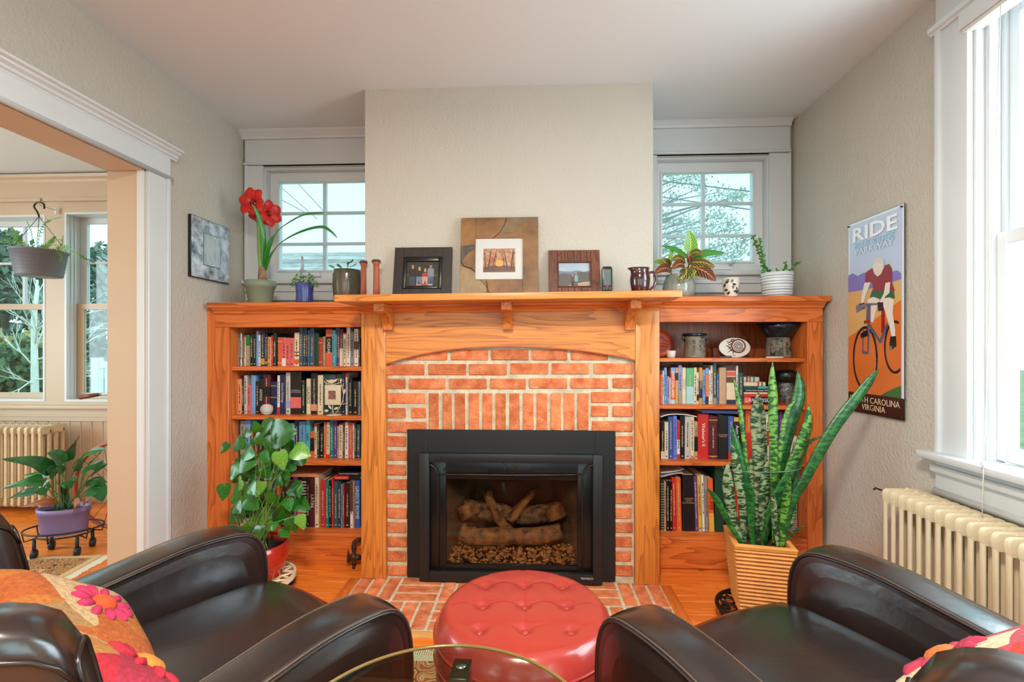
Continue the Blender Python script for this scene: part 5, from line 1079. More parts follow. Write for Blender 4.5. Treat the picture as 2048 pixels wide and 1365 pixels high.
for i in range(3):
    for j in range(2): b.box(-hw * 0.75 + i * hw * 0.52, -hw * 0.33 + i * hw * 0.52, -0.0015, 0.002, h * (0.08 + 0.13 * j), h * (0.16 + 0.13 * j))
b.build('keys', mat('phone_keys', (70, 72, 76), 0.4), t, local=True)
B().box(-hw * 0.2, hw * 0.25, -0.0012, 0.002, h * 0.3, h * 0.34).build('red_mark', mat('phone_red', (190, 40, 40), 0.4), t, local=True)
B().box(-hw * 1.05, hw * 1.05, -0.006, 0.04, 0, 0.018).build('cradle', M_blackg, t, bevel=0.004, local=True)
# dark red pitcher
Y = 2.36; xc = XU(1280, Y); zb = ztop(1280, Y); h = ZV(1280, 537, Y) - zb; r = px(1260.5, 1301, Y)
t = thing('pitcher', 'small dark red glazed pitcher at the right end of the mantel', 'pitcher', (xc, Y, zb))
M_wine = mat('wine_glaze', (62, 14, 24), 0.12, spec=0.7, coat=0.5)
b = B().lathe([(0.001, 0), (r * 0.72, 0), (r * 0.78, 0.004), (r * 0.92, h * 0.3), (r, h * 0.58), (r * 0.92, h * 0.78), (r * 0.84, h * 0.9), (r * 0.94, h), (r * 0.88, h), (r * 0.76, h * 0.88), (r * 0.8, h * 0.5), (0.001, 0.01)], (0, 0, 0), 36)
for v in b.v:
    if v.z > h * 0.86 and v.x < -r * 0.4: v.x -= (v.z - h * 0.86) * 0.9
b.build('body', M_wine, t, local=True)
B().tube(smooth_path([(r * 0.84, 0, h * 0.82), (r * 1.35, 0, h * 0.84), (r * 1.6, 0, h * 0.62), (r * 1.45, 0, h * 0.36), (r * 0.95, 0, h * 0.16)], 5), 0.0062, 10).build('handle', M_wine, t, local=True)
# two wooden spindles
M_spin = mat('turned_wood', (158, 78, 50), 0.55, var=0.2, vs_=20, stretch=(4, 4, 0.6)); M_cap = mat('spindle_cap', (74, 58, 56), 0.5, metal=0.3)
for u, vt, w_, Y, lab in ((727, 521.5, 13, 2.50, 'turned wooden bobbin with dark cap, beside the green glazed pot'), (752.5, 519.5, 15, 2.40, 'turned wooden bobbin with dark cap, beside the family photo frame')):
    zb = ztop(u, Y); h = ZV(u, vt, Y) - zb; r = w_ / 2 * Y / F
    if u < 730: Y = 2.46; zb = ztop(u, Y); h = ZV(u, vt, Y) - zb
    t = thing('wooden_bobbin', lab, 'bobbin', (XU(u, Y), Y, zb), group='wooden bobbins on the mantel')
    B().lathe([(0.001, 0), (r * 0.88, 0), (r * 0.86, h * 0.3), (r * 0.76, h * 0.75), (r * 0.78, h * 0.86), (r * 1.2, h * 0.93), (0.001, h * 0.935)], (0, 0, 0), 20).build('shaft', M_spin, t, local=True)
    B().lathe([(0.001, h * 0.925), (r * 1.22, h * 0.932), (r * 1.26, h * 0.96), (r * 1.0, h * 0.99), (0.001, h)], (0, 0, 0), 20).build('cap', M_cap, t, local=True)

# ================================================================== leather club chairs
def rounded_profile(pts, r, n=5):
    """round the corners of a 2-D polygon"""
    out = []; m = len(pts)
    for i in range(m):
        p0, p1, p2 = Vector(pts[i - 1]), Vector(pts[i]), Vector(pts[(i + 1) % m]); rr = r[i] if isinstance(r, (list, tuple)) else r
        a = (p0 - p1); c = (p2 - p1); ra = min(rr, a.length * 0.48); rc = min(rr, c.length * 0.48)
        s_, e = p1 + a.normalized() * ra, p1 + c.normalized() * rc
        if rr < 1e-5: out.append(p1); continue
        for k in range(n + 1):
            q = k / n; out.append((1 - q) ** 2 * s_ + 2 * q * (1 - q) * p1 + q * q * e)
    return out
def make_chair(label, loc, rz):
    t = thing('club_chair', label, 'armchair', loc, rz, group='dark leather club chairs facing the fireplace')
    AT = 0.062                                          # half thickness of an arm
    prof = rounded_profile([(0.0, 0.085), (0.0, 0.595), (-0.20, 0.617), (-0.70, 0.525), (-0.70, 0.085)], [0.02, 0.15, 0.10, 0.06, 0.02], 7)
    for s_ in (-1, 1):
        xc = 0.375 * s_; b = B(); rings = []
        # across the arm: inset panel, rounded shoulder, crown
        secs = [0, (-AT, 0.008), (-AT * 0.96, 0.002), (-AT * 0.8, -0.001), (-AT * 0.3, -0.004), (AT * 0.3, -0.004), (AT * 0.8, -0.001), (AT * 0.96, 0.002), (AT, 0.008), 0]
        cx_ = sum(p.x for p in prof) / len(prof); cz_ = sum(p.y for p in prof) / len(prof)
        n = len(prof); nr = []
        for i in range(n):
            d = (prof[(i + 1) % n] - prof[i - 1]).normalized(); nn = Vector((d.y, -d.x)); nr.append(nn if nn.dot(prof[i] - Vector((cx_, cz_))) > 0 else -nn)
        for xs, ins in secs[1:-1]:
            rings.append([(xc + xs, p.x - nr[i].x * ins, p.y - nr[i].y * ins) for i, p in enumerate(prof)])
        b.loft(rings, 0, True, cap=False)
        for side in (0, -1):                            # softly padded side panels
            base = rings[side]; xo = base[0][0] - xc; sg = 1 if xo > 0 else -1; prev = base
            for f, bulge in ((0.93, 0.001), (0.8, 0.007), (0.55, 0.012), (0.25, 0.014), (0.02, 0.014)):
                ring = [(xc + xo + sg * bulge, cx_ + (p[1] - cx_) * f, cz_ + (p[2] - cz_) * f) for p in base]
                b.loft([prev, ring], 0, True, cap=False); prev = ring
        o = b.build('arm', M_leather, t, local=True, smooth=60)
        for side in (0, -1):
            pts = [Vector(p) for p in rings[side]]; B().tube([p * 1.0 for p in pts], 0.0045, 6, closed=True).build('piping', M_pipe_l, o, local=True)
            st = B()
            m = len(rings); ring2 = rings[1] if side == 0 else rings[-2]
            B().tube([Vector(p) for p in ring2], 0.0018, 5, closed=True).build('stitching', mat('leather_stitch', (86, 66, 52), 0.5), o, local=True)
    # wrap-around back with rounded wings
    path = smooth_path([(-0.40, -0.545, 0), (-0.345, -0.69, 0), (-0.21, -0.81, 0), (0, -0.855, 0), (0.21, -0.81, 0), (0.345, -0.69, 0), (0.40, -0.545, 0)], 6)
    m = len(path); HT = 0.056; b = B(); rings = []; edge_o = []; edge_i = []
    L_ = [0.0]
    for i in range(1, m): L_.append(L_[-1] + (path[i] - path[i - 1]).length)
    def section(i, top, ins=0.0):
        p = path[i]; tg = (path[min(i + 1, m - 1)] - path[max(i - 1, 0)]).normalized(); nn = Vector((tg.y, -tg.x, 0))
        if nn.dot(Vector((p.x, p.y + 0.3, 0))) < 0: nn = -nn                 # outward
        ht = HT - ins; ring = []
        zs = [0.12, 0.35, top - 0.10, top - 0.045, top - 0.014, top - 0.002]
        for z in zs: ring.append((1.0 if z < top - 0.03 else (0.93 if z < top - 0.008 else 0.7), z))
        pts = []
        for k, z in ring: pts.append(p + nn * ht * k + Vector((0, -max(0, z - 0.42) * 0.20, z)))
        for k, z in reversed(ring): pts.append(p - nn * ht * k + Vector((0, -max(0, z - 0.42) * 0.20, z)))
        return pts
    top0 = 0.845
    for i in range(m):
        dl = min(L_[i], L_[-1] - L_[i]); r_ = 0.085
        dz = r_ - math.sqrt(max(0, r_ * r_ - max(0, r_ - dl) ** 2)) if dl < r_ else 0
        crest = 0.012 * math.sin(PI * L_[i] / L_[-1])
        rings.append(section(i, top0 + crest - dz * 0.9, 0.016 if i in (0, m - 1) else 0.0))
    b.loft(rings, 0, True, cap=True)
    bk = b.build('backrest', M_leather, t, local=True, smooth=55)
    for idx in (3, 8):
        B().tube([rings[i][idx] for i in range(m)], 0.0045, 6).build('piping', M_pipe_l, bk, local=True)
    for i in (0, m - 1): B().tube(rings[i], 0.0045, 6, closed=True).build('piping', M_pipe_l, bk, local=True)
    # seat cushion
    b = B(); rings = []
    for y, zt, zb, hw in ((-0.76, 0.43, 0.31, 0.25), (-0.66, 0.452, 0.30, 0.302), (-0.4, 0.462, 0.30, 0.308), (-0.2, 0.466, 0.30, 0.308), (-0.08, 0.463, 0.30, 0.308), (-0.01, 0.452, 0.30, 0.307), (0.03, 0.428, 0.305, 0.303), (0.048, 0.385, 0.32, 0.296), (0.05, 0.36, 0.34, 0.29)):
        ring = []
        for k in range(13): q = -1 + 2 * k / 12; ring.append((hw * q, y - (0.02 * abs(q) ** 3 if y > -0.02 else 0), zt - 0.016 * q * q - (0.018 if abs(q) > 0.99 else 0)))
        for k in range(12, -1, -1): q = -1 + 2 * k / 12; ring.append((hw * q, y - (0.02 * abs(q) ** 3 if y > -0.02 else 0), zb))
        rings.append(ring)
    b.loft(rings, 0, True, cap=True).build('seat_cushion', M_leather, t, local=True, smooth=60)
    B().box(-0.312, 0.312, -0.74, -0.012, 0.085, 0.299).build('seat_base', M_leather, t, local=True, bevel=0.012)
    for x, y in ((-0.36, -0.05), (0.36, -0.05), (-0.25, -0.72), (0.25, -0.72)):
        B().lathe([(0.016, 0.0085), (0.024, 0.05), (0.026, 0.085)], (x, y, 0), 12).build('foot', mat('dark_wood_foot', (40, 24, 16), 0.4), t, local=True)
    return t
chL = make_chair('dark brown leather club chair on the left, beside the red pothos pot', (-0.654, 1.414, 0.0), -R(35))
chR = make_chair('dark brown leather club chair on the right, in front of the radiator', (0.523, 1.375, 0.0), R(30.2))

# ---- patchwork cushions
def pillow_mesh(w_, h, d, n=18):
    b = B()
    def P(u, v, s_):
        e = (1 - u ** 4) * (1 - v ** 4); k = 1 - 0.07 * (1 - abs(u)) * 0 - 0.06 * (u * u * (1 - v * v) * 0)
        pinch = 1 - 0.10 * (1 - u * u) * (v * v) - 0.0
        return Vector((u * w_ / 2 * (1 - 0.08 * (1 - v * v) * (u * u)), s_ * d / 2 * max(e, 0) ** 0.55, v * h / 2 * (1 - 0.08 * (1 - u * u) * (v * v))))
    for s_ in (-1, 1):
        vs_ = [P(-1 + 2 * i / n, -1 + 2 * j / n, s_) for j in range(n + 1) for i in range(n + 1)]
        b.add(vs_, [(j * (n + 1) + i, j * (n + 1) + i + 1, (j + 1) * (n + 1) + i + 1, (j + 1) * (n + 1) + i) for j in range(n) for i in range(n)], 0, True)
    return b, P
def voronoi_fabric(name, cols, scale=9.0):
    if name in MATS: return MATS[name]
    m, n, b = newmat(name); L = n.links.new
    tc = n.nodes.new('ShaderNodeTexCoord'); v = n.nodes.new('ShaderNodeTexVoronoi'); v.inputs['Scale'].default_value = scale
    L(tc.outputs['Object'], v.inputs['Vector'])
    sp = n.nodes.new('ShaderNodeSeparateColor'); L(v.outputs['Color'], sp.inputs[0])
    r_ = n.nodes.new('ShaderNodeValToRGB'); r_.color_ramp.interpolation = 'CONSTANT'
    e = r_.color_ramp.elements; e[0].position = 0; e[0].color = s2l(cols[0]); e[1].position = 1 / len(cols); e[1].color = s2l(cols[1])
    for k in range(2, len(cols)): q = e.new(k / len(cols)); q.color = s2l(cols[k])
    L(sp.outputs[0], r_.inputs[0])
    nz = n.nodes.new('ShaderNodeTexNoise'); nz.inputs['Scale'].default_value = 120; L(tc.outputs['Object'], nz.inputs['Vector'])
    mx = n.nodes.new('ShaderNodeMix'); mx.data_type = 'RGBA'; mx.blend_type = 'OVERLAY'; mx.inputs['Factor'].default_value = 0.6
    L(r_.outputs[0], mx.inputs['A']); L(nz.outputs['Fac'], mx.inputs['B']); L(mx.outputs['Result'], b.inputs['Base Color'])
    bp = n.nodes.new('ShaderNodeBump'); bp.inputs['Strength'].default_value = 0.4; bp.inputs['Distance'].default_value = 0.004; L(nz.outputs['Fac'], bp.inputs['Height']); L(bp.outputs[0], b.inputs['Normal'])
    b.inputs['Roughness'].default_value = 0.9; MATS[name] = m
    return m
def cushion(label, loc, rot, w_, h, d, fabric, flowers, pipe_c):
    b, P = pillow_mesh(w_, h, d)
    o = b.build('cushion', fabric, None); o.location = loc; o.rotation_euler = rot; WM[o] = Matrix()
    tag(o, label, 'cushion', 'patchwork cushions on the armchairs')
    n = 24; loop = [P(-1 + 2 * i / n, -1, 0) for i in range(n)] + [P(1, -1 + 2 * i / n, 0) for i in range(n)] + [P(1 - 2 * i / n, 1, 0) for i in range(n)] + [P(-1, 1 - 2 * i / n, 0) for i in range(n)]
    B().tube([p * 1.015 for p in loop], [0.0085 + 0.003 * math.sin(k * 1.7) for k in range(len(loop))], 6, closed=True).build('ruffle_edge', mat('ruffle_%d' % pipe_c[0], pipe_c, 0.85, bump=0.5, bs=30), o, local=True)
    for cx_, cz_, r_, pet, core, s_, npet in flowers:
        def Q(x, z): p = P(x / (w_ / 2), z / (h / 2), s_); return p
        f = B()
        for k in range(npet):
            a = 2 * PI * k / npet; c0_ = Q(cx_ + r_ * 0.4 * math.cos(a), cz_ + r_ * 0.4 * math.sin(a)); c = Q(cx_ + r_ * math.cos(a), cz_ + r_ * math.sin(a)); f.tube([c0_, c0_.lerp(c, 0.35), c0_.lerp(c, 0.75), c], [0.005, 0.010, 0.011, 0.005], 6)
        f.build('felt_petals', mat('felt_%d_%d' % pet[:2], pet, 0.95, bump=0.5, bs=80), o, local=True)['kind'] = 'stuff'
        B().ball(Q(cx_, cz_), (r_ * 0.4, 0.016, r_ * 0.4), 10, 6).build('flower_centre', mat('felt_%d_%d' % core[:2], core, 0.95, bump=0.6, bs=60), o, local=True)
    return o
def in_chair(ch, x, y, z):
    p = WM[ch] @ Vector((x, y, z)); return p
f1 = voronoi_fabric('patchwork_ochre', [(166, 98, 38), (180, 150, 112), (160, 82, 34), (146, 112, 70), (172, 116, 52)], 11)
f2 = voronoi_fabric('patchwork_pink', [(164, 32, 46), (186, 146, 106), (152, 36, 58), (172, 114, 56), (148, 40, 34)], 9)
f3_ = voronoi_fabric('patchwork_red', [(180, 58, 46), (206, 186, 152), (172, 66, 78), (190, 98, 46), (214, 200, 178), (156, 42, 34)], 10)
cuA = cushion('ochre patchwork cushion with teal edging and orange flower in the left chair', in_chair(chL, -0.03, -0.56, 0.60), (R(52), R(12), -R(35)), 0.37, 0.33, 0.13, f1, [(-0.02, -0.03, 0.07, (176, 44, 84), (206, 76, 36), 1, 11)], (86, 140, 158))
cuB = cushion('pink and cream patchwork cushion lower in the left chair', in_chair(chL, 0.13, -0.56, 0.565), (R(44), R(-10), -R(35)), 0.38, 0.34, 0.13, f2, [(0.03, -0.07, 0.09, (176, 36, 52), (196, 126, 50), 1, 10)], (92, 150, 166))
cuC = cushion('red and cream patchwork cushion in the right chair', in_chair(chR, 0.03, -0.60, 0.62), (R(46), R(4), R(30)), 0.42, 0.38, 0.15, f3_, [(-0.06, -0.05, 0.08, (166, 48, 74), (200, 104, 50), 1, 10)], (230, 216, 190))

# ================================================================== ottoman
OX, OY, OZ, OR = atZ(1048, 1226, 0.42).x, 1.465, 0.42, 0.272
t = thing('round_ottoman', 'round tufted red leather ottoman in front of the fireplace', 'ottoman', (OX, OY, 0), R(2))
nb = [(-0.128, 0.125), (0, 0.125), (0.128, 0.125), (-0.128, 0), (0, 0), (0.128, 0), (-0.128, -0.125), (0, -0.125), (0.128, -0.125)]
def otz(x, y):
    r_ = math.hypot(x, y) / OR; z = OZ + 0.008 * (1 - r_ * r_) - 0.052 * max(0, (r_ - 0.84) / 0.16) ** 2.2
    for bx, by in nb:
        d = math.hypot(x - bx, y - by); z -= 0.013 * math.exp(-(d / 0.016) ** 2) + 0.003 * math.exp(-(d / 0.04) ** 2)
    for k in (-0.128, 0, 0.128): z -= 0.0022 * math.exp(-((x - k) / 0.004) ** 2)
    for k in (-0.125, 0, 0.125):                        # scalloped cross seams
        q = abs(((x + 0.064) % 0.128) - 0.064) / 0.064; yc = k + 0.022 * (q if True else 0) * 1.0; z -= 0.0026 * math.exp(-((y - yc) / 0.005) ** 2)
    return z
b = B(); NA, NRr = 120, 44; rings = []
for j in range(NRr + 1):
    r_ = OR * (0.004 + 0.996 * j / NRr); rings.append([(r_ * math.cos(2 * PI * k / NA), r_ * math.sin(2 * PI * k / NA), otz(r_ * math.cos(2 * PI * k / NA), r_ * math.sin(2 * PI * k / NA))) for k in range(NA)])
for rr, z in ((1.012, OZ - 0.075), (1.015, OZ - 0.10), (1.005, OZ - 0.118), (0.99, OZ - 0.122)): rings.append([(OR * rr * math.cos(2 * PI * k / NA), OR * rr * math.sin(2 * PI * k / NA), z) for k in range(NA)])
b.loft(rings, 0, True, cap=True).build('tufted_top', M_redl, t, local=True)
B().lathe([(OR * 0.97, 0.04), (OR * 0.985, 0.05), (OR * 0.99, 0.15), (OR * 0.99, OZ - 0.126), (OR * 0.97, OZ - 0.121)], (0, 0, 0), 72).build('side_band', M_redl, t, local=True)
for z, rr in ((OZ - 0.122, 1.004), (OZ - 0.062, 1.006), (0.055, 0.992)): B().tube([(OR * rr * math.cos(2 * PI * k / 64), OR * rr * math.sin(2 * PI * k / 64), z) for k in range(64)], 0.0042, 7, closed=True).build('welt', mat('red_welt', (158, 48, 42), 0.3), t, local=True)
for bx, by in nb: B().ball((bx, by, otz(bx, by) + 0.006), (0.012, 0.012, 0.006), 12, 6).build('button', M_redl, t, local=True)
for a in range(4): B().lathe([(0.014, 0.0085), (0.02, 0.042)], (0.19 * math.cos(a * PI / 2 + 0.6), 0.19 * math.sin(a * PI / 2 + 0.6), 0), 10).build('foot', mat('dark_wood_foot', (40, 24, 16), 0.4), t, local=True)

# ================================================================== round glass table
tz = 0.55; far = atZ(922, 1288, tz); TR = 0.29; tcx, tcy = far.x, far.y - TR
t = thing('glass_table', 'round glass table with dark wooden legs in the foreground', 'table', (tcx, tcy, 0), R(0))
M_tg = glass('table_glass', (226, 240, 234), 0.95)
B().lathe([(0.001, tz - 0.010), (TR - 0.003, tz - 0.010), (TR, tz - 0.008), (TR, tz - 0.002), (TR - 0.003, tz), (0.001, tz)], (0, 0, 0), 96, sm=False).build('glass_top', M_tg, t, local=True, recalc=True)
B().tube([((TR + 0.0006) * math.cos(2 * PI * k / 96), (TR + 0.0006) * math.sin(2 * PI * k / 96), tz - 0.005) for k in range(96)], 0.0034, 6, closed=True).build('glass_edge', mat('glass_edge_tint', (150, 112, 62), 0.15, spec=0.8), t, local=True)
M_dkw = mat('espresso_wood', (52, 36, 28), 0.35, var=0.2, vs_=15, stretch=(1, 1, 8))
for k in range(3):
    a = R(88 + 120 * k); ca, sa = math.cos(a), math.sin(a)
    prof = [(0.10, 0.0085), (0.15, 0.0085), (0.235, tz - 0.10), (0.265, tz - 0.016), (0.20, tz - 0.016), (0.17, tz - 0.10)]
    lg = B().prism([(r_ * ca + 0.02 * sa, r_ * sa - 0.02 * ca, z) for r_, z in prof], (-0.04 * sa, 0.04 * ca, 0)).build('leg', M_dkw, t, local=True, bevel=0.003)
    B().lathe([(0.001, tz - 0.016), (0.011, tz - 0.016), (0.012, tz - 0.0105), (0.001, tz - 0.0104)], (0.235 * ca, 0.235 * sa, 0), 20).build('steel_disc', M_steel, lg, local=True)
B().lathe([(0.001, 0.15), (0.115, 0.15), (0.115, 0.175), (0.001, 0.175)], (0, 0, 0), 32).build('lower_shelf', M_dkw, t, local=True)

# ================================================================== rugs
def rug_mat(name, base, c2, c3, scale):
    if name in MATS: return MATS[name]
    m, n, b = newmat(name); L = n.links.new
    tc = n.nodes.new('ShaderNodeTexCoord'); nz = n.nodes.new('ShaderNodeTexNoise'); nz.inputs['Scale'].default_value = scale * 0.6; nz.inputs['Detail'].default_value = 1; L(tc.outputs['Object'], nz.inputs['Vector'])
    mxv = n.nodes.new('ShaderNodeMix'); mxv.data_type = 'VECTOR'; mxv.inputs['Factor'].default_value = 0.12; L(tc.outputs['Object'], mxv.inputs['A']); L(nz.outputs['Color'], mxv.inputs['B'])
    v = n.nodes.new('ShaderNodeTexVoronoi'); v.feature = 'DISTANCE_TO_EDGE'; v.inputs['Scale'].default_value = scale; L(mxv.outputs['Result'], v.inputs['Vector'])
    r_ = n.nodes.new('ShaderNodeValToRGB'); r_.color_ramp.interpolation = 'CONSTANT'; e = r_.color_ramp.elements
    e[0].position = 0; e[0].color = s2l(c3); e[1].position = 0.06; e[1].color = s2l(base)
    for p, c in ((0.16, c2), (0.24, base), (0.32, c3), (0.36, c2)): q = e.new(p); q.color = s2l(c)
    L(v.outputs['Distance'], r_.inputs[0]); L(r_.outputs[0], b.inputs['Base Color']); b.inputs['Roughness'].default_value = 0.95
    nb_ = n.nodes.new('ShaderNodeTexNoise'); nb_.inputs['Scale'].default_value = 300; L(tc.outputs['Object'], nb_.inputs['Vector'])
    bp = n.nodes.new('ShaderNodeBump'); bp.inputs['Strength'].default_value = 0.5; bp.inputs['Distance'].default_value = 0.004; L(nb_.outputs['Fac'], bp.inputs['Height']); L(bp.outputs[0], b.inputs['Normal'])
    MATS[name] = m; return m
def rug(label, c, w_, l_, rz, field, border, edge, fringe_c, group=None, pat=1.0):
    t = thing('area_rug', label, 'rug', (c[0], c[1], 0), rz)
    B().box(-w_ / 2, w_ / 2, -l_ / 2, l_ / 2, 0.0006, 0.007).build('rug_edge', mat(edge[0], edge[1], 0.95), t, local=True)
    B().box(-w_ / 2 + 0.035, w_ / 2 - 0.035, -l_ / 2 + 0.035, l_ / 2 - 0.035, 0.003, 0.0074).build('border', border, t, local=True)
    B().box(-w_ / 2 + 0.17, w_ / 2 - 0.17, -l_ / 2 + 0.17, l_ / 2 - 0.17, 0.003, 0.0077).build('field_line', mat(edge[0], edge[1], 0.95), t, local=True)
    B().box(-w_ / 2 + 0.18, w_ / 2 - 0.18, -l_ / 2 + 0.18, l_ / 2 - 0.18, 0.003, 0.008).build('field', field, t, local=True)
    b = B(); rg = random.Random(2)
    return t, b, rg
t, b, rg = rug('orange and beige patterned rug under the armchairs and glass table', (-0.1, 0.55), 2.7, 2.6, 0, rug_mat('rug_orange', (204, 112, 52), (222, 190, 140), (150, 60, 34), 14), rug_mat('rug_orange_border', (214, 176, 124), (206, 96, 50), (150, 60, 34), 18), ('rug_edge_cream', (226, 206, 170)), None)
for k in range(300):
    x = -1.35 + 2.7 * k / 299; b.box(x - 0.003, x + 0.003, 1.3, 1.3 + 0.04 + rg.uniform(-0.006, 0.004), 0.001, 0.004)
b.build('fringe', mat('fringe_cream', (232, 218, 190), 0.95), t, local=True)['kind'] = 'stuff'
P1 = atZ(207, 1113, 0.0); P2 = atZ(100, 1172, 0.0); dr = (P2 - P1); ang = math.atan2(dr.y, dr.x)   # right hand (fringed) edge
el = 2.2; wl = 1.5; ux = Vector((math.cos(ang), math.sin(ang), 0)); lx = Vector((ux.y, -ux.x, 0))
if lx.x > 0: lx = -lx
cc = P1 + ux * wl / 2 + lx * el / 2
rzd = math.atan2(-lx.y, -lx.x)
t, b, rg = rug('dark red and tan oriental rug in the dining room', (cc.x, cc.y), el, wl, rzd, rug_mat('rug_dark', (64, 44, 36), (206, 176, 128), (150, 84, 44), 12), rug_mat('rug_dark_border', (206, 160, 96), (70, 48, 38), (170, 84, 40), 22), ('rug_edge_tan', (214, 178, 130)), None)
for k in range(200):
    y = -wl / 2 + wl * k / 199; b.box(el / 2, el / 2 + 0.06 + rg.uniform(-0.01, 0.005), y - 0.003, y + 0.003, 0.001, 0.004)
b.build('fringe', mat('fringe_cream', (232, 218, 190), 0.95), t, local=True)['kind'] = 'stuff'

# ================================================================== radiators
M_rad = mat('cream_radiator_paint', (226, 210, 178), 0.4, var=0.06, vs_=8, bump=0.15, bs=50)
M_rad2 = mat('worn_radiator_paint', (206, 180, 140), 0.5, var=0.12, vs_=12, bump=0.25, bs=60)
def radiator(label, origin, rz, n, pitch, depth, h, m, cols):
    """sections side by side along local -y; local x = depth away from the room"""
    t = thing('radiator', label, 'radiator', origin, rz)
    b = B(); tw = pitch * 0.43; d = depth; cw = d / cols
    for c in range(cols):                                   # columns of one section
        x0_, x1_ = c * cw + cw * (0.05 if c == 0 else 0.3), (c + 1) * cw - cw * (0.76 if c == 0 else 0.3)
        ring = rounded_profile([(x0_, -tw / 2), (x1_, -tw / 2), (x1_, tw / 2), (x0_, tw / 2)], tw * 0.3, 2)
        b.loft([[(p.x, p.y, z) for p in ring] for z in (0.08, h - 0.03)], 0, True)
    pr = rounded_profile([(0.002, 0.06), (0.002, 0.105), (d - 0.002, 0.105), (d - 0.002, 0.06)], 0.015, 3)
    b.prism([(p.x, -tw / 2, p.y) for p in pr], (0, tw, 0), sm=False)
    pr = rounded_profile([(0.002, h - 0.055), (0.0, h), (d, h), (d - 0.002, h - 0.055)], [0.012, 0.022, 0.022, 0.012], 4)
    b.prism([(p.x, -tw / 2, p.y) for p in pr], (0, tw, 0), sm=False)
    b.lathe([(0.022, -pitch / 2), (0.022, pitch / 2)], (0, 0, 0), 10) if False else None
    b.tube([(d / 2, -pitch / 2, h - 0.03), (d / 2, pitch / 2, h - 0.03)], 0.02, 8).tube([(d / 2, -pitch / 2, 0.085), (d / 2, pitch / 2, 0.085)], 0.02, 8)
    b.add([(d * 0.3, -pitch * 0.5, h - 0.004), (d * 0.5, -pitch * 0.5, h + 0.012), (d * 0.7, -pitch * 0.5, h - 0.004), (d * 0.5, pitch * 0.2, h - 0.004)], [(0, 1, 3), (1, 2, 3), (0, 3, 2), (0, 2, 1)])
    first = b.build('section', m, t, local=True, smooth=40)
    for k in range(1, n):
        o = link('section', first.data, t, local=True); o.location = (0, -pitch * k, 0)
    for k in (0, n - 1):
        for x in (d * 0.15, d * 0.85): B().lathe([(0.012, 0.0005), (0.009, 0.08)], (x, -pitch * k, 0), 8).build('foot', m, t, local=True)
    return t
rX = 1.389
t = radiator('cream cast iron radiator under the tall window on the right wall', (rX, 1.955, 0), 0, 26, 0.0410, 0.15, 0.656, M_rad, 3)
B().tube([(0.004, 0.015, 0.645), (-0.012, 0.03, 0.65), (-0.014, 0.034, 0.642)], 0.004, 6).build('bleed_valve', M_iron, t, local=True)
rr0 = atY(105, 852, 3.36)
t = radiator('worn cream radiator below the dining room window', (rr0.x - 0.02, 3.28, 0), PI / 2, 22, 0.052, 0.2, rr0.z, M_rad2, 4)
# radiator stands with its first section to the right: sections run towards -x
t.rotation_euler = (0, 0, PI / 2); t.scale = (1, -1, 1)

# ================================================================== wall things
# ---- metal cycling sign on the right wall
xs = XR - 0.012
p5 = lambda x, y: (lambda q: (q.y, q.z))(atX(1640 + x / 2.845, 380 + y / 2.845, xs))
tl_, tr_, br_, bl_ = p5(157, 202), p5(481, 74), p5(479, 1310), p5(163, 1262)
t = thing('metal_sign', 'tall metal cycling sign on the right wall reading RIDE', 'wall sign', (XR, (tl_[0] + tr_[0]) / 2, bl_[1]))
y0_, y1_ = (tr_[0] + br_[0]) / 2, (tl_[0] + bl_[0]) / 2; zt_, zb_ = (tl_[1] + tr_[1]) / 2, (bl_[1] + br_[1]) / 2
B().box(XR - 0.0115, XR - 0.0085, y0_, y1_, zb_, zt_).build('plate', mat('sign_rim', (58, 40, 34), 0.4, var=0.2, vs_=30), t, bevel=0.0008, seg=1)
def clampyz(p): return (min(max(p[0], y0_ + 0.001), y1_ - 0.001), min(max(p[1], zb_ + 0.001), zt_ - 0.001))
NLAY = [0]
def sg(name, pts, col, rough=0.22, free=False):
    NLAY[0] += 1; x = XR - 0.0116 - NLAY[0] * 0.00012
    P = [clampyz(p5(*q)) for q in pts]
    return B().prism([(x, a, c) for a, c in P], (0.00035, 0, 0)).build(name, mat('sign_%d_%d_%d' % col, col, rough, spec=0.6), t)
def sgraw(name, P, col, rough=0.22):
    NLAY[0] += 1; x = XR - 0.0116 - NLAY[0] * 0.00012
    return B().prism([(x, a, c) for a, c in P], (0.00035, 0, 0)).build(name, mat('sign_%d_%d_%d' % col, col, rough, spec=0.6), t)
m_ = 0.012
fr = lambda f: zb_ + (zt_ - zb_) * f
sgraw('sign_border', [(y0_ + 0.002, fr(0.10)), (y1_ - 0.002, fr(0.10)), (y1_ - 0.002, zt_ - 0.002), (y0_ + 0.002, zt_ - 0.002)], (222, 228, 240))
sgraw('printed_sky', [(y0_ + m_, fr(0.10)), (y1_ - m_, fr(0.10)), (y1_ - m_, zt_ - m_), (y0_ + m_, zt_ - m_)], (188, 202, 226))
sg('printed_mountains', [(160, 490), (185, 475), (215, 490), (250, 470), (290, 490), (380, 490), (420, 462), (440, 458), (462, 475), (462, 620), (160, 620)], (132, 120, 190))
sg('printed_sand', [(160, 585), (300, 560), (462, 508), (462, 900), (160, 900)], (214, 172, 110))
sg('printed_road', [(160, 840), (280, 760), (462, 625), (462, 1200), (160, 1200)], (214, 112, 48))
sg('printed_grass', [(330, 1178), (400, 1140), (462, 1115), (462, 1210), (330, 1210)], (58, 104, 54))
sgraw('caption_band', [(y0_ + 0.004, zb_ + 0.004), (y1_ - 0.004, zb_ + 0.004), (y1_ - 0.004, fr(0.103)), (y0_ + 0.004, fr(0.103))], (56, 24, 18))
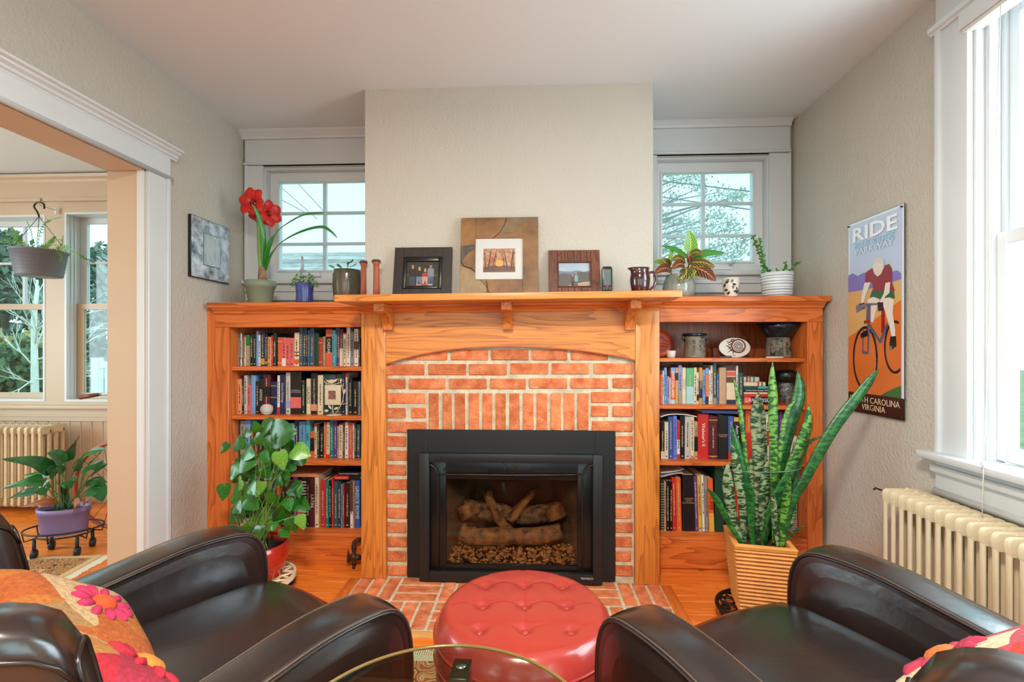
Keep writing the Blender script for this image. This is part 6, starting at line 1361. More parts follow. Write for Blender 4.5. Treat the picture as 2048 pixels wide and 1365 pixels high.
# bicycle
def ring(name, cx, cy, rx, ry, wd, col, a0=0, a1=360):
    n = 28; P = [(cx + rx * math.cos(R(a0 + (a1 - a0) * k / n)), cy + ry * math.sin(R(a0 + (a1 - a0) * k / n))) for k in range(n + 1)]
    NLAY[0] += 1; x = XR - 0.0116 - NLAY[0] * 0.00012
    pts = [(x,) + clampyz(p5(*q)) for q in P]; b = B()
    b.tube(pts, wd, 6); 
    for v in b.v: v.x = x + (v.x - x) * 0.1
    b.build(name, mat('sign_%d_%d_%d' % col, col, 0.3), t)
ring('printed_tyre', 258, 958, 66, 175, 0.0065, (24, 20, 22)); ring('printed_tyre_glint', 264, 950, 58, 166, 0.0035, (236, 230, 222), -80, 80)
ring('printed_tyre', 428, 895, 58, 145, 0.006, (24, 20, 22), 60, 290)
sg('printed_seat_tube', [(350, 690), (368, 650), (370, 780), (362, 815), (350, 815)], (150, 28, 34))
for nm, pts in (('printed_frame_tube', [(280, 755), (345, 855), (340, 875), (290, 795)]), ('printed_frame_tube', [(380, 760), (392, 765), (350, 875), (335, 865)]), ('printed_fork', [(245, 790), (252, 790), (248, 915), (275, 925), (275, 936), (242, 932)]), ('printed_fork', [(272, 760), (284, 760), (278, 930), (270, 930)])): sg(nm, pts, (84, 90, 110))
sg('printed_shoe', [(232, 820), (270, 795), (276, 830), (235, 846)], (30, 26, 40))
# rider
sg('printed_leg', [(275, 625), (310, 606), (340, 625), (318, 690), (305, 755), (290, 752), (285, 680), (272, 650)], (226, 220, 208)); sg('printed_leg', [(345, 620), (395, 608), (422, 630), (415, 700), (430, 800), (430, 838), (410, 835), (395, 770), (372, 690)], (226, 220, 208))
sg('printed_shoe', [(404, 835), (434, 832), (436, 890), (415, 905), (398, 905), (398, 870)], (36, 24, 30)); sg('printed_sock', [(396, 890), (412, 888), (410, 915), (396, 912)], (90, 140, 70))
sg('printed_shorts', [(300, 570), (420, 562), (428, 620), (395, 612), (345, 622), (310, 610), (285, 612)], (44, 100, 64))
sg('printed_jersey', [(262, 470), (300, 445), (330, 492), (370, 430), (395, 422), (412, 450), (412, 530), (428, 575), (305, 575), (300, 530), (258, 526)], (142, 46, 56))
sg('printed_arm', [(256, 530), (292, 526), (262, 600), (250, 650), (235, 648), (242, 590)], (226, 220, 208)); sg('printed_arm', [(376, 530), (402, 525), (398, 585), (372, 610), (350, 650), (340, 640), (366, 590)], (226, 220, 208))
sg('printed_glove', [(222, 650), (255, 642), (258, 675), (228, 685)], (34, 36, 60)); sg('printed_glove', [(330, 640), (362, 640), (364, 685), (334, 690)], (34, 36, 60))
sg('printed_handlebar', [(206, 660), (270, 645), (330, 645), (330, 655), (270, 660), (225, 690), (212, 700)], (110, 118, 140)); sg('printed_stem', [(270, 650), (292, 648), (290, 740), (265, 745)], (90, 96, 120)); sg('printed_brake', [(252, 745), (290, 738), (290, 755), (256, 762)], (150, 40, 44))
sg('printed_face', [(302, 440), (310, 400), (335, 386), (362, 398), (368, 440), (350, 480), (330, 494), (312, 475)], (222, 212, 200)); sg('printed_helmet', [(300, 420), (312, 390), (338, 380), (364, 392), (370, 422), (336, 410)], (206, 206, 206))
def signtext(s_, f0, size, col, squash=1.0, bold=False):
    NLAY[0] += 1; x = XR - 0.0116 - NLAY[0] * 0.00012
    b = B(); M = Matrix.Translation((x, (y0_ + y1_) / 2, fr(f0))) @ Matrix(((0, 0, -1, 0), (-1, 0, 0, 0), (0, 1, 0, 0), (0, 0, 0, 1)))
    textb(b, s_, size, M, 0.0002, squash=squash, bold=size * 0.022 if bold else 0.0)
    b.build('sign_lettering', mat('sign_text_%d_%d' % col[:2], col, 0.3), t)
Wd = y1_ - y0_
signtext('RIDE', 0.925, Wd * 0.26, (240, 242, 248), 1.5, True); signtext('BLUE RIDGE', 0.868, Wd * 0.12, (160, 204, 230), 1.12, True); signtext('PARKWAY', 0.836, Wd * 0.12, (206, 216, 232), 1.2, True)
signtext('NORTH CAROLINA', 0.070, Wd * 0.11, (226, 206, 170), 0.92); signtext('VIRGINIA', 0.034, Wd * 0.11, (226, 206, 170), 0.92)
for yy, zz in ((y0_ + 0.01, zt_ - 0.012), (y1_ - 0.01, zt_ - 0.012), (y0_ + 0.01, zb_ + 0.012)): B().tube([(XR - 0.004, yy, zz), (XR - 0.02, yy, zz)], 0.004, 8).build('screw', mat('dark_screw', (34, 30, 30), 0.4), t)

# ---- square picture on the left wall
xq = XL + 0.02
q7 = lambda x, y: atX(370 + x / 7.58, 410 + y / 7.58, xq)
c1, c2, c3, c4 = q7(100, 125), q7(690, 375), q7(665, 1205), q7(85, 1080)
ya, yb_, za_, zb2 = (c1.y + c4.y) / 2, (c2.y + c3.y) / 2, (c1.z + c2.z) / 2, (c3.z + c4.z) / 2
t = thing('wall_picture', 'square silver and black distressed picture hanging on the left wall', 'picture', (XL, (ya + yb_) / 2, zb2))
tiltp = 0.0
M_dist = mat('distressed_silver', (208, 214, 222), 0.25, spec=0.7, vs_=22, col2=(58, 60, 68), bump=0.2, bs=40)
B().box(XL + 0.002, xq - 0.002, ya, yb_, zb2, za_).build('frame_body', M_blackg, t, bevel=0.002, seg=1)
B().box(xq - 0.0021, xq, ya + 0.004, yb_ - 0.004, zb2 + 0.004, za_ - 0.004).build('frame_face', M_dist, t)
hy, hz = yb_ - ya, za_ - zb2; cy_, cz_ = (ya + yb_) / 2, (za_ + zb2) / 2
B().box(xq, xq + 0.001, cy_ - hy * 0.205, cy_ + hy * 0.235, cz_ - hz * 0.27, cz_ + hz * 0.27).build('inner_edge', mat('dark_edge', (40, 44, 52), 0.4), t)
pic = B().box(xq + 0.0008, xq + 0.0014, cy_ - hy * 0.195, cy_ + hy * 0.225, cz_ - hz * 0.26, cz_ + hz * 0.26).build('print', mat('print_pale', (186, 200, 204), 0.25, vs_=18, col2=(150, 158, 162)), t)
for k, (fy, fz) in enumerate(((-0.11, 0.0), (0.02, -0.02), (0.14, -0.03))):
    yc_ = cy_ + fy * hy
    B().prism([(xq + 0.0014, yc_ + a * hy, cz_ + (fz + c) * hz) for a, c in ((-0.025, 0.22), (0.025, 0.22), (0.03, 0.0), (0.022, -0.2), (-0.02, -0.2), (-0.03, 0.0))], (0.0006, 0, 0)).build('printed_figure', mat('print_figure', (196, 176, 166), 0.3, vs_=30, col2=(170, 188, 196)), pic)

# ---- roller blind at the tall window, with its cord
t = thing('window_blind', 'white pulled-up blind at the top of the tall right window', 'blind', (XR, 1.2, 2.33))
zbl = atX(1945, 66, XR + 0.01).z
B().box(XR - 0.036, XR + 0.028, WR[0] + 0.02, WR[1] + 0.02, zbl + 0.012, zbl + 0.075).build('headrail', M_white, t, bevel=0.004)
B().box(XR - 0.03, XR + 0.022, WR[0] + 0.025, WR[1] + 0.012, zbl - 0.004, zbl + 0.0115).build('bottom_rail', mat('blind_shadow_white', (222, 220, 214), 0.5), t, bevel=0.003)  # slightly warmer white than the headrail
pc = atX(1964, 912, XR - 0.09)
cd_ = B().tube([(XR - 0.03, pc.y, zbl), (XR - 0.085, pc.y, 0.83), (XR - 0.09, pc.y, 0.64)], 0.0016, 5).build('pull_cord', mat('white_cord', (226, 222, 214), 0.6), t)
B().lathe([(0.001, 0), (0.006, 0.003), (0.007, 0.012), (0.003, 0.018), (0.001, 0.018)], (XR - 0.086, pc.y, 0.822), 10).build('cord_bead', M_white, cd_)

# ---- gas valve on the left base board
zv = lambda x, y, Y=YFA - 0.045: atY(650 + x / 10.5, 1020 + y / 10.5, Y)
t = thing('gas_valve', 'rusty iron gas pipe elbow and valve at the left bookcase base', 'gas valve', tuple(zv(610, 1245)))
M_rust = mat('rusty_iron', (92, 66, 48), 0.6, metal=0.4, vs_=40, col2=(46, 34, 28), bump=0.5, bs=80)
B().tube(smooth_path([zv(745, 630, YFA - 0.02), zv(690, 640), zv(620, 680), zv(600, 760), zv(605, 860)], 4), 0.0115, 10).build('elbow_pipe', M_rust, t)
B().tube([zv(560, 770), zv(560 + 90, 770)], 0.006, 8).lathe([(0.001, 0), (0.013, 0), (0.013, 0.012), (0.001, 0.012)], tuple(zv(608, 800)), 10).build('collar', M_rust, t)
b = B(); c = zv(600, 1000); b.ball(c, (0.021, 0.018, 0.026), 12, 8); b.tube([zv(740, 1000), zv(520, 1000)], 0.015, 10); b.build('valve_body', M_rust, t)
c = zv(500, 1030); B().tube([c + Vector((-0.004, 0, 0)), c + Vector((0.004, 0, 0))], 0.021, 10).build('end_cap', M_rust, t)
B().prism([zv(455, 1060), zv(470, 900), zv(482, 850), zv(495, 900), zv(510, 1080)], (0, 0.008, 0)).build('lever', M_rust, t)
B().tube([zv(605, 1060), zv(605, 1150)], 0.012, 8).tube([zv(605, 1150), zv(605, 1245)], 0.0085, 8).build('lower_stub', M_rust, t)
c = zv(600, 985, YFA - 0.066); B().ball(c, 0.005, 8, 6).build('bolt_head', M_steel, t)

# ================================================================== plants
M_pot_leaf = None
def leaf_green(name, c1_, c2_, scale=18, rough=0.3, rnd=0.16):
    m = mat(name, c1_, rough, var=0.0, vs_=scale, col2=c2_, rnd=rnd); b = m.node_tree.nodes['Principled BSDF']
    return m
# ---- pothos
M_po = leaf_green('pothos_leaf', (46, 122, 28), (20, 74, 18), 12, 0.24, 0.28)
M_po2 = leaf_green('pothos_leaf_pale', (126, 168, 60), (58, 124, 40), 14)
M_vn = mat('vine_stem', (104, 136, 62), 0.5)
def heart_leaf():
    """unit leaf: base at the origin, tip at (0,0,1), faces -y"""
    out = [(0, 0.0), (0.16, -0.07), (0.31, -0.02), (0.39, 0.14), (0.385, 0.32), (0.31, 0.53), (0.18, 0.76), (0.06, 0.93), (0, 1.0)]
    ctr = [(0, 0.0), (0, 0.03), (0, 0.08), (0, 0.16), (0, 0.32), (0, 0.53), (0, 0.76), (0, 0.93), (0, 1.0)]
    b = B(); rows = []
    for (x, z), (_, zc) in zip(out, ctr):
        row = []
        for k in range(-3, 4):
            q = k / 3; xx = x * q; zz = zc + (z - zc) * abs(q); yy = 0.10 * abs(q) * abs(x) * 1.1 + 0.16 * (zz - 0.3) ** 2 - 0.03 * math.sin(zz * 7) * abs(q)
            row.append((xx, yy, zz))
        rows.append(row)
    top = [[Vector(p) for p in r_] for r_ in rows]
    vs_ = [p for r_ in top for p in r_]; w_ = 7
    fs = [(i * w_ + j, i * w_ + j + 1, (i + 1) * w_ + j + 1, (i + 1) * w_ + j) for i in range(len(rows) - 1) for j in range(w_ - 1)]
    k = len(vs_)
    b.add(vs_ + [p + Vector((0, 0.008, 0)) for p in vs_], fs + [tuple(reversed([q + k for q in f])) for f in fs], 0, True)
    return b
hb = heart_leaf(); hl = hb.build('leaf', M_po, recalc=False); hm1 = hl.data; hm2 = hm1.copy(); hm2.materials[0] = M_po2
COL.objects.unlink(hl); bpy.data.objects.remove(hl)
def put_leaf(parent, me, base, tip, roll=0.0, wide=1.0, name='leaf', face=Vector((0, -1, 0.25))):
    base, tip = Vector(base), Vector(tip); ax = tip - base; L_ = ax.length; z = ax.normalized(); y = -(face - z * face.dot(z))
    if y.length < 1e-4: y = z.orthogonal()
    y.normalize(); x = y.cross(z); M = Matrix((x, y, z)).transposed().to_4x4()
    o = link(name, me, parent, local=True)
    Mw = Matrix.Translation(base) @ M @ Matrix.Rotation(roll, 4, 'Z') @ Matrix.Diagonal((L_ * wide, L_, L_, 1))
    Ml = WM[parent].inverted() @ Mw
    o.location = Ml.to_translation(); o.rotation_mode = 'QUATERNION'; o.rotation_quaternion = Ml.to_quaternion(); o.scale = (L_ * wide, L_, L_)
    return o
yP = 2.30; pc = atZ(512, 1190, 0.06); pcx, pcy = XU(514, yP), yP
t = thing('potted_pothos', 'leafy green pothos plant in a red pot before the left bookcase', 'potted plant', (pcx, pcy, 0.085))
zr = ZV(520, 1085, yP); rr = 0.142
B().lathe([(0.001, 0.086), (rr * 0.78, 0.086), (rr * 0.84, 0.092), (rr * 0.97, 0.16), (rr * 1.03, zr - 0.06), (rr * 0.99, zr - 0.004), (rr * 0.96, zr), (rr * 0.92, zr - 0.004), (rr * 0.93, zr - 0.04)], (pcx, pcy, 0), 48, cap=False).build('pot', mat('red_glaze_pot', (176, 40, 26), 0.2, coat=0.4, var=0.12, vs_=6), t)
B().lathe([(0.001, zr - 0.035), (rr * 0.95, zr - 0.035)], (pcx, pcy, 0), 32, cap=False).build('soil', M_soil, t)
PL = [(310, 235, 400, 132), (292, 240, 255, 160), (388, 262, 575, 240), (150, 378, 140, 262), (345, 382, 450, 285), (452, 280, 540, 352), (555, 372, 690, 428), (638, 430, 540, 478), (442, 395, 480, 538), (60, 330, 0, 410), (148, 478, 278, 482), (140, 480, 72, 612), (208, 500, 242, 622), (190, 560, 88, 632),
      (482, 535, 492, 672), (205, 690, 72, 790), (30, 640, 15, 772), (265, 715, 330, 620), (420, 718, 305, 803), (562, 770, 688, 832), (388, 905, 198, 932), (492, 820, 410, 952), (150, 850, 62, 950), (520, 900, 572, 1012), (600, 880, 632, 992), (300, 958, 292, 1074), (470, 985, 532, 1048), (180, 955, 236, 1022),
      (110, 790, 152, 862), (540, 640, 578, 732), (588, 650, 628, 692), (600, 695, 600, 752), (370, 760, 335, 868), (205, 750, 288, 832), (510, 752, 532, 852), (310, 300, 218, 332), (268, 275, 335, 345), (180, 398, 258, 425), (312, 400, 372, 476), (355, 440, 300, 540), (228, 640, 252, 722), (325, 540, 372, 605),
      (400, 780, 350, 690), (570, 905, 640, 900), (310, 620, 265, 745), (430, 600, 470, 650), (180, 250, 240, 260), (330, 240, 372, 290), (500, 480, 575, 530), (160, 610, 130, 690), (420, 930, 390, 1000), (240, 860, 175, 880)]
prg = random.Random(17); stems = B()
for k in range(26):
    a, b_ = prg.uniform(90, 560), prg.uniform(300, 940); c, d = a + prg.uniform(-90, 90), b_ + prg.uniform(40, 120); PL.append((a, b_, c, d))
for k, (a, b_, c, d) in enumerate(PL):
    Y = yP + (prg.uniform(-0.13, 0.06) if k < 52 else prg.uniform(0.02, 0.14)); base = atY(z2u(a), z2v(b_), Y); tip = atY(z2u(c), z2v(d), Y + prg.uniform(-0.05, 0.03))
    put_leaf(t, hm2 if prg.random() < 0.22 else hm1, base, tip, prg.uniform(-0.35, 0.35), prg.uniform(1.05, 1.35), face=Vector((prg.uniform(-0.3, 0.3), -1, prg.uniform(0.1, 0.7))))
    if k % 2 == 0:
        o = Vector((pcx + prg.uniform(-0.06, 0.06), pcy + prg.uniform(-0.05, 0.05), zr - 0.04)); mid = (o + base) / 2 + Vector((prg.uniform(-0.04, 0.04), prg.uniform(-0.03, 0.03), 0.05))
        stems.tube(smooth_path([o, mid, base], 5), 0.0022, 5)
stems.build('stems', M_vn, t)['kind'] = 'stuff'
# white caddy
def caster(t, x, y, ang, m, r=0.02, zt=0.055):
    c_, s_ = math.cos(ang), math.sin(ang)
    b = B().tube([(x - c_ * 0.015, y - s_ * 0.015, r + 0.0005), (x + c_ * 0.015, y + s_ * 0.015, r + 0.0005)], r, 14).tube([(x, y, r), (x, y, zt)], 0.006, 6)
    return b.build('caster', m, t)
t = thing('plant_caddy', 'round white slatted plant caddy on casters under the red pot', 'plant caddy', (pcx, pcy, 0))
CR = 0.178
b = B()
for r_ in (CR, CR * 0.62): b.loft([[(pcx + (r_ + dr) * math.cos(2 * PI * k / 48), pcy + (r_ + dr) * math.sin(2 * PI * k / 48), z) for dr, z in ((-0.012, 0.062), (0.0, 0.062), (0.0, 0.084), (-0.012, 0.084))] for k in range(48)], 0, False, closed=True)
b.build('ring', mat('cream_iron', (226, 212, 176), 0.5), t)
for k in range(14):
    a = 2 * PI * k / 14; a2 = a + 0.35
    B().tube([(pcx + CR * 0.56 * math.cos(a), pcy + CR * 0.56 * math.sin(a), 0.078), (pcx + CR * 0.97 * math.cos(a2), pcy + CR * 0.97 * math.sin(a2), 0.078)], 0.0055, 6).tube([(pcx + CR * 0.56 * math.cos(a2), pcy + CR * 0.56 * math.sin(a2), 0.074), (pcx + CR * 0.97 * math.cos(a), pcy + CR * 0.97 * math.sin(a), 0.074)], 0.0055, 6).build('lattice', mat('cream_iron', (226, 212, 176), 0.5), t)
for k in range(4): a = R(-52 + 90 * k); caster(t, pcx + CR * 0.88 * math.cos(a), pcy + CR * 0.88 * math.sin(a), a + 1.2, mat('rubber_black', (34, 34, 36), 0.5), 0.021, 0.064)

# ---- snake plant in woven square pot on iron caddy
sx_, sy_, srz = 0.969, 2.102, R(-11)
t = thing('potted_snake_plant', 'tall snake plant in a square ribbed tan pot on the right', 'potted plant', (sx_, sy_, 0.10), srz)
zb_p, zt_p, wb, wt = 0.10, 0.40, 0.087, 0.113
M_bask = mat('ribbed_tan_ceramic', (208, 136, 66), 0.5, var=0.15, vs_=14, bump=0.25, bs=40)
b = B(); rings = []; n = 17
def sq(hw, z, r_=0.008, jit=0.0):
    pr = rounded_profile([(-hw, -hw), (hw, -hw), (hw, hw), (-hw, hw)], r_, 3); return [(p.x, p.y, z - zb_p) for p in pr]
for k in range(n):
    f0 = k / n; w0 = wb + (wt - wb) * f0; z0_ = zb_p + (zt_p - 0.018 - zb_p) * f0; dz = (zt_p - 0.018 - zb_p) / n
    for q, bul in ((0.06, 0.0), (0.25, 0.0055), (0.5, 0.0075), (0.75, 0.0055), (0.94, 0.0)): rings.append(sq(w0 + bul, z0_ + dz * q))
rings += [sq(wt + 0.006, zt_p - 0.017), sq(wt + 0.008, zt_p - 0.004), sq(wt + 0.003, zt_p), sq(wt - 0.014, zt_p), sq(wt - 0.016, zt_p - 0.03)]
b.loft(rings, 0, True, cap=False); b.build('pot', M_bask, t, local=True, smooth=50)
B().add(sq(wt - 0.014, zt_p - 0.028), [tuple(range(len(sq(1, 1))))]).build('soil', M_soil, t, local=True, recalc=False)
def snake_mat(name, light, dark):
    if name in MATS: return MATS[name]
    m, n_, b_ = newmat(name); L = n_.links.new
    tc = n_.nodes.new('ShaderNodeTexCoord'); mp = n_.nodes.new('ShaderNodeMapping'); mp.inputs['Scale'].default_value = (30, 30, 75); L(tc.outputs['Object'], mp.inputs[0])
    nz = n_.nodes.new('ShaderNodeTexNoise'); nz.inputs['Scale'].default_value = 1.0; nz.inputs['Detail'].default_value = 2.5; nz.inputs['Distortion'].default_value = 0.8; L(mp.outputs[0], nz.inputs['Vector'])
    r_ = n_.nodes.new('ShaderNodeValToRGB'); e = r_.color_ramp.elements; e[0].position = 0.46; e[0].color = s2l(dark); e[1].position = 0.56; e[1].color = s2l(light); L(nz.outputs['Fac'], r_.inputs[0])
    L(r_.outputs[0], b_.inputs['Base Color']); b_.inputs['Roughness'].default_value = 0.35; MATS[name] = m; return m
S_A = snake_mat('snake_leaf_grey', (140, 150, 110), (28, 64, 34)); S_B = snake_mat('snake_leaf_green', (100, 146, 52), (24, 74, 30)); S_C = snake_mat('snake_leaf_dark', (40, 104, 40), (18, 66, 28))
z7 = lambda x, y, Y: atY(1380 + x / 2.353, 720 + y / 2.353, Y)
SL = [([(400, 880), (398, 600), (396, 330), (394, 180), (390, 100), (388, 12)], 22, S_B, -0.02), ([(330, 880), (335, 650), (335, 450), (328, 300), (324, 220), (322, 152)], 36, S_A, 0.02), ([(420, 860), (480, 690), (540, 580), (620, 430), (700, 300), (800, 170), (860, 85), (888, 46)], 27, S_C, -0.06),
      ([(420, 880), (432, 560), (455, 400), (490, 270), (518, 180), (520, 110), (506, 52)], 32, S_C, 0.05), ([(400, 870), (440, 640), (485, 500), (530, 400), (558, 300), (558, 212)], 27, S_B, 0.0), ([(290, 870), (268, 520), (250, 330), (238, 230), (222, 150), (205, 86)], 12, S_B, 0.04),
      ([(300, 880), (268, 590), (240, 470), (215, 380), (196, 308)], 20, S_C, 0.02), ([(235, 860), (205, 740), (188, 640), (180, 560), (178, 484)], 25, S_A, -0.03), ([(256, 870), (250, 700), (232, 560), (212, 460), (195, 396)], 21, S_A, -0.01), ([(240, 865), (195, 790), (150, 700), (115, 645), (82, 606)], 14, S_C, -0.06),
      ([(295, 870), (290, 760), (288, 660), (288, 584)], 18, S_C, -0.06), ([(470, 620), (520, 470), (565, 390), (600, 368), (628, 358)], 6, S_C, 0.02), ([(410, 860), (420, 500), (440, 330), (465, 235), (505, 182)], 13, S_B, 0.03), ([(436, 890), (445, 760), (460, 640), (472, 556)], 19, S_B, -0.07),
      ([(412, 885), (402, 770), (396, 690), (394, 630)], 15, S_A, -0.06), ([(450, 860), (470, 700), (510, 500), (545, 400), (560, 340)], 18, S_C, 0.04), ([(340, 875), (390, 700), (450, 580), (505, 478)], 24, S_C, -0.04), ([(355, 880), (350, 700), (362, 560), (372, 470)], 26, S_A, 0.0), ([(315, 880), (310, 650), (300, 520), (302, 420)], 22, S_A, 0.03),
      ([(450, 850), (490, 815), (532, 784)], 6, S_C, -0.05), ([(330, 870), (350, 800), (385, 700)], 8, S_C, -0.08), ([(445, 870), (475, 770), (500, 690)], 14, S_A, -0.03)]
wmax = [0, 0.75, 0.95, 1, 0.9, 0.62, 0.3, 0]
for pts, hw, m, dy in SL:
    Y0 = sy_ + dy * 0.6; n = len(pts); tp = [z7(x, y, Y0 + dy * (k / (n - 1)) * 0.8) for k, (x, y) in enumerate(pts)]
    tp[0] = Vector((min(max(tp[0].x, sx_ - 0.075), sx_ + 0.075), sy_ + dy * 0.8, zt_p - 0.03))
    P = smooth_path(tp, 5); N = len(P); W_ = []
    for i in range(N):
        q = i / (N - 1); W_.append(hw / 2.353 / F * 2.1 * ((0.55 + 0.45 * min(q / 0.45, 1)) if q < 0.62 else max(0.02, 1 - ((q - 0.62) / 0.38) ** 1.8)))
    b = B(); Pw = [WM[t].inverted() @ p for p in P]
    ribbon(b, Pw, W_, Vector((1, 0.25, 0)), 0, fold=-0.35, thick=0.0016)
    b.build('leaf', m, t, local=True)
hoop = [(690, 700), (700, 720)]
B().tube([WM[t].inverted() @ Vector((sx_ + 0.155 * math.cos(2 * PI * k / 40) + 0.01, sy_ + 0.12 * math.sin(2 * PI * k / 40), 0.70 + 0.012 * math.cos(2 * PI * k / 40 + 1))) for k in range(40)], 0.0017, 5, closed=True).build('support_hoop', mat('grey_wire', (120, 130, 130), 0.4, metal=0.6), t, local=True)
t = thing('plant_caddy', 'round dark iron scrollwork plant caddy under the snake plant pot', 'plant caddy', (sx_, sy_, 0))
CR = 0.165
b = B()
for r_, w_ in ((CR, 0.012), (CR * 0.45, 0.008)): b.tube([(sx_ + r_ * math.cos(2 * PI * k / 48), sy_ + r_ * math.sin(2 * PI * k / 48), 0.088), ][:1] + [(sx_ + r_ * math.cos(2 * PI * k / 48), sy_ + r_ * math.sin(2 * PI * k / 48), 0.088) for k in range(1, 48)], w_ * 0.75, 8, closed=True)
b.build('ring', M_iron, t)
for k in range(12):
    a = 2 * PI * k / 12; cx_, cy2 = sx_ + CR * 0.74 * math.cos(a), sy_ + CR * 0.74 * math.sin(a)
    B().tube([(cx_ + 0.03 * math.cos(2 * PI * j / 14), cy2 + 0.03 * math.sin(2 * PI * j / 14), 0.089) for j in range(14)], 0.0055, 6, closed=True).build('scroll', M_iron, t)
for k in range(3): a = R(-105 + 120 * k); caster(t, sx_ + CR * 0.86 * math.cos(a), sy_ + CR * 0.86 * math.sin(a), a + 1.9, mat('bronze_wheel', (44, 34, 28), 0.4), 0.024, 0.08)

# ================================================================== unseen ceiling lamp, added to brighten floor and seats
LX, LY = -0.12, -0.1
t = thing('ceiling_lamp', 'round flush ceiling lamp above the viewer', 'ceiling lamp', (LX, LY, ZC - 0.10))
B().lathe([(0.001, ZC - 0.03), (0.20, ZC - 0.03), (0.205, ZC - 0.02), (0.205, ZC - 0.0005), (0.001, ZC - 0.0005)], (LX, LY, 0), 40).build('base', M_white, t)
B().lathe([(0.19, ZC - 0.031), (0.185, ZC - 0.06), (0.15, ZC - 0.085), (0.08, ZC - 0.098), (0.001, ZC - 0.1)], (LX, LY, 0), 40).build('glass_shade', mat('opal_glass', (240, 238, 230), 0.3), t)
l = bpy.data.lights.new('ceiling_lamp_light', 'AREA'); l.shape = 'DISK'; l.size = 0.4; l.energy = 112; l.color = (1.0, 0.90, 0.77)
o = bpy.data.objects.new('ceiling_lamp_light', l); COL.objects.link(o); o.location = (LX, LY, ZC - 0.105)

# ================================================================== plants on bookcases and mantel
z5 = lambda x, y, Y: atY(460 + x / 4.876, 340 + y / 4.876, Y)
def pot_at(u0, u1, v_top, Y, zb, um=None):
    um = um or (u0 + u1) / 2; return XU(um, Y), (XU(u1, Y) - XU(u0, Y)) / 2, ZV(um, v_top, Y) - zb
YT = 2.70
# ---- amaryllis
x, r, h = pot_at(491.5, 549.5, 563, YT, ZTL); zb = ZTL
t = thing('potted_amaryllis', 'red amaryllis with long strap leaves in a pale green pot', 'potted plant', (x, YT, zb))
M_gp = mat('pale_green_plastic', (132, 146, 122), 0.5)
B().lathe([(0.001, 0.0), (r * 0.68, 0.0), (r * 0.7, 0.003), (r * 0.88, h * 0.7), (r * 0.95, h * 0.72), (r, h), (r * 0.95, h), (r * 0.85, h * 0.75), (0.001, h * 0.75)], (0, 0, 0), 36).build('pot', M_gp, t, local=True)
L5 = lambda x_, y_, dy=0.0: z5(x_, y_, YT + dy) - Vector((x, YT, zb))
bt = L5(315, 1085); top = L5(310, 960)
B().lathe([(0.012, h * 0.72), (0.03, h * 0.82), (0.034, h * 0.95), (0.024, h * 1.12), (0.02, top.z), (0.012, top.z + 0.01)], (L5(315, 1000).x, 0, 0), 16).build('bulb', mat('bulb_skin', (146, 112, 84), 0.7, var=0.4, vs_=40, bump=0.6, bs=50), t, local=True)
M_am = leaf_green('amaryllis_leaf', (70, 160, 58), (38, 112, 36), 12)
B().tube(smooth_path([L5(303, 975), L5(290, 800), L5(282, 600), L5(272, 440), L5(250, 360)], 5), [0.0125] * 10 + [0.011] * 6 + [0.009] * 5, 10).build('flower_stalk', mat('stalk_green', (120, 160, 74), 0.4), t, local=True)
for pts, w_ in (([(330, 970), (335, 800), (325, 640), (295, 500), (255, 400), (212, 330)], 0.013), ([(338, 975), (362, 800), (410, 660), (500, 560), (620, 480), (740, 430), (920, 418)], 0.017), ([(345, 980), (385, 850), (470, 730), (600, 640), (760, 575), (900, 555), (985, 600), (1045, 662)], 0.014)):
    P = smooth_path([L5(a, b_, -0.02 * k) for k, (a, b_) in enumerate(pts)], 6); N = len(P); b = B()
    ribbon(b, P, [w_ * (0.6 + 0.4 * min(i / N / 0.3, 1)) * (1 if i / N < 0.5 else max(0.05, 1 - ((i / N - 0.5) / 0.5) ** 1.6 * 0.95)) for i in range(N)], Vector((0.5, 0.4, 0.7)), 0, fold=0.15)
    b.build('leaf', M_am, t, local=True)
M_pet = mat('amaryllis_petal', (222, 44, 26), 0.45, vs_=14, col2=(178, 18, 20)); M_pet2 = mat('petal_dark', (132, 14, 32), 0.5)
def bloom(c, axis, size, npet=6):
    axis = Vector(axis).normalized(); e1 = axis.orthogonal().normalized(); e2 = axis.cross(e1)
    for k in range(npet):
        a = 2 * PI * k / npet; d = e1 * math.cos(a) + e2 * math.sin(a); P = []
        for q in (0, 0.2, 0.45, 0.7, 0.9, 1.0): P.append(c + axis * size * (-0.25 + 0.75 * q - 0.45 * q ** 3) + d * size * (0.05 + 0.95 * q ** 1.2))
        b = B(); ribbon(b, P, [size * w_ for w_ in (0.06, 0.2, 0.36, 0.37, 0.22, 0.02)], axis.cross(d), 0, fold=0.18 if k % 2 else 0.1, cross=6)
        b.build('petal', M_pet, t, local=True)
    B().ball(c + axis * size * 0.02, size * 0.16, 8, 6).build('throat', M_pet2, t, local=True)
    for k in range(4):
        a = 2 * PI * k / 4 + 0.3; B().tube([c, c + axis * size * 0.35 + (e1 * math.cos(a) + e2 * math.sin(a)) * size * 0.1], 0.0012, 5).build('stamen', mat('stamen', (226, 150, 110), 0.5), t, local=True)
bloom(L5(215, 310, -0.04), (-0.15, -1, 0.1), 0.088); bloom(L5(385, 425, 0.02), (0.7, -0.45, -0.1), 0.078); bloom(L5(280, 460, 0.05), (-0.2, -0.4, -0.7), 0.072)

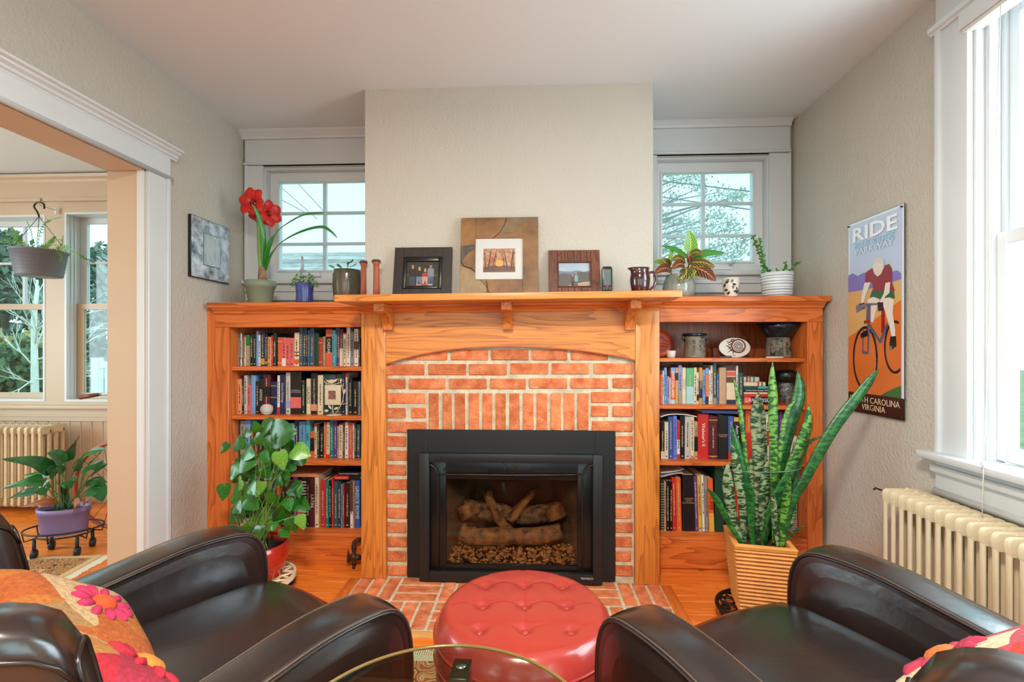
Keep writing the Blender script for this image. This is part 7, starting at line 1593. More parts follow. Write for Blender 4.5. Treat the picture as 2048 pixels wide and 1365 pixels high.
# ---- blue pot with tiny leaved plant
x, r, h = pot_at(591.5, 627, 567, YT - 0.02, ZTL); YQ = YT - 0.02
t = thing('potted_succulent', 'tiny leaved green plant in a glossy blue pot on the left bookcase', 'potted plant', (x, YQ, ZTL))
B().lathe([(0.001, 0), (r * 0.86, 0), (r * 0.9, h * 0.1), (r * 0.88, h * 0.5), (r * 0.98, h * 0.97), (r * 1.0, h), (r * 0.9, h), (r * 0.85, h * 0.85), (0.001, h * 0.85)], (0, 0, 0), 28).build('pot', mat('cobalt_glaze', (62, 74, 142), 0.15, var=0.25, vs_=14, coat=0.5), t, local=True)
def tiny_foliage(t, n, rx, ry, z0_, z1_, m, lr, seed, name='foliage', droop=0.0):
    b = B(); rg = random.Random(seed)
    for k in range(n):
        a = rg.uniform(0, 2 * PI); q = math.sqrt(rg.random()); p = Vector((rx * q * math.cos(a), ry * q * math.sin(a), z0_ + (z1_ - z0_) * rg.random() * (1 - 0.6 * q * q) - droop * q * q))
        d = Vector((rg.uniform(-1, 1), rg.uniform(-1, 1), rg.uniform(-0.2, 1))).normalized(); s_ = d.orthogonal().normalized(); l_ = lr * rg.uniform(0.7, 1.3)
        b.add([p, p + d * l_ * 0.5 + s_ * l_ * 0.4, p + d * l_, p + d * l_ * 0.5 - s_ * l_ * 0.4], [(0, 1, 2, 3)], 0, False)
    o = b.build(name, m, t, local=True, recalc=False); o['kind'] = 'stuff'; return o
M_tiny = leaf_green('tiny_leaf', (120, 160, 66), (56, 110, 44), 60, 0.5)
tiny_foliage(t, 420, 0.082, 0.05, h * 0.92, h + 0.075, M_tiny, 0.009, 3, droop=0.02)
b = B(); rg = random.Random(5)
for k in range(16): a = rg.uniform(0, 2 * PI); b.tube([(0, 0, h * 0.86), (0.05 * math.cos(a), 0.04 * math.sin(a), h + 0.02 + 0.03 * rg.random())], 0.0012, 4)
b.build('stems', M_vn, t, local=True)['kind'] = 'stuff'

# ---- green and brown glazed pot at the left end of the mantel
Yg = 2.60; zb = tl(XU(695, Yg), zSh1); Yg = 2.685; zb = ZTL
x, r, h = pot_at(666, 722, 541, Yg, zb, 694)
t = thing('potted_seedlings', 'brown and green glazed pot with seedlings behind the mantel end', 'potted plant', (x, Yg, zb))
gm = mat('drip_glaze', (52, 78, 66), 0.2, vs_=9, col2=(112, 92, 72), stretch=(4, 4, 0.8), coat=0.4)
B().lathe([(0.001, 0), (r * 0.8, 0), (r * 0.86, h * 0.05), (r * 0.98, h * 0.5), (r * 0.97, h * 0.85), (r * 0.92, h), (r * 0.84, h), (r * 0.86, h * 0.85), (0.001, h * 0.85)], (0, 0, 0), 36).build('pot', gm, t, local=True)
M_seed = leaf_green('seedling_leaf', (96, 176, 78), (50, 130, 60), 30, 0.4)
for a, rr_, z_, s_ in ((0.2, 0.03, 0.03, 0.035), (2.6, 0.035, 0.022, 0.03), (4.0, 0.03, 0.02, 0.03), (5.4, 0.05, 0.045, 0.045), (1.4, 0.02, 0.05, 0.035), (3.4, 0.06, 0.01, 0.03)):
    p = Vector((rr_ * math.cos(a), rr_ * math.sin(a) - 0.02, h + z_ * 0.6)); q = p + Vector((math.cos(a) * s_, -0.01, s_ * 0.5))
    b = B(); ribbon(b, [p, p.lerp(q, 0.3), p.lerp(q, 0.6), p.lerp(q, 0.85), q], [0.002, s_ * 0.3, s_ * 0.36, s_ * 0.24, 0.001], Vector((0.2, 1, 0.4)), 0, 0.2); b.build('leaf', M_seed, t, local=True)
    B().tube([(0, 0, h * 0.86), p], 0.0014, 5).build('stem', M_vn, t, local=True)

# ---- croton in ribbed glass vase
zz7 = lambda x_, y_, Y: atY(1280 + x_ / 4.266, 300 + y_ / 4.266, Y)
Yc = 2.70; x, r, h = pot_at(1327, 1389.5, 551, Yc, ZTR, 1358)
t = thing('potted_croton', 'croton plant with veined leaves in a ribbed grey glass vase', 'potted plant', (x, Yc, ZTR))
b = B(); n = 48; rings = []
for q, rr_ in ((0, 0.7), (0.06, 0.8), (0.25, 0.96), (0.45, 1.0), (0.65, 0.95), (0.85, 0.84), (0.95, 0.78), (1.0, 0.8)): rings.append([(r * rr_ * (1 + 0.03 * (k % 2)) * math.cos(2 * PI * k / n), r * rr_ * (1 + 0.03 * (k % 2)) * math.sin(2 * PI * k / n), h * q) for k in range(n)])
rings += [[(p[0] * 0.93, p[1] * 0.93, p[2] - 0.002) for p in rings[-1]], [(p[0] * 0.5, p[1] * 0.5, h * 0.8) for p in rings[-1]]]
b.loft(rings, 0, True).build('vase', mat('ribbed_grey_glass', (150, 156, 144), 0.15, spec=0.8, var=0.2, vs_=20, stretch=(3, 3, 0.5)), t, local=True)
def croton_mat(name, c1_, c2_, vein):
    if name in MATS: return MATS[name]
    m, n_, b_ = newmat(name); L = n_.links.new; tc = n_.nodes.new('ShaderNodeTexCoord'); uv = n_.nodes.new('ShaderNodeUVMap')
    sp = n_.nodes.new('ShaderNodeSeparateXYZ'); L(tc.outputs['UV'], sp.inputs[0])
    ab = n_.nodes.new('ShaderNodeMath'); ab.operation = 'ABSOLUTE'; L(sp.outputs['X'], ab.inputs[0])
    ma = n_.nodes.new('ShaderNodeMath'); ma.operation = 'MULTIPLY_ADD'; ma.inputs[1].default_value = -2.4; L(ab.outputs[0], ma.inputs[0])
    mz = n_.nodes.new('ShaderNodeMath'); mz.operation = 'MULTIPLY'; mz.inputs[1].default_value = 9.0; L(sp.outputs['Y'], mz.inputs[0]); L(mz.outputs[0], ma.inputs[2])
    fr_ = n_.nodes.new('ShaderNodeMath'); fr_.operation = 'FRACT'; L(ma.outputs[0], fr_.inputs[0])
    lt = n_.nodes.new('ShaderNodeMath'); lt.operation = 'LESS_THAN'; lt.inputs[1].default_value = 0.2; L(fr_.outputs[0], lt.inputs[0])
    l2 = n_.nodes.new('ShaderNodeMath'); l2.operation = 'LESS_THAN'; l2.inputs[1].default_value = 0.09; L(ab.outputs[0], l2.inputs[0])
    l3 = n_.nodes.new('ShaderNodeMath'); l3.operation = 'GREATER_THAN'; l3.inputs[1].default_value = 0.93; L(ab.outputs[0], l3.inputs[0])
    m1 = n_.nodes.new('ShaderNodeMath'); m1.operation = 'MAXIMUM'; L(lt.outputs[0], m1.inputs[0]); L(l2.outputs[0], m1.inputs[1])
    m2 = n_.nodes.new('ShaderNodeMath'); m2.operation = 'MAXIMUM'; L(m1.outputs[0], m2.inputs[0]); L(l3.outputs[0], m2.inputs[1])
    mx = n_.nodes.new('ShaderNodeMix'); mx.data_type = 'RGBA'; mx.inputs['A'].default_value = s2l(c1_); mx.inputs['B'].default_value = s2l(vein); L(m2.outputs[0], mx.inputs['Factor'])
    L(mx.outputs['Result'], b_.inputs['Base Color']); b_.inputs['Roughness'].default_value = 0.25; MATS[name] = m; return m
C1 = croton_mat('croton_bright', (70, 160, 40), 0, (206, 206, 90)); C2 = croton_mat('croton_dark', (30, 62, 34), 0, (206, 170, 70)); C3 = croton_mat('croton_bronze', (56, 44, 32), 0, (206, 120, 70)); C4 = croton_mat('croton_plain', (60, 140, 56), 0, (90, 160, 70))
def veined_leaf(t, P, wmax_, side, m, fold=0.12, name='leaf', cross=6, tipq=0.5):
    b = B(); P = smooth_path(P, 4); N = len(P); W_ = [wmax_ * max(0.02, math.sin(PI * min(1, (i / (N - 1)) ** tipq * 1.0)) ** 0.8) for i in range(N)]
    top = []
    for i, p in enumerate(P):
        tg = (P[min(i + 1, N - 1)] - P[max(i - 1, 0)]).normalized(); s_ = Vector(side) - tg * Vector(side).dot(tg); s_.normalize(); nn = s_.cross(tg)
        top.append([p + s_ * (W_[i] * (2 * j / cross - 1)) + nn * (fold * W_[i] * abs(2 * j / cross - 1)) for j in range(cross + 1)])
    vs_ = [p for r_ in top for p in r_]; w_ = cross + 1
    fs = [(i * w_ + j, i * w_ + j + 1, (i + 1) * w_ + j + 1, (i + 1) * w_ + j) for i in range(N - 1) for j in range(cross)]
    b.add(vs_, fs, 0, True); o = b.build(name, m, t, local=True, recalc=False)
    uvl = o.data.uv_layers.new(name='UVMap')
    for lp in o.data.loops: vi = lp.vertex_index; uvl.data[lp.index].uv = (2 * (vi % w_) / cross - 1, (vi // w_) / (N - 1))
    return o
Lc = lambda x_, y_, dy=0.0: zz7(x_, y_, Yc + dy) - Vector((x, Yc, ZTR))
for pts, w_, m, sd in (([(425, 880, 0), (432, 790, -.01), (420, 685, -.02)], 0.04, C1, (1, 0, 0)), ([(420, 930, 0), (560, 880, -.03), (725, 878, -.05)], 0.026, C4, (0, 0.3, 1)), ([(410, 930, 0), (300, 850, .02), (180, 820, .04)], 0.02, C4, (0, 0.5, 1)), ([(250, 1000, 0), (262, 900, .02), (290, 810, .03)], 0.013, C1, (1, 0, 0)),
        ([(420, 900, -.02), (480, 870, -.05), (530, 900, -.07)], 0.028, C2, (0.2, 0.5, 1)), ([(390, 960, -.03), (330, 920, -.06), (265, 945, -.07)], 0.024, C2, (0.1, 0.4, 1)), ([(420, 960, -.03), (540, 960, -.08), (640, 1000, -.1)], 0.028, C2, (0.3, 0.3, 1)), ([(430, 990, -.04), (560, 1040, -.11), (650, 1120, -.13)], 0.042, C3, (0.5, 0.3, 1)),
        ([(390, 1000, -.04), (390, 1060, -.10), (310, 1120, -.12)], 0.036, C2, (1, 0.3, 0.5)), ([(260, 1000, -.02), (215, 960, -.05), (175, 930, -.06)], 0.03, C2, (0.5, 0.3, 1)), ([(270, 1020, -.03), (200, 1010, -.08), (115, 1060, -.1)], 0.03, C3, (0, 0.4, 1)), ([(200, 980, 0), (160, 955, -.02), (118, 960, -.02)], 0.018, C1, (0, 0.4, 1)),
        ([(380, 980, -.05), (330, 975, -.09), (270, 1020, -.1)], 0.03, C3, (0, 0.5, 1)), ([(430, 960, -.06), (420, 920, -.09), (400, 870, -.1)], 0.018, C3, (1, 0.2, 0)), ([(440, 1030, -.05), (460, 1060, -.08), (490, 1080, -.08)], 0.02, C1, (0.2, 0.5, 1))):
    veined_leaf(t, [Lc(*p) for p in pts], w_, sd, m, tipq=0.62)
b = B()
for e in ((425, 890), (270, 1000), (410, 940)): b.tube(smooth_path([(0, 0, h * 0.8), Lc(e[0], e[1] + 80), Lc(*e)], 4), 0.003, 6)
b.build('stems', mat('croton_stem', (110, 84, 50), 0.6), t, local=True)['kind'] = 'stuff'

# ---- small patterned cup
Yk = 2.66; x, r, h = pot_at(1445, 1478.5, 557, Yk, ZTR, 1462)
t = thing('patterned_cup', 'small cream cup with dark leaf pattern between croton and striped pot', 'cup', (x, Yk, ZTR))
B().lathe([(0.001, 0), (r * 0.68, 0), (r * 0.74, h * 0.08), (r * 0.92, h * 0.6), (r, h), (r * 0.93, h), (r * 0.7, h * 0.1), (0.001, h * 0.08)], (0, 0, 0), 32).build('cup_body', mat('cream_glaze', (230, 220, 204), 0.35), t, local=True)
rg = random.Random(8)
for k in range(15):
    a = R(rg.uniform(-80, 80)); zc = h * rg.uniform(0.2, 0.88); q_ = zc / h; rr_ = r * ((0.74 + 0.18 * (q_ - 0.08) / 0.52) if q_ < 0.6 else (0.92 + 0.08 * (q_ - 0.6) / 0.4)) + 0.0016; an = rg.uniform(0, PI); l_ = 0.024
    pts = []
    for q, w_ in ((0, 0), (0.3, 0.35), (0.6, 0.4), (1, 0), (0.6, -0.4), (0.3, -0.35)):
        u_ = (q - 0.5) * l_ * math.cos(an) - w_ * l_ * 0.7 * math.sin(an); v_ = (q - 0.5) * l_ * math.sin(an) + w_ * l_ * 0.7 * math.cos(an); aa = a + u_ / rr_
        pts.append((rr_ * math.sin(aa), -rr_ * math.cos(aa), min(max(zc + v_, h * 0.03), h * 0.98)))
    B().prism(pts, (-0.002 * math.sin(a), 0.002 * math.cos(a), 0)).build('leaf_motif', mat('motif_black', (44, 40, 38), 0.4) if k % 3 else mat('motif_grey', (112, 108, 100), 0.4), t, local=True)

# ---- striped pot with elephant bush
Yj = 2.66; x, r, h = pot_at(1524.5, 1584, 547, Yj, ZTR, 1554)
t = thing('potted_jade', 'trailing small leaved jade plant in a blue and white striped pot', 'potted plant', (x, Yj, ZTR))
B().lathe([(0.001, 0), (r * 0.86, 0), (r * 0.93, h * 0.1), (r * 0.98, h * 0.6), (r, h), (r * 0.95, h), (r * 0.9, h * 0.85), (0.001, h * 0.85)], (0, 0, 0), 40).build('pot', mat('white_stoneware', (226, 230, 232), 0.3), t, local=True)
for q, c, w_ in ((0.06, (58, 84, 130), 0.006), (0.16, (120, 140, 170), 0.003), (0.27, (70, 100, 146), 0.004), (0.38, (150, 168, 188), 0.003), (0.5, (110, 136, 166), 0.004), (0.62, (86, 116, 152), 0.003), (0.74, (160, 176, 190), 0.004), (0.85, (100, 130, 160), 0.003)):
    rr_ = r * ((0.86 + 0.7 * q) if q < 0.1 else (0.93 + 0.05 * (q - 0.1) / 0.5) if q < 0.6 else (0.98 + 0.02 * (q - 0.6) / 0.4)) + 0.0004
    B().lathe([(rr_, h * q), (rr_ + 0.0012, h * q + w_ / 2), (rr_, h * q + w_)], (0, 0, 0), 40, cap=False).build('stripe', mat('stripe_blue_%d' % c[0], c, 0.3), t, local=True)
M_jd = leaf_green('jade_leaf', (92, 170, 64), (40, 116, 50), 40, 0.35)
lf = B().ball((0, 0, 0.5), (0.34, 0.1, 0.5), 8, 6).build('jade_leaf_tmp', M_jd); jm = lf.data; COL.objects.unlink(lf); bpy.data.objects.remove(lf)
Lj = lambda x_, y_, dy=0.0: zz7(x_, y_, Yj + dy)
rg = random.Random(31)
for pts, n in (([(1110, 1050), (1060, 1000), (1025, 900), (985, 810), (960, 730)], 44), ([(1060, 1050), (1050, 940), (1030, 840), (1015, 760)], 34), ([(1215, 1040), (1235, 1000), (1245, 950)], 14), ([(1260, 1050), (1310, 1010), (1355, 960)], 16), ([(1160, 1045), (1168, 1025)], 5)):
    P = smooth_path([Lj(a, b_, -0.01) for a, b_ in pts], 6); B().tube([WM[t].inverted() @ p for p in P], 0.002, 6).build('stem', mat('jade_stem', (120, 84, 56), 0.6), t, local=True)
    fo = B()
    for k in range(n):
        q = k / n * (len(P) - 1); i = int(q); p = P[i].lerp(P[min(i + 1, len(P) - 1)], q - i); d = Vector((rg.uniform(-1, 1), rg.uniform(-1, 0.6), rg.uniform(-0.1, 0.7))).normalized(); l_ = 0.017 * rg.uniform(0.7, 1.15)
        y_ = d.orthogonal().normalized(); x_ = y_.cross(d); Mx = Matrix.Translation(p) @ Matrix((x_, y_, d)).transposed().to_4x4() @ Matrix.Diagonal((l_, l_, l_, 1))
        Mx = WM[t].inverted() @ Mx; fo.add([Mx @ v.co for v in jm.vertices], [tuple(pp.vertices) for pp in jm.polygons], 0, True)
    fo.build('leaves', M_jd, t, local=True, recalc=False)['kind'] = 'stuff'

# ================================================================== dining room things
zd = lambda x_, y_, Y: atY(x_ / 2.624, 340 + y_ / 2.624, Y)
# ---- hanging fern
Yh = 3.33; c = zd(207, 480, Yh); r0, r1 = (zd(312, 430, Yh).x - zd(95, 430, Yh).x) / 2, (zd(300, 560, Yh).x - zd(125, 560, Yh).x) / 2
zt_, zb_ = zd(200, 425, Yh).z, zd(200, 560, Yh).z
t = thing('hanging_fern', 'fern in a grey plastic hanging pot at the dining window', 'hanging plant', (c.x, Yh, zb_))
B().lathe([(0.001, zb_), (r1, zb_), (r1 * 1.03, zb_ + 0.006), (r0 * 0.98, zt_ - 0.012), (r0 * 1.04, zt_ - 0.012), (r0 * 1.04, zt_), (r0 * 0.96, zt_), (r0 * 0.9, zt_ - 0.03), (0.001, zt_ - 0.03)], (c.x, Yh, 0), 40).build('pot', mat('grey_plastic', (118, 120, 130), 0.45), t)
for k in range(5):
    f_ = 0.2 + k * 0.14; rr_ = r1 * 1.03 + (r0 * 0.98 - r1 * 1.03) * f_; zk = zb_ + 0.006 + (zt_ - 0.018 - zb_) * f_
    B().tube([(c.x + rr_ * math.cos(2 * PI * j / 40), Yh + rr_ * math.sin(2 * PI * j / 40), zk) for j in range(40)], 0.0025, 5, closed=True).build('rib', mat('grey_plastic', (118, 120, 130), 0.45), t)
hk = zd(205, 245, Yh)
B().tube(smooth_path([hk, zd(195, 220, Yh), zd(178, 190, Yh), zd(200, 170, Yh), zd(230, 180, Yh), zd(232, 205, Yh)], 4), 0.006, 7).build('hook', M_blackg, t)
for a in (0.4, 2.5, 4.6): B().tube([hk, (c.x + r0 * math.cos(a), Yh + r0 * math.sin(a), zt_)], 0.002, 5).build('hanger_wire', mat('dark_wire', (50, 50, 56), 0.4), t)
M_fn = leaf_green('fern_leaf', (128, 176, 60), (62, 124, 44), 20, 0.45)
rg = random.Random(12)
for pts, hw, nn_ in (([(300, 420), (350, 410), (420, 450), (500, 490)], 0.034, 18), ([(200, 410), (210, 330), (250, 270), (320, 248)], 0.028, 16), ([(130, 420), (90, 350), (60, 300)], 0.03, 13), ([(110, 420), (50, 370), (-20, 385), (-60, 420)], 0.032, 16), ([(170, 410), (165, 330), (140, 270)], 0.016, 12), ([(290, 430), (320, 450), (315, 490)], 0.028, 9), ([(240, 420), (280, 370), (330, 370)], 0.03, 12), ([(120, 430), (90, 450), (110, 520)], 0.014, 9), ([(230, 420), (260, 380), (290, 350)], 0.03, 10), ([(260, 425), (320, 400), (330, 345)], 0.022, 10), ([(160, 420), (120, 380), (30, 330)], 0.025, 14), ([(210, 420), (230, 395), (300, 395)], 0.03, 12)):
    P = smooth_path([zd(a, b_, Yh - rg.uniform(-0.06, 0.1)) for a, b_ in pts], 6); b = B(); b.tube(P, 0.0016, 5); N = nn_ * 2
    for k in range(2, N):
        q = k / N * (len(P) - 1); i = min(int(q), len(P) - 2); p = P[i].lerp(P[i + 1], q - i); tg = (P[i + 1] - P[i]).normalized(); sd = Vector((tg.z, 0.25, -tg.x)).normalized() * (1 if k % 2 else -1)
        l_ = hw * (1 - 0.75 * (k / N) ** 1.5) * rg.uniform(0.8, 1.1); w_ = tg * hw * 0.18; e = p + sd * l_ + tg * l_ * 0.25
        b.add([p - w_, p + sd * l_ * 0.5 - w_, e, p + sd * l_ * 0.5 + w_, p + w_], [(0, 1, 2, 3, 4)], 0, False)
    b.build('frond', M_fn, t, recalc=False)
t = thing('wall_hook', 'small white wall bracket that carries the hanging fern', 'wall hook', tuple(zd(285, 210, YD - 0.03)))
pz = zd(290, 212, YD - 0.025); B().box(pz.x - 0.01, pz.x + 0.01, YD - 0.026, YD - 0.0205, pz.z - 0.03, pz.z + 0.02).build('bracket_plate', M_trim, t, bevel=0.002, seg=1)
e = zd(200, 172, Yh); B().tube([(pz.x, YD - 0.026, pz.z), (pz.x - 0.05, YD - 0.1, pz.z + 0.02), (e.x + 0.0, Yh, e.z - 0.0062)], 0.0035, 6).build('bracket_rod', M_white, t)

# ---- peace lily on a wire caddy
z2 = lambda x_, y_, Y: atY(x_ / 3.791, 820 + y_ / 3.791, Y)
Yl = 2.70; c = z2(487, 900, Yl)
zb_ = z2(480, 930, Yl).z; zt_ = z2(490, 735, Yl).z; rx_, rb_ = 0.9 * (z2(665, 800, Yl).x - z2(312, 800, Yl).x) / 2, 0.9 * (z2(640, 900, Yl).x - z2(335, 900, Yl).x) / 2
t = thing('potted_peace_lily', 'peace lily with drooping leaves in an oval lavender pot', 'potted plant', (c.x, Yl, zb_), R(14))
b = B(); n = 40; rings = []
for rr_, z_ in ((rb_, 0), (rb_ * 1.02, 0.004), (rx_ * 0.98, (zt_ - zb_) - 0.03), (rx_ * 1.03, (zt_ - zb_) - 0.028), (rx_ * 1.04, zt_ - zb_), (rx_ * 0.96, zt_ - zb_), (rx_ * 0.93, zt_ - zb_ - 0.03)): rings.append([(rr_ * math.cos(2 * PI * k / n), rr_ * 0.62 * math.sin(2 * PI * k / n), z_) for k in range(n)])
b.loft(rings, 0, True, cap=False).build('pot', mat('lavender_plastic', (140, 120, 170), 0.45), t, local=True)
B().add([(rx_ * 0.94 * math.cos(2 * PI * k / n), rx_ * 0.58 * math.sin(2 * PI * k / n), zt_ - zb_ - 0.025) for k in range(n)], [tuple(range(n))]).build('soil', M_soil, t, local=True, recalc=False)
M_pl = leaf_green('lily_leaf', (52, 112, 54), (30, 78, 38), 14, 0.2); M_dead = mat('dry_leaf', (150, 84, 40), 0.6, var=0.3, vs_=20)
Ll = lambda x_, y_, dy: WM[t].inverted() @ z2(x_, y_, Yl + dy)
rg = random.Random(3)
LLv = [([(500, 560, 0), (490, 400, .02), (520, 290, .03), (600, 195, .02)], .055), ([(540, 560, 0), (570, 410, -.02), (660, 320, -.05), (800, 300, -.08)], .05), ([(480, 560, 0), (470, 420, -.03), (430, 340, -.05), (360, 325, -.06)], .04), ([(450, 600, 0), (400, 480, -.04), (270, 400, -.1), (10, 375, -.14)], .045), ([(440, 600, 0), (420, 500, -.02), (390, 460, -.05), (350, 450, -.07)], .038), ([(560, 560, 0), (640, 440, -.06), (720, 420, -.09), (745, 470, -.1)], .045), ([(430, 640, 0), (340, 540, -.06), (200, 555, -.12), (10, 600, -.15)], .04), ([(430, 660, 0), (350, 580, -.08), (310, 590, -.12), (330, 650, -.14)], .045),
       ([(420, 660, 0), (300, 620, -.03), (160, 640, -.06), (60, 680, -.06)], .035), ([(600, 600, 0), (680, 500, .03), (760, 430, .05), (810, 420, .06)], .04), ([(600, 620, 0), (680, 590, -.06), (750, 620, -.1), (775, 700, -.12)], .045), ([(590, 600, 0), (660, 540, -.02), (740, 540, -.04), (800, 580, -.04)], .035), ([(540, 580, 0), (560, 470, .05), (600, 380, .08), (640, 330, .1)], .04), ([(520, 600, 0), (480, 480, -.03), (450, 440, -.05), (440, 420, -.05)], .025), ([(580, 580, 0), (680, 400, .03), (740, 340, .04), (810, 260, .05)], .03), ([(470, 580, 0), (400, 500, .04), (300, 490, .08), (170, 500, .1)], .025),
       ([(550, 600, 0), (540, 520, -.06), (530, 540, -.09), (540, 600, -.1)], .03), ([(500, 620, 0), (470, 560, -.06), (500, 600, -.1)], .025)]
for k, (pts, w_) in enumerate(LLv):
    P = [Ll(*p) for p in pts]; P[0] = Vector((rg.uniform(-0.06, 0.06), rg.uniform(-0.03, 0.03), zt_ - zb_ - 0.02))
    mid = P[1]; B().tube(smooth_path([P[0], P[1]], 4), 0.0026, 5).build('leaf_stalk', mat('lily_stalk', (70, 120, 50), 0.4), t, local=True)
    veined_leaf(t, P[1:] if len(P) > 3 else P[0:], w_ * 1.1, (0.1, 0.9, 0.5), M_pl, fold=0.2, tipq=0.55)
for pts in ([(420, 700, -.05), (330, 700, -.1), (160, 740, -.12)], [(560, 680, -.08), (580, 730, -.12), (545, 810, -.12)], [(640, 660, -.05), (650, 700, -.1), (640, 730, -.1)]): veined_leaf(t, [Ll(*p) for p in pts], 0.022, (0.2, 0.5, 1), M_dead, 0.3, 'dry_leaf')
t = thing('plant_caddy', 'oval black wire plant caddy on casters under the lavender pot', 'plant caddy', (c.x, Yl, 0), R(14))
M_wire = mat('black_wire', (44, 38, 36), 0.4, metal=0.4)
def ovl(rx__, ry__, z, n=44): return [(rx__ * math.cos(2 * PI * k / n), ry__ * math.sin(2 * PI * k / n), z) for k in range(n)]
B().tube(ovl(rx_ * 1.5, rx_ * 1.0, zb_ + 0.03), 0.005, 7, closed=True).build('top_ring', M_wire, t, local=True)
B().tube(ovl(rb_ * 1.15, rb_ * 0.8, zb_ - 0.006), 0.005, 7, closed=True).build('base_ring', M_wire, t, local=True)
for a in (0.5, 1.6, 2.7, 3.7, 4.7, 5.7): B().tube([(rx_ * 1.5 * math.cos(a), rx_ * math.sin(a), zb_ + 0.03), (rx_ * 1.42 * math.cos(a), rx_ * 0.96 * math.sin(a), zb_ - 0.02), (rb_ * 1.1 * math.cos(a), rb_ * 0.76 * math.sin(a), zb_ - 0.006)], 0.004, 6).build('spoke', M_wire, t, local=True)
for sx2, sy2 in ((-1, -1), (1, -1), (1, 1), (-1, 1)):
    xx, yy = sx2 * rb_ * 0.95, sy2 * rb_ * 0.6
    B().tube([(xx - 0.012, yy - 0.004, 0.026), (xx + 0.012, yy + 0.004, 0.026)], 0.0255, 14).tube([(xx, yy, 0.03), (xx, yy, zb_ - 0.01)], 0.009, 8).build('caster', mat('rubber_black', (34, 34, 36), 0.5), t, local=True)

# ---- bicycle parked behind the jamb
Yb_ = 3.05; wc = z2(880, 455, Yb_); wr = z2(880, 118, Yb_).z - wc.z; wc.z = wr + 0.002
tb = thing('bicycle', 'old bicycle with reddish wheel rim parked beside the jamb', 'bicycle', (wc.x + 0.45, Yb_, 0))
M_rim = mat('wood_rim', (150, 62, 34), 0.4); M_spk = mat('spoke_metal', (84, 70, 62), 0.4, metal=0.6)
def wheel(cx_, cz_):
    w_ = B().tube([(cx_ + wr * 0.955 * math.cos(2 * PI * k / 64), Yb_, cz_ + wr * 0.955 * math.sin(2 * PI * k / 64)) for k in range(64)], 0.013, 8, closed=True).build('wheel_rim', M_rim, tb)
    B().tube([(cx_ + wr * 0.985 * math.cos(2 * PI * k / 64), Yb_, cz_ + wr * 0.985 * math.sin(2 * PI * k / 64)) for k in range(64)], 0.0045, 6, closed=True).build('tyre', mat('tan_tyre', (176, 130, 90), 0.7), w_)
    B().tube([(cx_, Yb_ - 0.04, cz_), (cx_, Yb_ + 0.04, cz_)], 0.014, 10).build('hub', M_steel, w_)
    for k in range(20):
        a = 2 * PI * k / 20; B().tube([(cx_ + 0.012 * math.cos(a + 1), Yb_ + (0.02 if k % 2 else -0.02), cz_ + 0.012 * math.sin(a + 1)), (cx_ + wr * 0.95 * math.cos(a), Yb_, cz_ + wr * 0.95 * math.sin(a))], 0.0016, 4).build('spoke', M_spk, w_)
w2 = wc.x + 0.0; bx = lambda dx, z: (w2 + dx, Yb_, z)
LIM = XL - WT - 0.07
wheel(w2, wc.z)
B().tube([(w2, Yb_ - 0.045, wc.z), (w2 + 0.05, Yb_ - 0.045, wc.z + wr + 0.03), (w2 + 0.06, Yb_, wc.z + wr + 0.06), (w2 + 0.05, Yb_ + 0.045, wc.z + wr + 0.03), (w2, Yb_ + 0.045, wc.z)], 0.011, 8).build('fork', mat('bike_frame_red', (120, 40, 30), 0.35), tb)
hz = z2(-20, -106, Yb_).z if False else atY(165, 793, Yb_).z
B().tube([(w2 + 0.06, Yb_, wc.z + wr + 0.06), (w2 + 0.09, Yb_, hz + 0.02)], 0.012, 8).build('stem', M_steel, tb)
g0_, g1_ = atY(161, 795, Yb_), atY(197, 790, Yb_)
hb_ = B().tube([(w2 + 0.09, Yb_, hz + 0.02), g1_ + Vector((0.05, 0, 0.004)), g1_], 0.008, 8).build('handlebar', M_steel, tb)
B().tube([g1_, g1_.lerp(g0_, 0.5), g0_], [0.011, 0.014, 0.016], 10).build('grip', mat('brown_grip', (110, 50, 34), 0.45), hb_)
hb2 = B().tube([(w2 + 0.09, Yb_, hz + 0.02), (w2 + 0.1, Yb_ + 0.15, hz + 0.02), (w2 + 0.02, Yb_ + 0.24, hz)], 0.008, 8).build('handlebar', M_steel, tb)

# ================================================================== outdoors
GZ = -0.55
struct(B().box(-40, 40, 3.9, 60, GZ - 0.1, GZ).box(-40, XD - 0.4, -20, 3.9, GZ - 0.1, GZ).box(XR + 0.4, 40, -20, 3.9, GZ - 0.1, GZ).build('ground_outside', mat('winter_lawn', (150, 140, 96), 0.95, var=0.25, vs_=1.5)), 'winter lawn outside the windows')
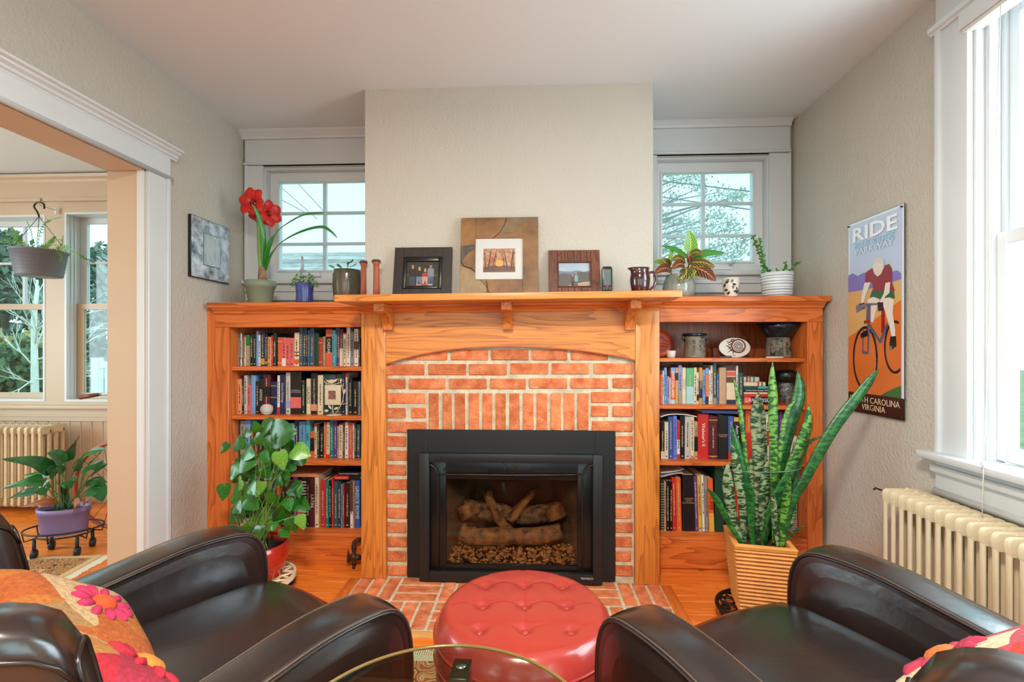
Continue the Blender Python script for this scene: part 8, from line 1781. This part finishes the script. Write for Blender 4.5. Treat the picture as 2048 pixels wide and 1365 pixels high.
# neighbouring house seen by the left niche window
t = thing('neighbour_house', 'neighbouring house with grey shingled roof outside the left niche window', 'house', (-5.5, 13, GZ))
zr_ = ZV(640, 507, 15.0)
B().box(-9.2, -1.5, 12, 18, GZ, 2.05).build('wall', mat('pale_siding', (214, 210, 200), 0.8), t)
M_shg = mat('grey_shingle', (150, 142, 146), 0.9, var=0.25, vs_=3)
b = B().prism([(-9.6, 11.6, 1.9), (-9.6, 15, zr_), (-9.6, 18.4, 1.9), (-9.6, 18.4, 1.8), (-9.6, 15, zr_ - 0.1), (-9.6, 11.6, 1.8)], (8.5, 0, 0)); b.build('roof', M_shg, t)
for k in range(16):
    f_ = k / 16; y_, z_ = 11.6 + 3.4 * f_, 1.9 + (zr_ - 1.9) * f_
    B().hexa([(-9.6, y_, z_ + 0.002), (-1.1, y_, z_ + 0.002), (-1.1, y_ + 0.24, z_ + 0.002 + 0.24 * (zr_ - 1.9) / 3.4), (-9.6, y_ + 0.24, z_ + 0.002 + 0.24 * (zr_ - 1.9) / 3.4), (-9.6, y_, z_ + 0.035), (-1.1, y_, z_ + 0.035), (-1.1, y_ + 0.24, z_ + 0.012 + 0.24 * (zr_ - 1.9) / 3.4), (-9.6, y_ + 0.24, z_ + 0.012 + 0.24 * (zr_ - 1.9) / 3.4)]).build('shingle_course', mat('grey_shingle_%d' % (k % 3), [(176, 158, 150), (146, 128, 124), (196, 182, 176)][k % 3], 0.9, var=0.5, vs_=3, stretch=(1, 4, 4)), t)
# wires
M_wr = mat('utility_wire', (60, 60, 66), 0.6)
def line_at(a_, b_, X): return a_ + (b_ - a_) * ((X - a_.x) / (b_.x - a_.x))
for xp, yp, segs, lab in ((-7.0, 9.5, ((580, 350, 645, 420, 9.2), (545, 360, 625, 430, 9.5), (535, 385, 610, 425, 9.8)), 'three utility wires crossing the sky in the left niche window'),
                          (6.6, 8.3, ((1290, 358, 1540, 388, 8.1), (1290, 390, 1540, 425, 8.5)), 'two utility wires crossing in front of the pine tree')):
    t = thing('utility_line', lab, 'utility wires', (xp, yp, GZ)); zm = 0
    for u0_, v0_, u1_, v1_, win in segs:
        a_, b_ = atY(u0_, v0_, win), atY(u1_, v1_, win); e = line_at(a_, b_, xp); zm = max(zm, e.z); far_ = line_at(a_, b_, b_.x + 0.1) if xp < 0 else line_at(a_, b_, -1.0)
        B().tube([e, (e + far_) / 2, far_], 0.008 if xp < 0 else 0.011, 6).build('wire', M_wr, t)
    B().tube([(xp, yp, GZ), (xp, yp, zm + 0.4)], [0.16, 0.11], 10).build('pole', M_bark if 'M_bark' in globals() else M_wr, t)
    B().box(xp - 0.05, xp + 0.05, yp - 0.45, yp + 0.45, zm - 0.06, zm + 0.04).build('crossarm', M_wr, t)
# trees
def branchy(b, p, d, L_, r, depth, rg, tips, spread=0.6):
    q = p + d * L_; b.tube([p, p.lerp(q, 0.5) + Vector((rg.uniform(-1, 1), rg.uniform(-1, 1), rg.uniform(-1, 1))) * L_ * 0.04, q], [r, r * 0.82, r * 0.62], 5 if depth < 2 else 6)
    tips.append(q)
    if depth == 0: return
    for k in range(rg.choice((2, 3, 3))):
        dd = (d + Vector((rg.uniform(-1, 1), rg.uniform(-1, 1), rg.uniform(-0.5, 0.8))) * spread).normalized(); branchy(b, p.lerp(q, rg.uniform(0.5, 1.0)), dd, L_ * rg.uniform(0.6, 0.82), r * 0.58, depth - 1, rg, tips, spread)
def tufts(name, t, pts, n, sp, size, m, rg):
    b = B()
    for p in pts:
        for k in range(n):
            c = p + Vector((rg.gauss(0, 1), rg.gauss(0, 1), rg.gauss(0, 0.7))) * sp; d = Vector((rg.uniform(-1, 1), rg.uniform(-1, 1), rg.uniform(-1, 1))).normalized(); s_ = d.orthogonal().normalized(); l_ = size * rg.uniform(0.6, 1.4)
            b.add([c - d * l_, c + s_ * l_ * 0.45, c + d * l_, c - s_ * l_ * 0.45], [(0, 1, 2, 3)], 0, False)
    o = b.build(name, m, t, recalc=False); o['kind'] = 'stuff'
rg = random.Random(77)
M_bark = mat('tree_bark', (112, 98, 86), 0.9, var=0.2, vs_=8)
Yp = 13.0; base = atY(1290, 700, Yp)
t = thing('pine_tree', 'tall pine tree outside the right niche window', 'tree', (base.x, Yp, GZ))
b = B().tube([(base.x, Yp, GZ), (base.x + 0.1, Yp, 3), (base.x, Yp, 8)], [0.3, 0.24, 0.1], 10); b.build('trunk', M_bark, t)
cl = []
bb = B()
for u_, v_ in ((1335, 365), (1365, 362), (1400, 375), (1440, 385), (1475, 392), (1345, 395), (1330, 430), (1370, 440), (1420, 405), (1455, 400), (1480, 395), (1345, 445), (1380, 460), (1415, 440), (1440, 430), (1460, 445), (1335, 470), (1360, 480), (1400, 470), (1435, 465), (1470, 455), (1340, 500), (1375, 495), (1420, 500), (1450, 490), (1480, 500), (1360, 515), (1430, 520), (1470, 515), (1400, 530), (1490, 480), (1320, 350), (1350, 345), (1390, 350)):
    p = atY(u_, v_, Yp + rg.uniform(-1.2, 0.6)); cl.append(p); bb.tube([(base.x, Yp, p.z - 0.5), (Vector((base.x, Yp, p.z - 0.4)) + p) / 2, p], [0.035, 0.02, 0.008], 5)
bb.build('branches', M_bark, t)['kind'] = 'stuff'
tufts('needles', t, cl, 120, 0.15, 0.05, mat('pine_needles', (150, 160, 130), 0.9, var=0.3, vs_=3), rg)
M_ev = mat('evergreen_foliage', (104, 120, 104), 0.9, var=0.4, vs_=2); M_yel = mat('golden_foliage', (180, 160, 104), 0.9, var=0.3, vs_=4); M_pale = mat('pale_bark', (232, 226, 218), 0.8, var=0.1, vs_=8)
def evergreen(label, u_, v_top, Y, w_, m, n, name='evergreen_tree'):
    p = atY(u_, v_top, Y); t = thing(name, label, 'tree', (p.x, Y, GZ)); hgt = p.z - GZ
    B().tube([(p.x, Y, GZ), (p.x, Y, GZ + hgt * 0.95)], [0.14, 0.02], 8).build('trunk', M_bark, t)
    pts = []
    for k in range(n): q = rg.random(); a = rg.uniform(0, 2 * PI); r_ = w_ * (1 - q) ** 0.8 * (0.55 + 0.45 * rg.random()); pts.append(Vector((p.x + r_ * math.cos(a), Y + r_ * math.sin(a), GZ + 0.2 + hgt * q * 0.95)))
    tufts('foliage', t, pts, 16, 0.16, 0.11, m, rg)
evergreen('dark evergreen tree outside the dining window, left of the bare tree', 10, 468, 12.0, 2.0, M_ev, 300)
evergreen('dark evergreen tree behind the bare tree outside the dining window', 66, 500, 14.0, 2.3, M_ev, 300)
evergreen('dark evergreen tree outside the dining window nearest the jamb', 205, 500, 13.0, 1.6, M_ev, 260)
evergreen('golden green shrub low outside the dining window', 42, 705, 8.0, 0.9, M_yel, 150, 'shrub')
evergreen('dark green low shrub outside the dining window, at the left edge', 5, 720, 7.2, 0.7, mat('dark_shrub', (96, 116, 84), 0.9, var=0.3, vs_=4), 120, 'shrub')
Yt = 6.3; p = atY(70, 800, Yt); t = thing('bare_tree', 'pale bare tree with thin branches outside the dining window', 'tree', (p.x, Yt, GZ)); b = B(); tips = []
top = atY(68, 640, Yt); b.tube([(p.x, Yt, GZ), p, top, atY(75, 560, Yt)], [0.055, 0.045, 0.032, 0.012], 8)
for (ua, va), (ub, vb) in (((68, 735), (5, 665)), ((70, 770), (0, 745)), ((68, 720), (88, 640)), ((68, 660), (20, 610)), ((70, 690), (84, 600)), ((70, 650), (40, 560)), ((72, 700), (110, 600)), ((66, 760), (10, 800)), ((70, 640), (85, 520)), ((72, 660), (190, 600)), ((72, 720), (200, 680)), ((70, 690), (205, 640)), ((72, 760), (200, 740))):
    a_, e = atY(ua, va, Yt), atY(ub, vb, Yt + rg.uniform(-0.6, 0.6)); d = e - a_; branchy(b, a_, d.normalized(), d.length * 0.55, 0.011, 3, rg, tips, 0.45)
b.build('branches', M_pale, t, recalc=False)
t = thing('porch_railing', 'white porch railing outside the dining window next to the jamb', 'railing', (atY(205, 780, 6.0).x, 6.0, GZ))
a_, e = atY(188, 728, 6.0), atY(330, 728, 6.0); zz = atY(200, 728, 6.0).z
B().box(a_.x, e.x, 5.97, 6.03, zz - 0.05, zz + 0.03).build('top_rail', M_trim, t); B().box(a_.x, e.x, 5.99, 6.01, GZ + 0.3, GZ + 0.36).build('bottom_rail', M_trim, t)
B().box(a_.x, a_.x + 0.09, 5.955, 6.045, GZ, zz + 0.08).build('post', M_trim, t)
x_ = a_.x + 0.16
while x_ < e.x: B().box(x_, x_ + 0.05, 5.985, 6.015, GZ + 0.36, zz - 0.05).build('baluster', M_trim, t); x_ += 0.13
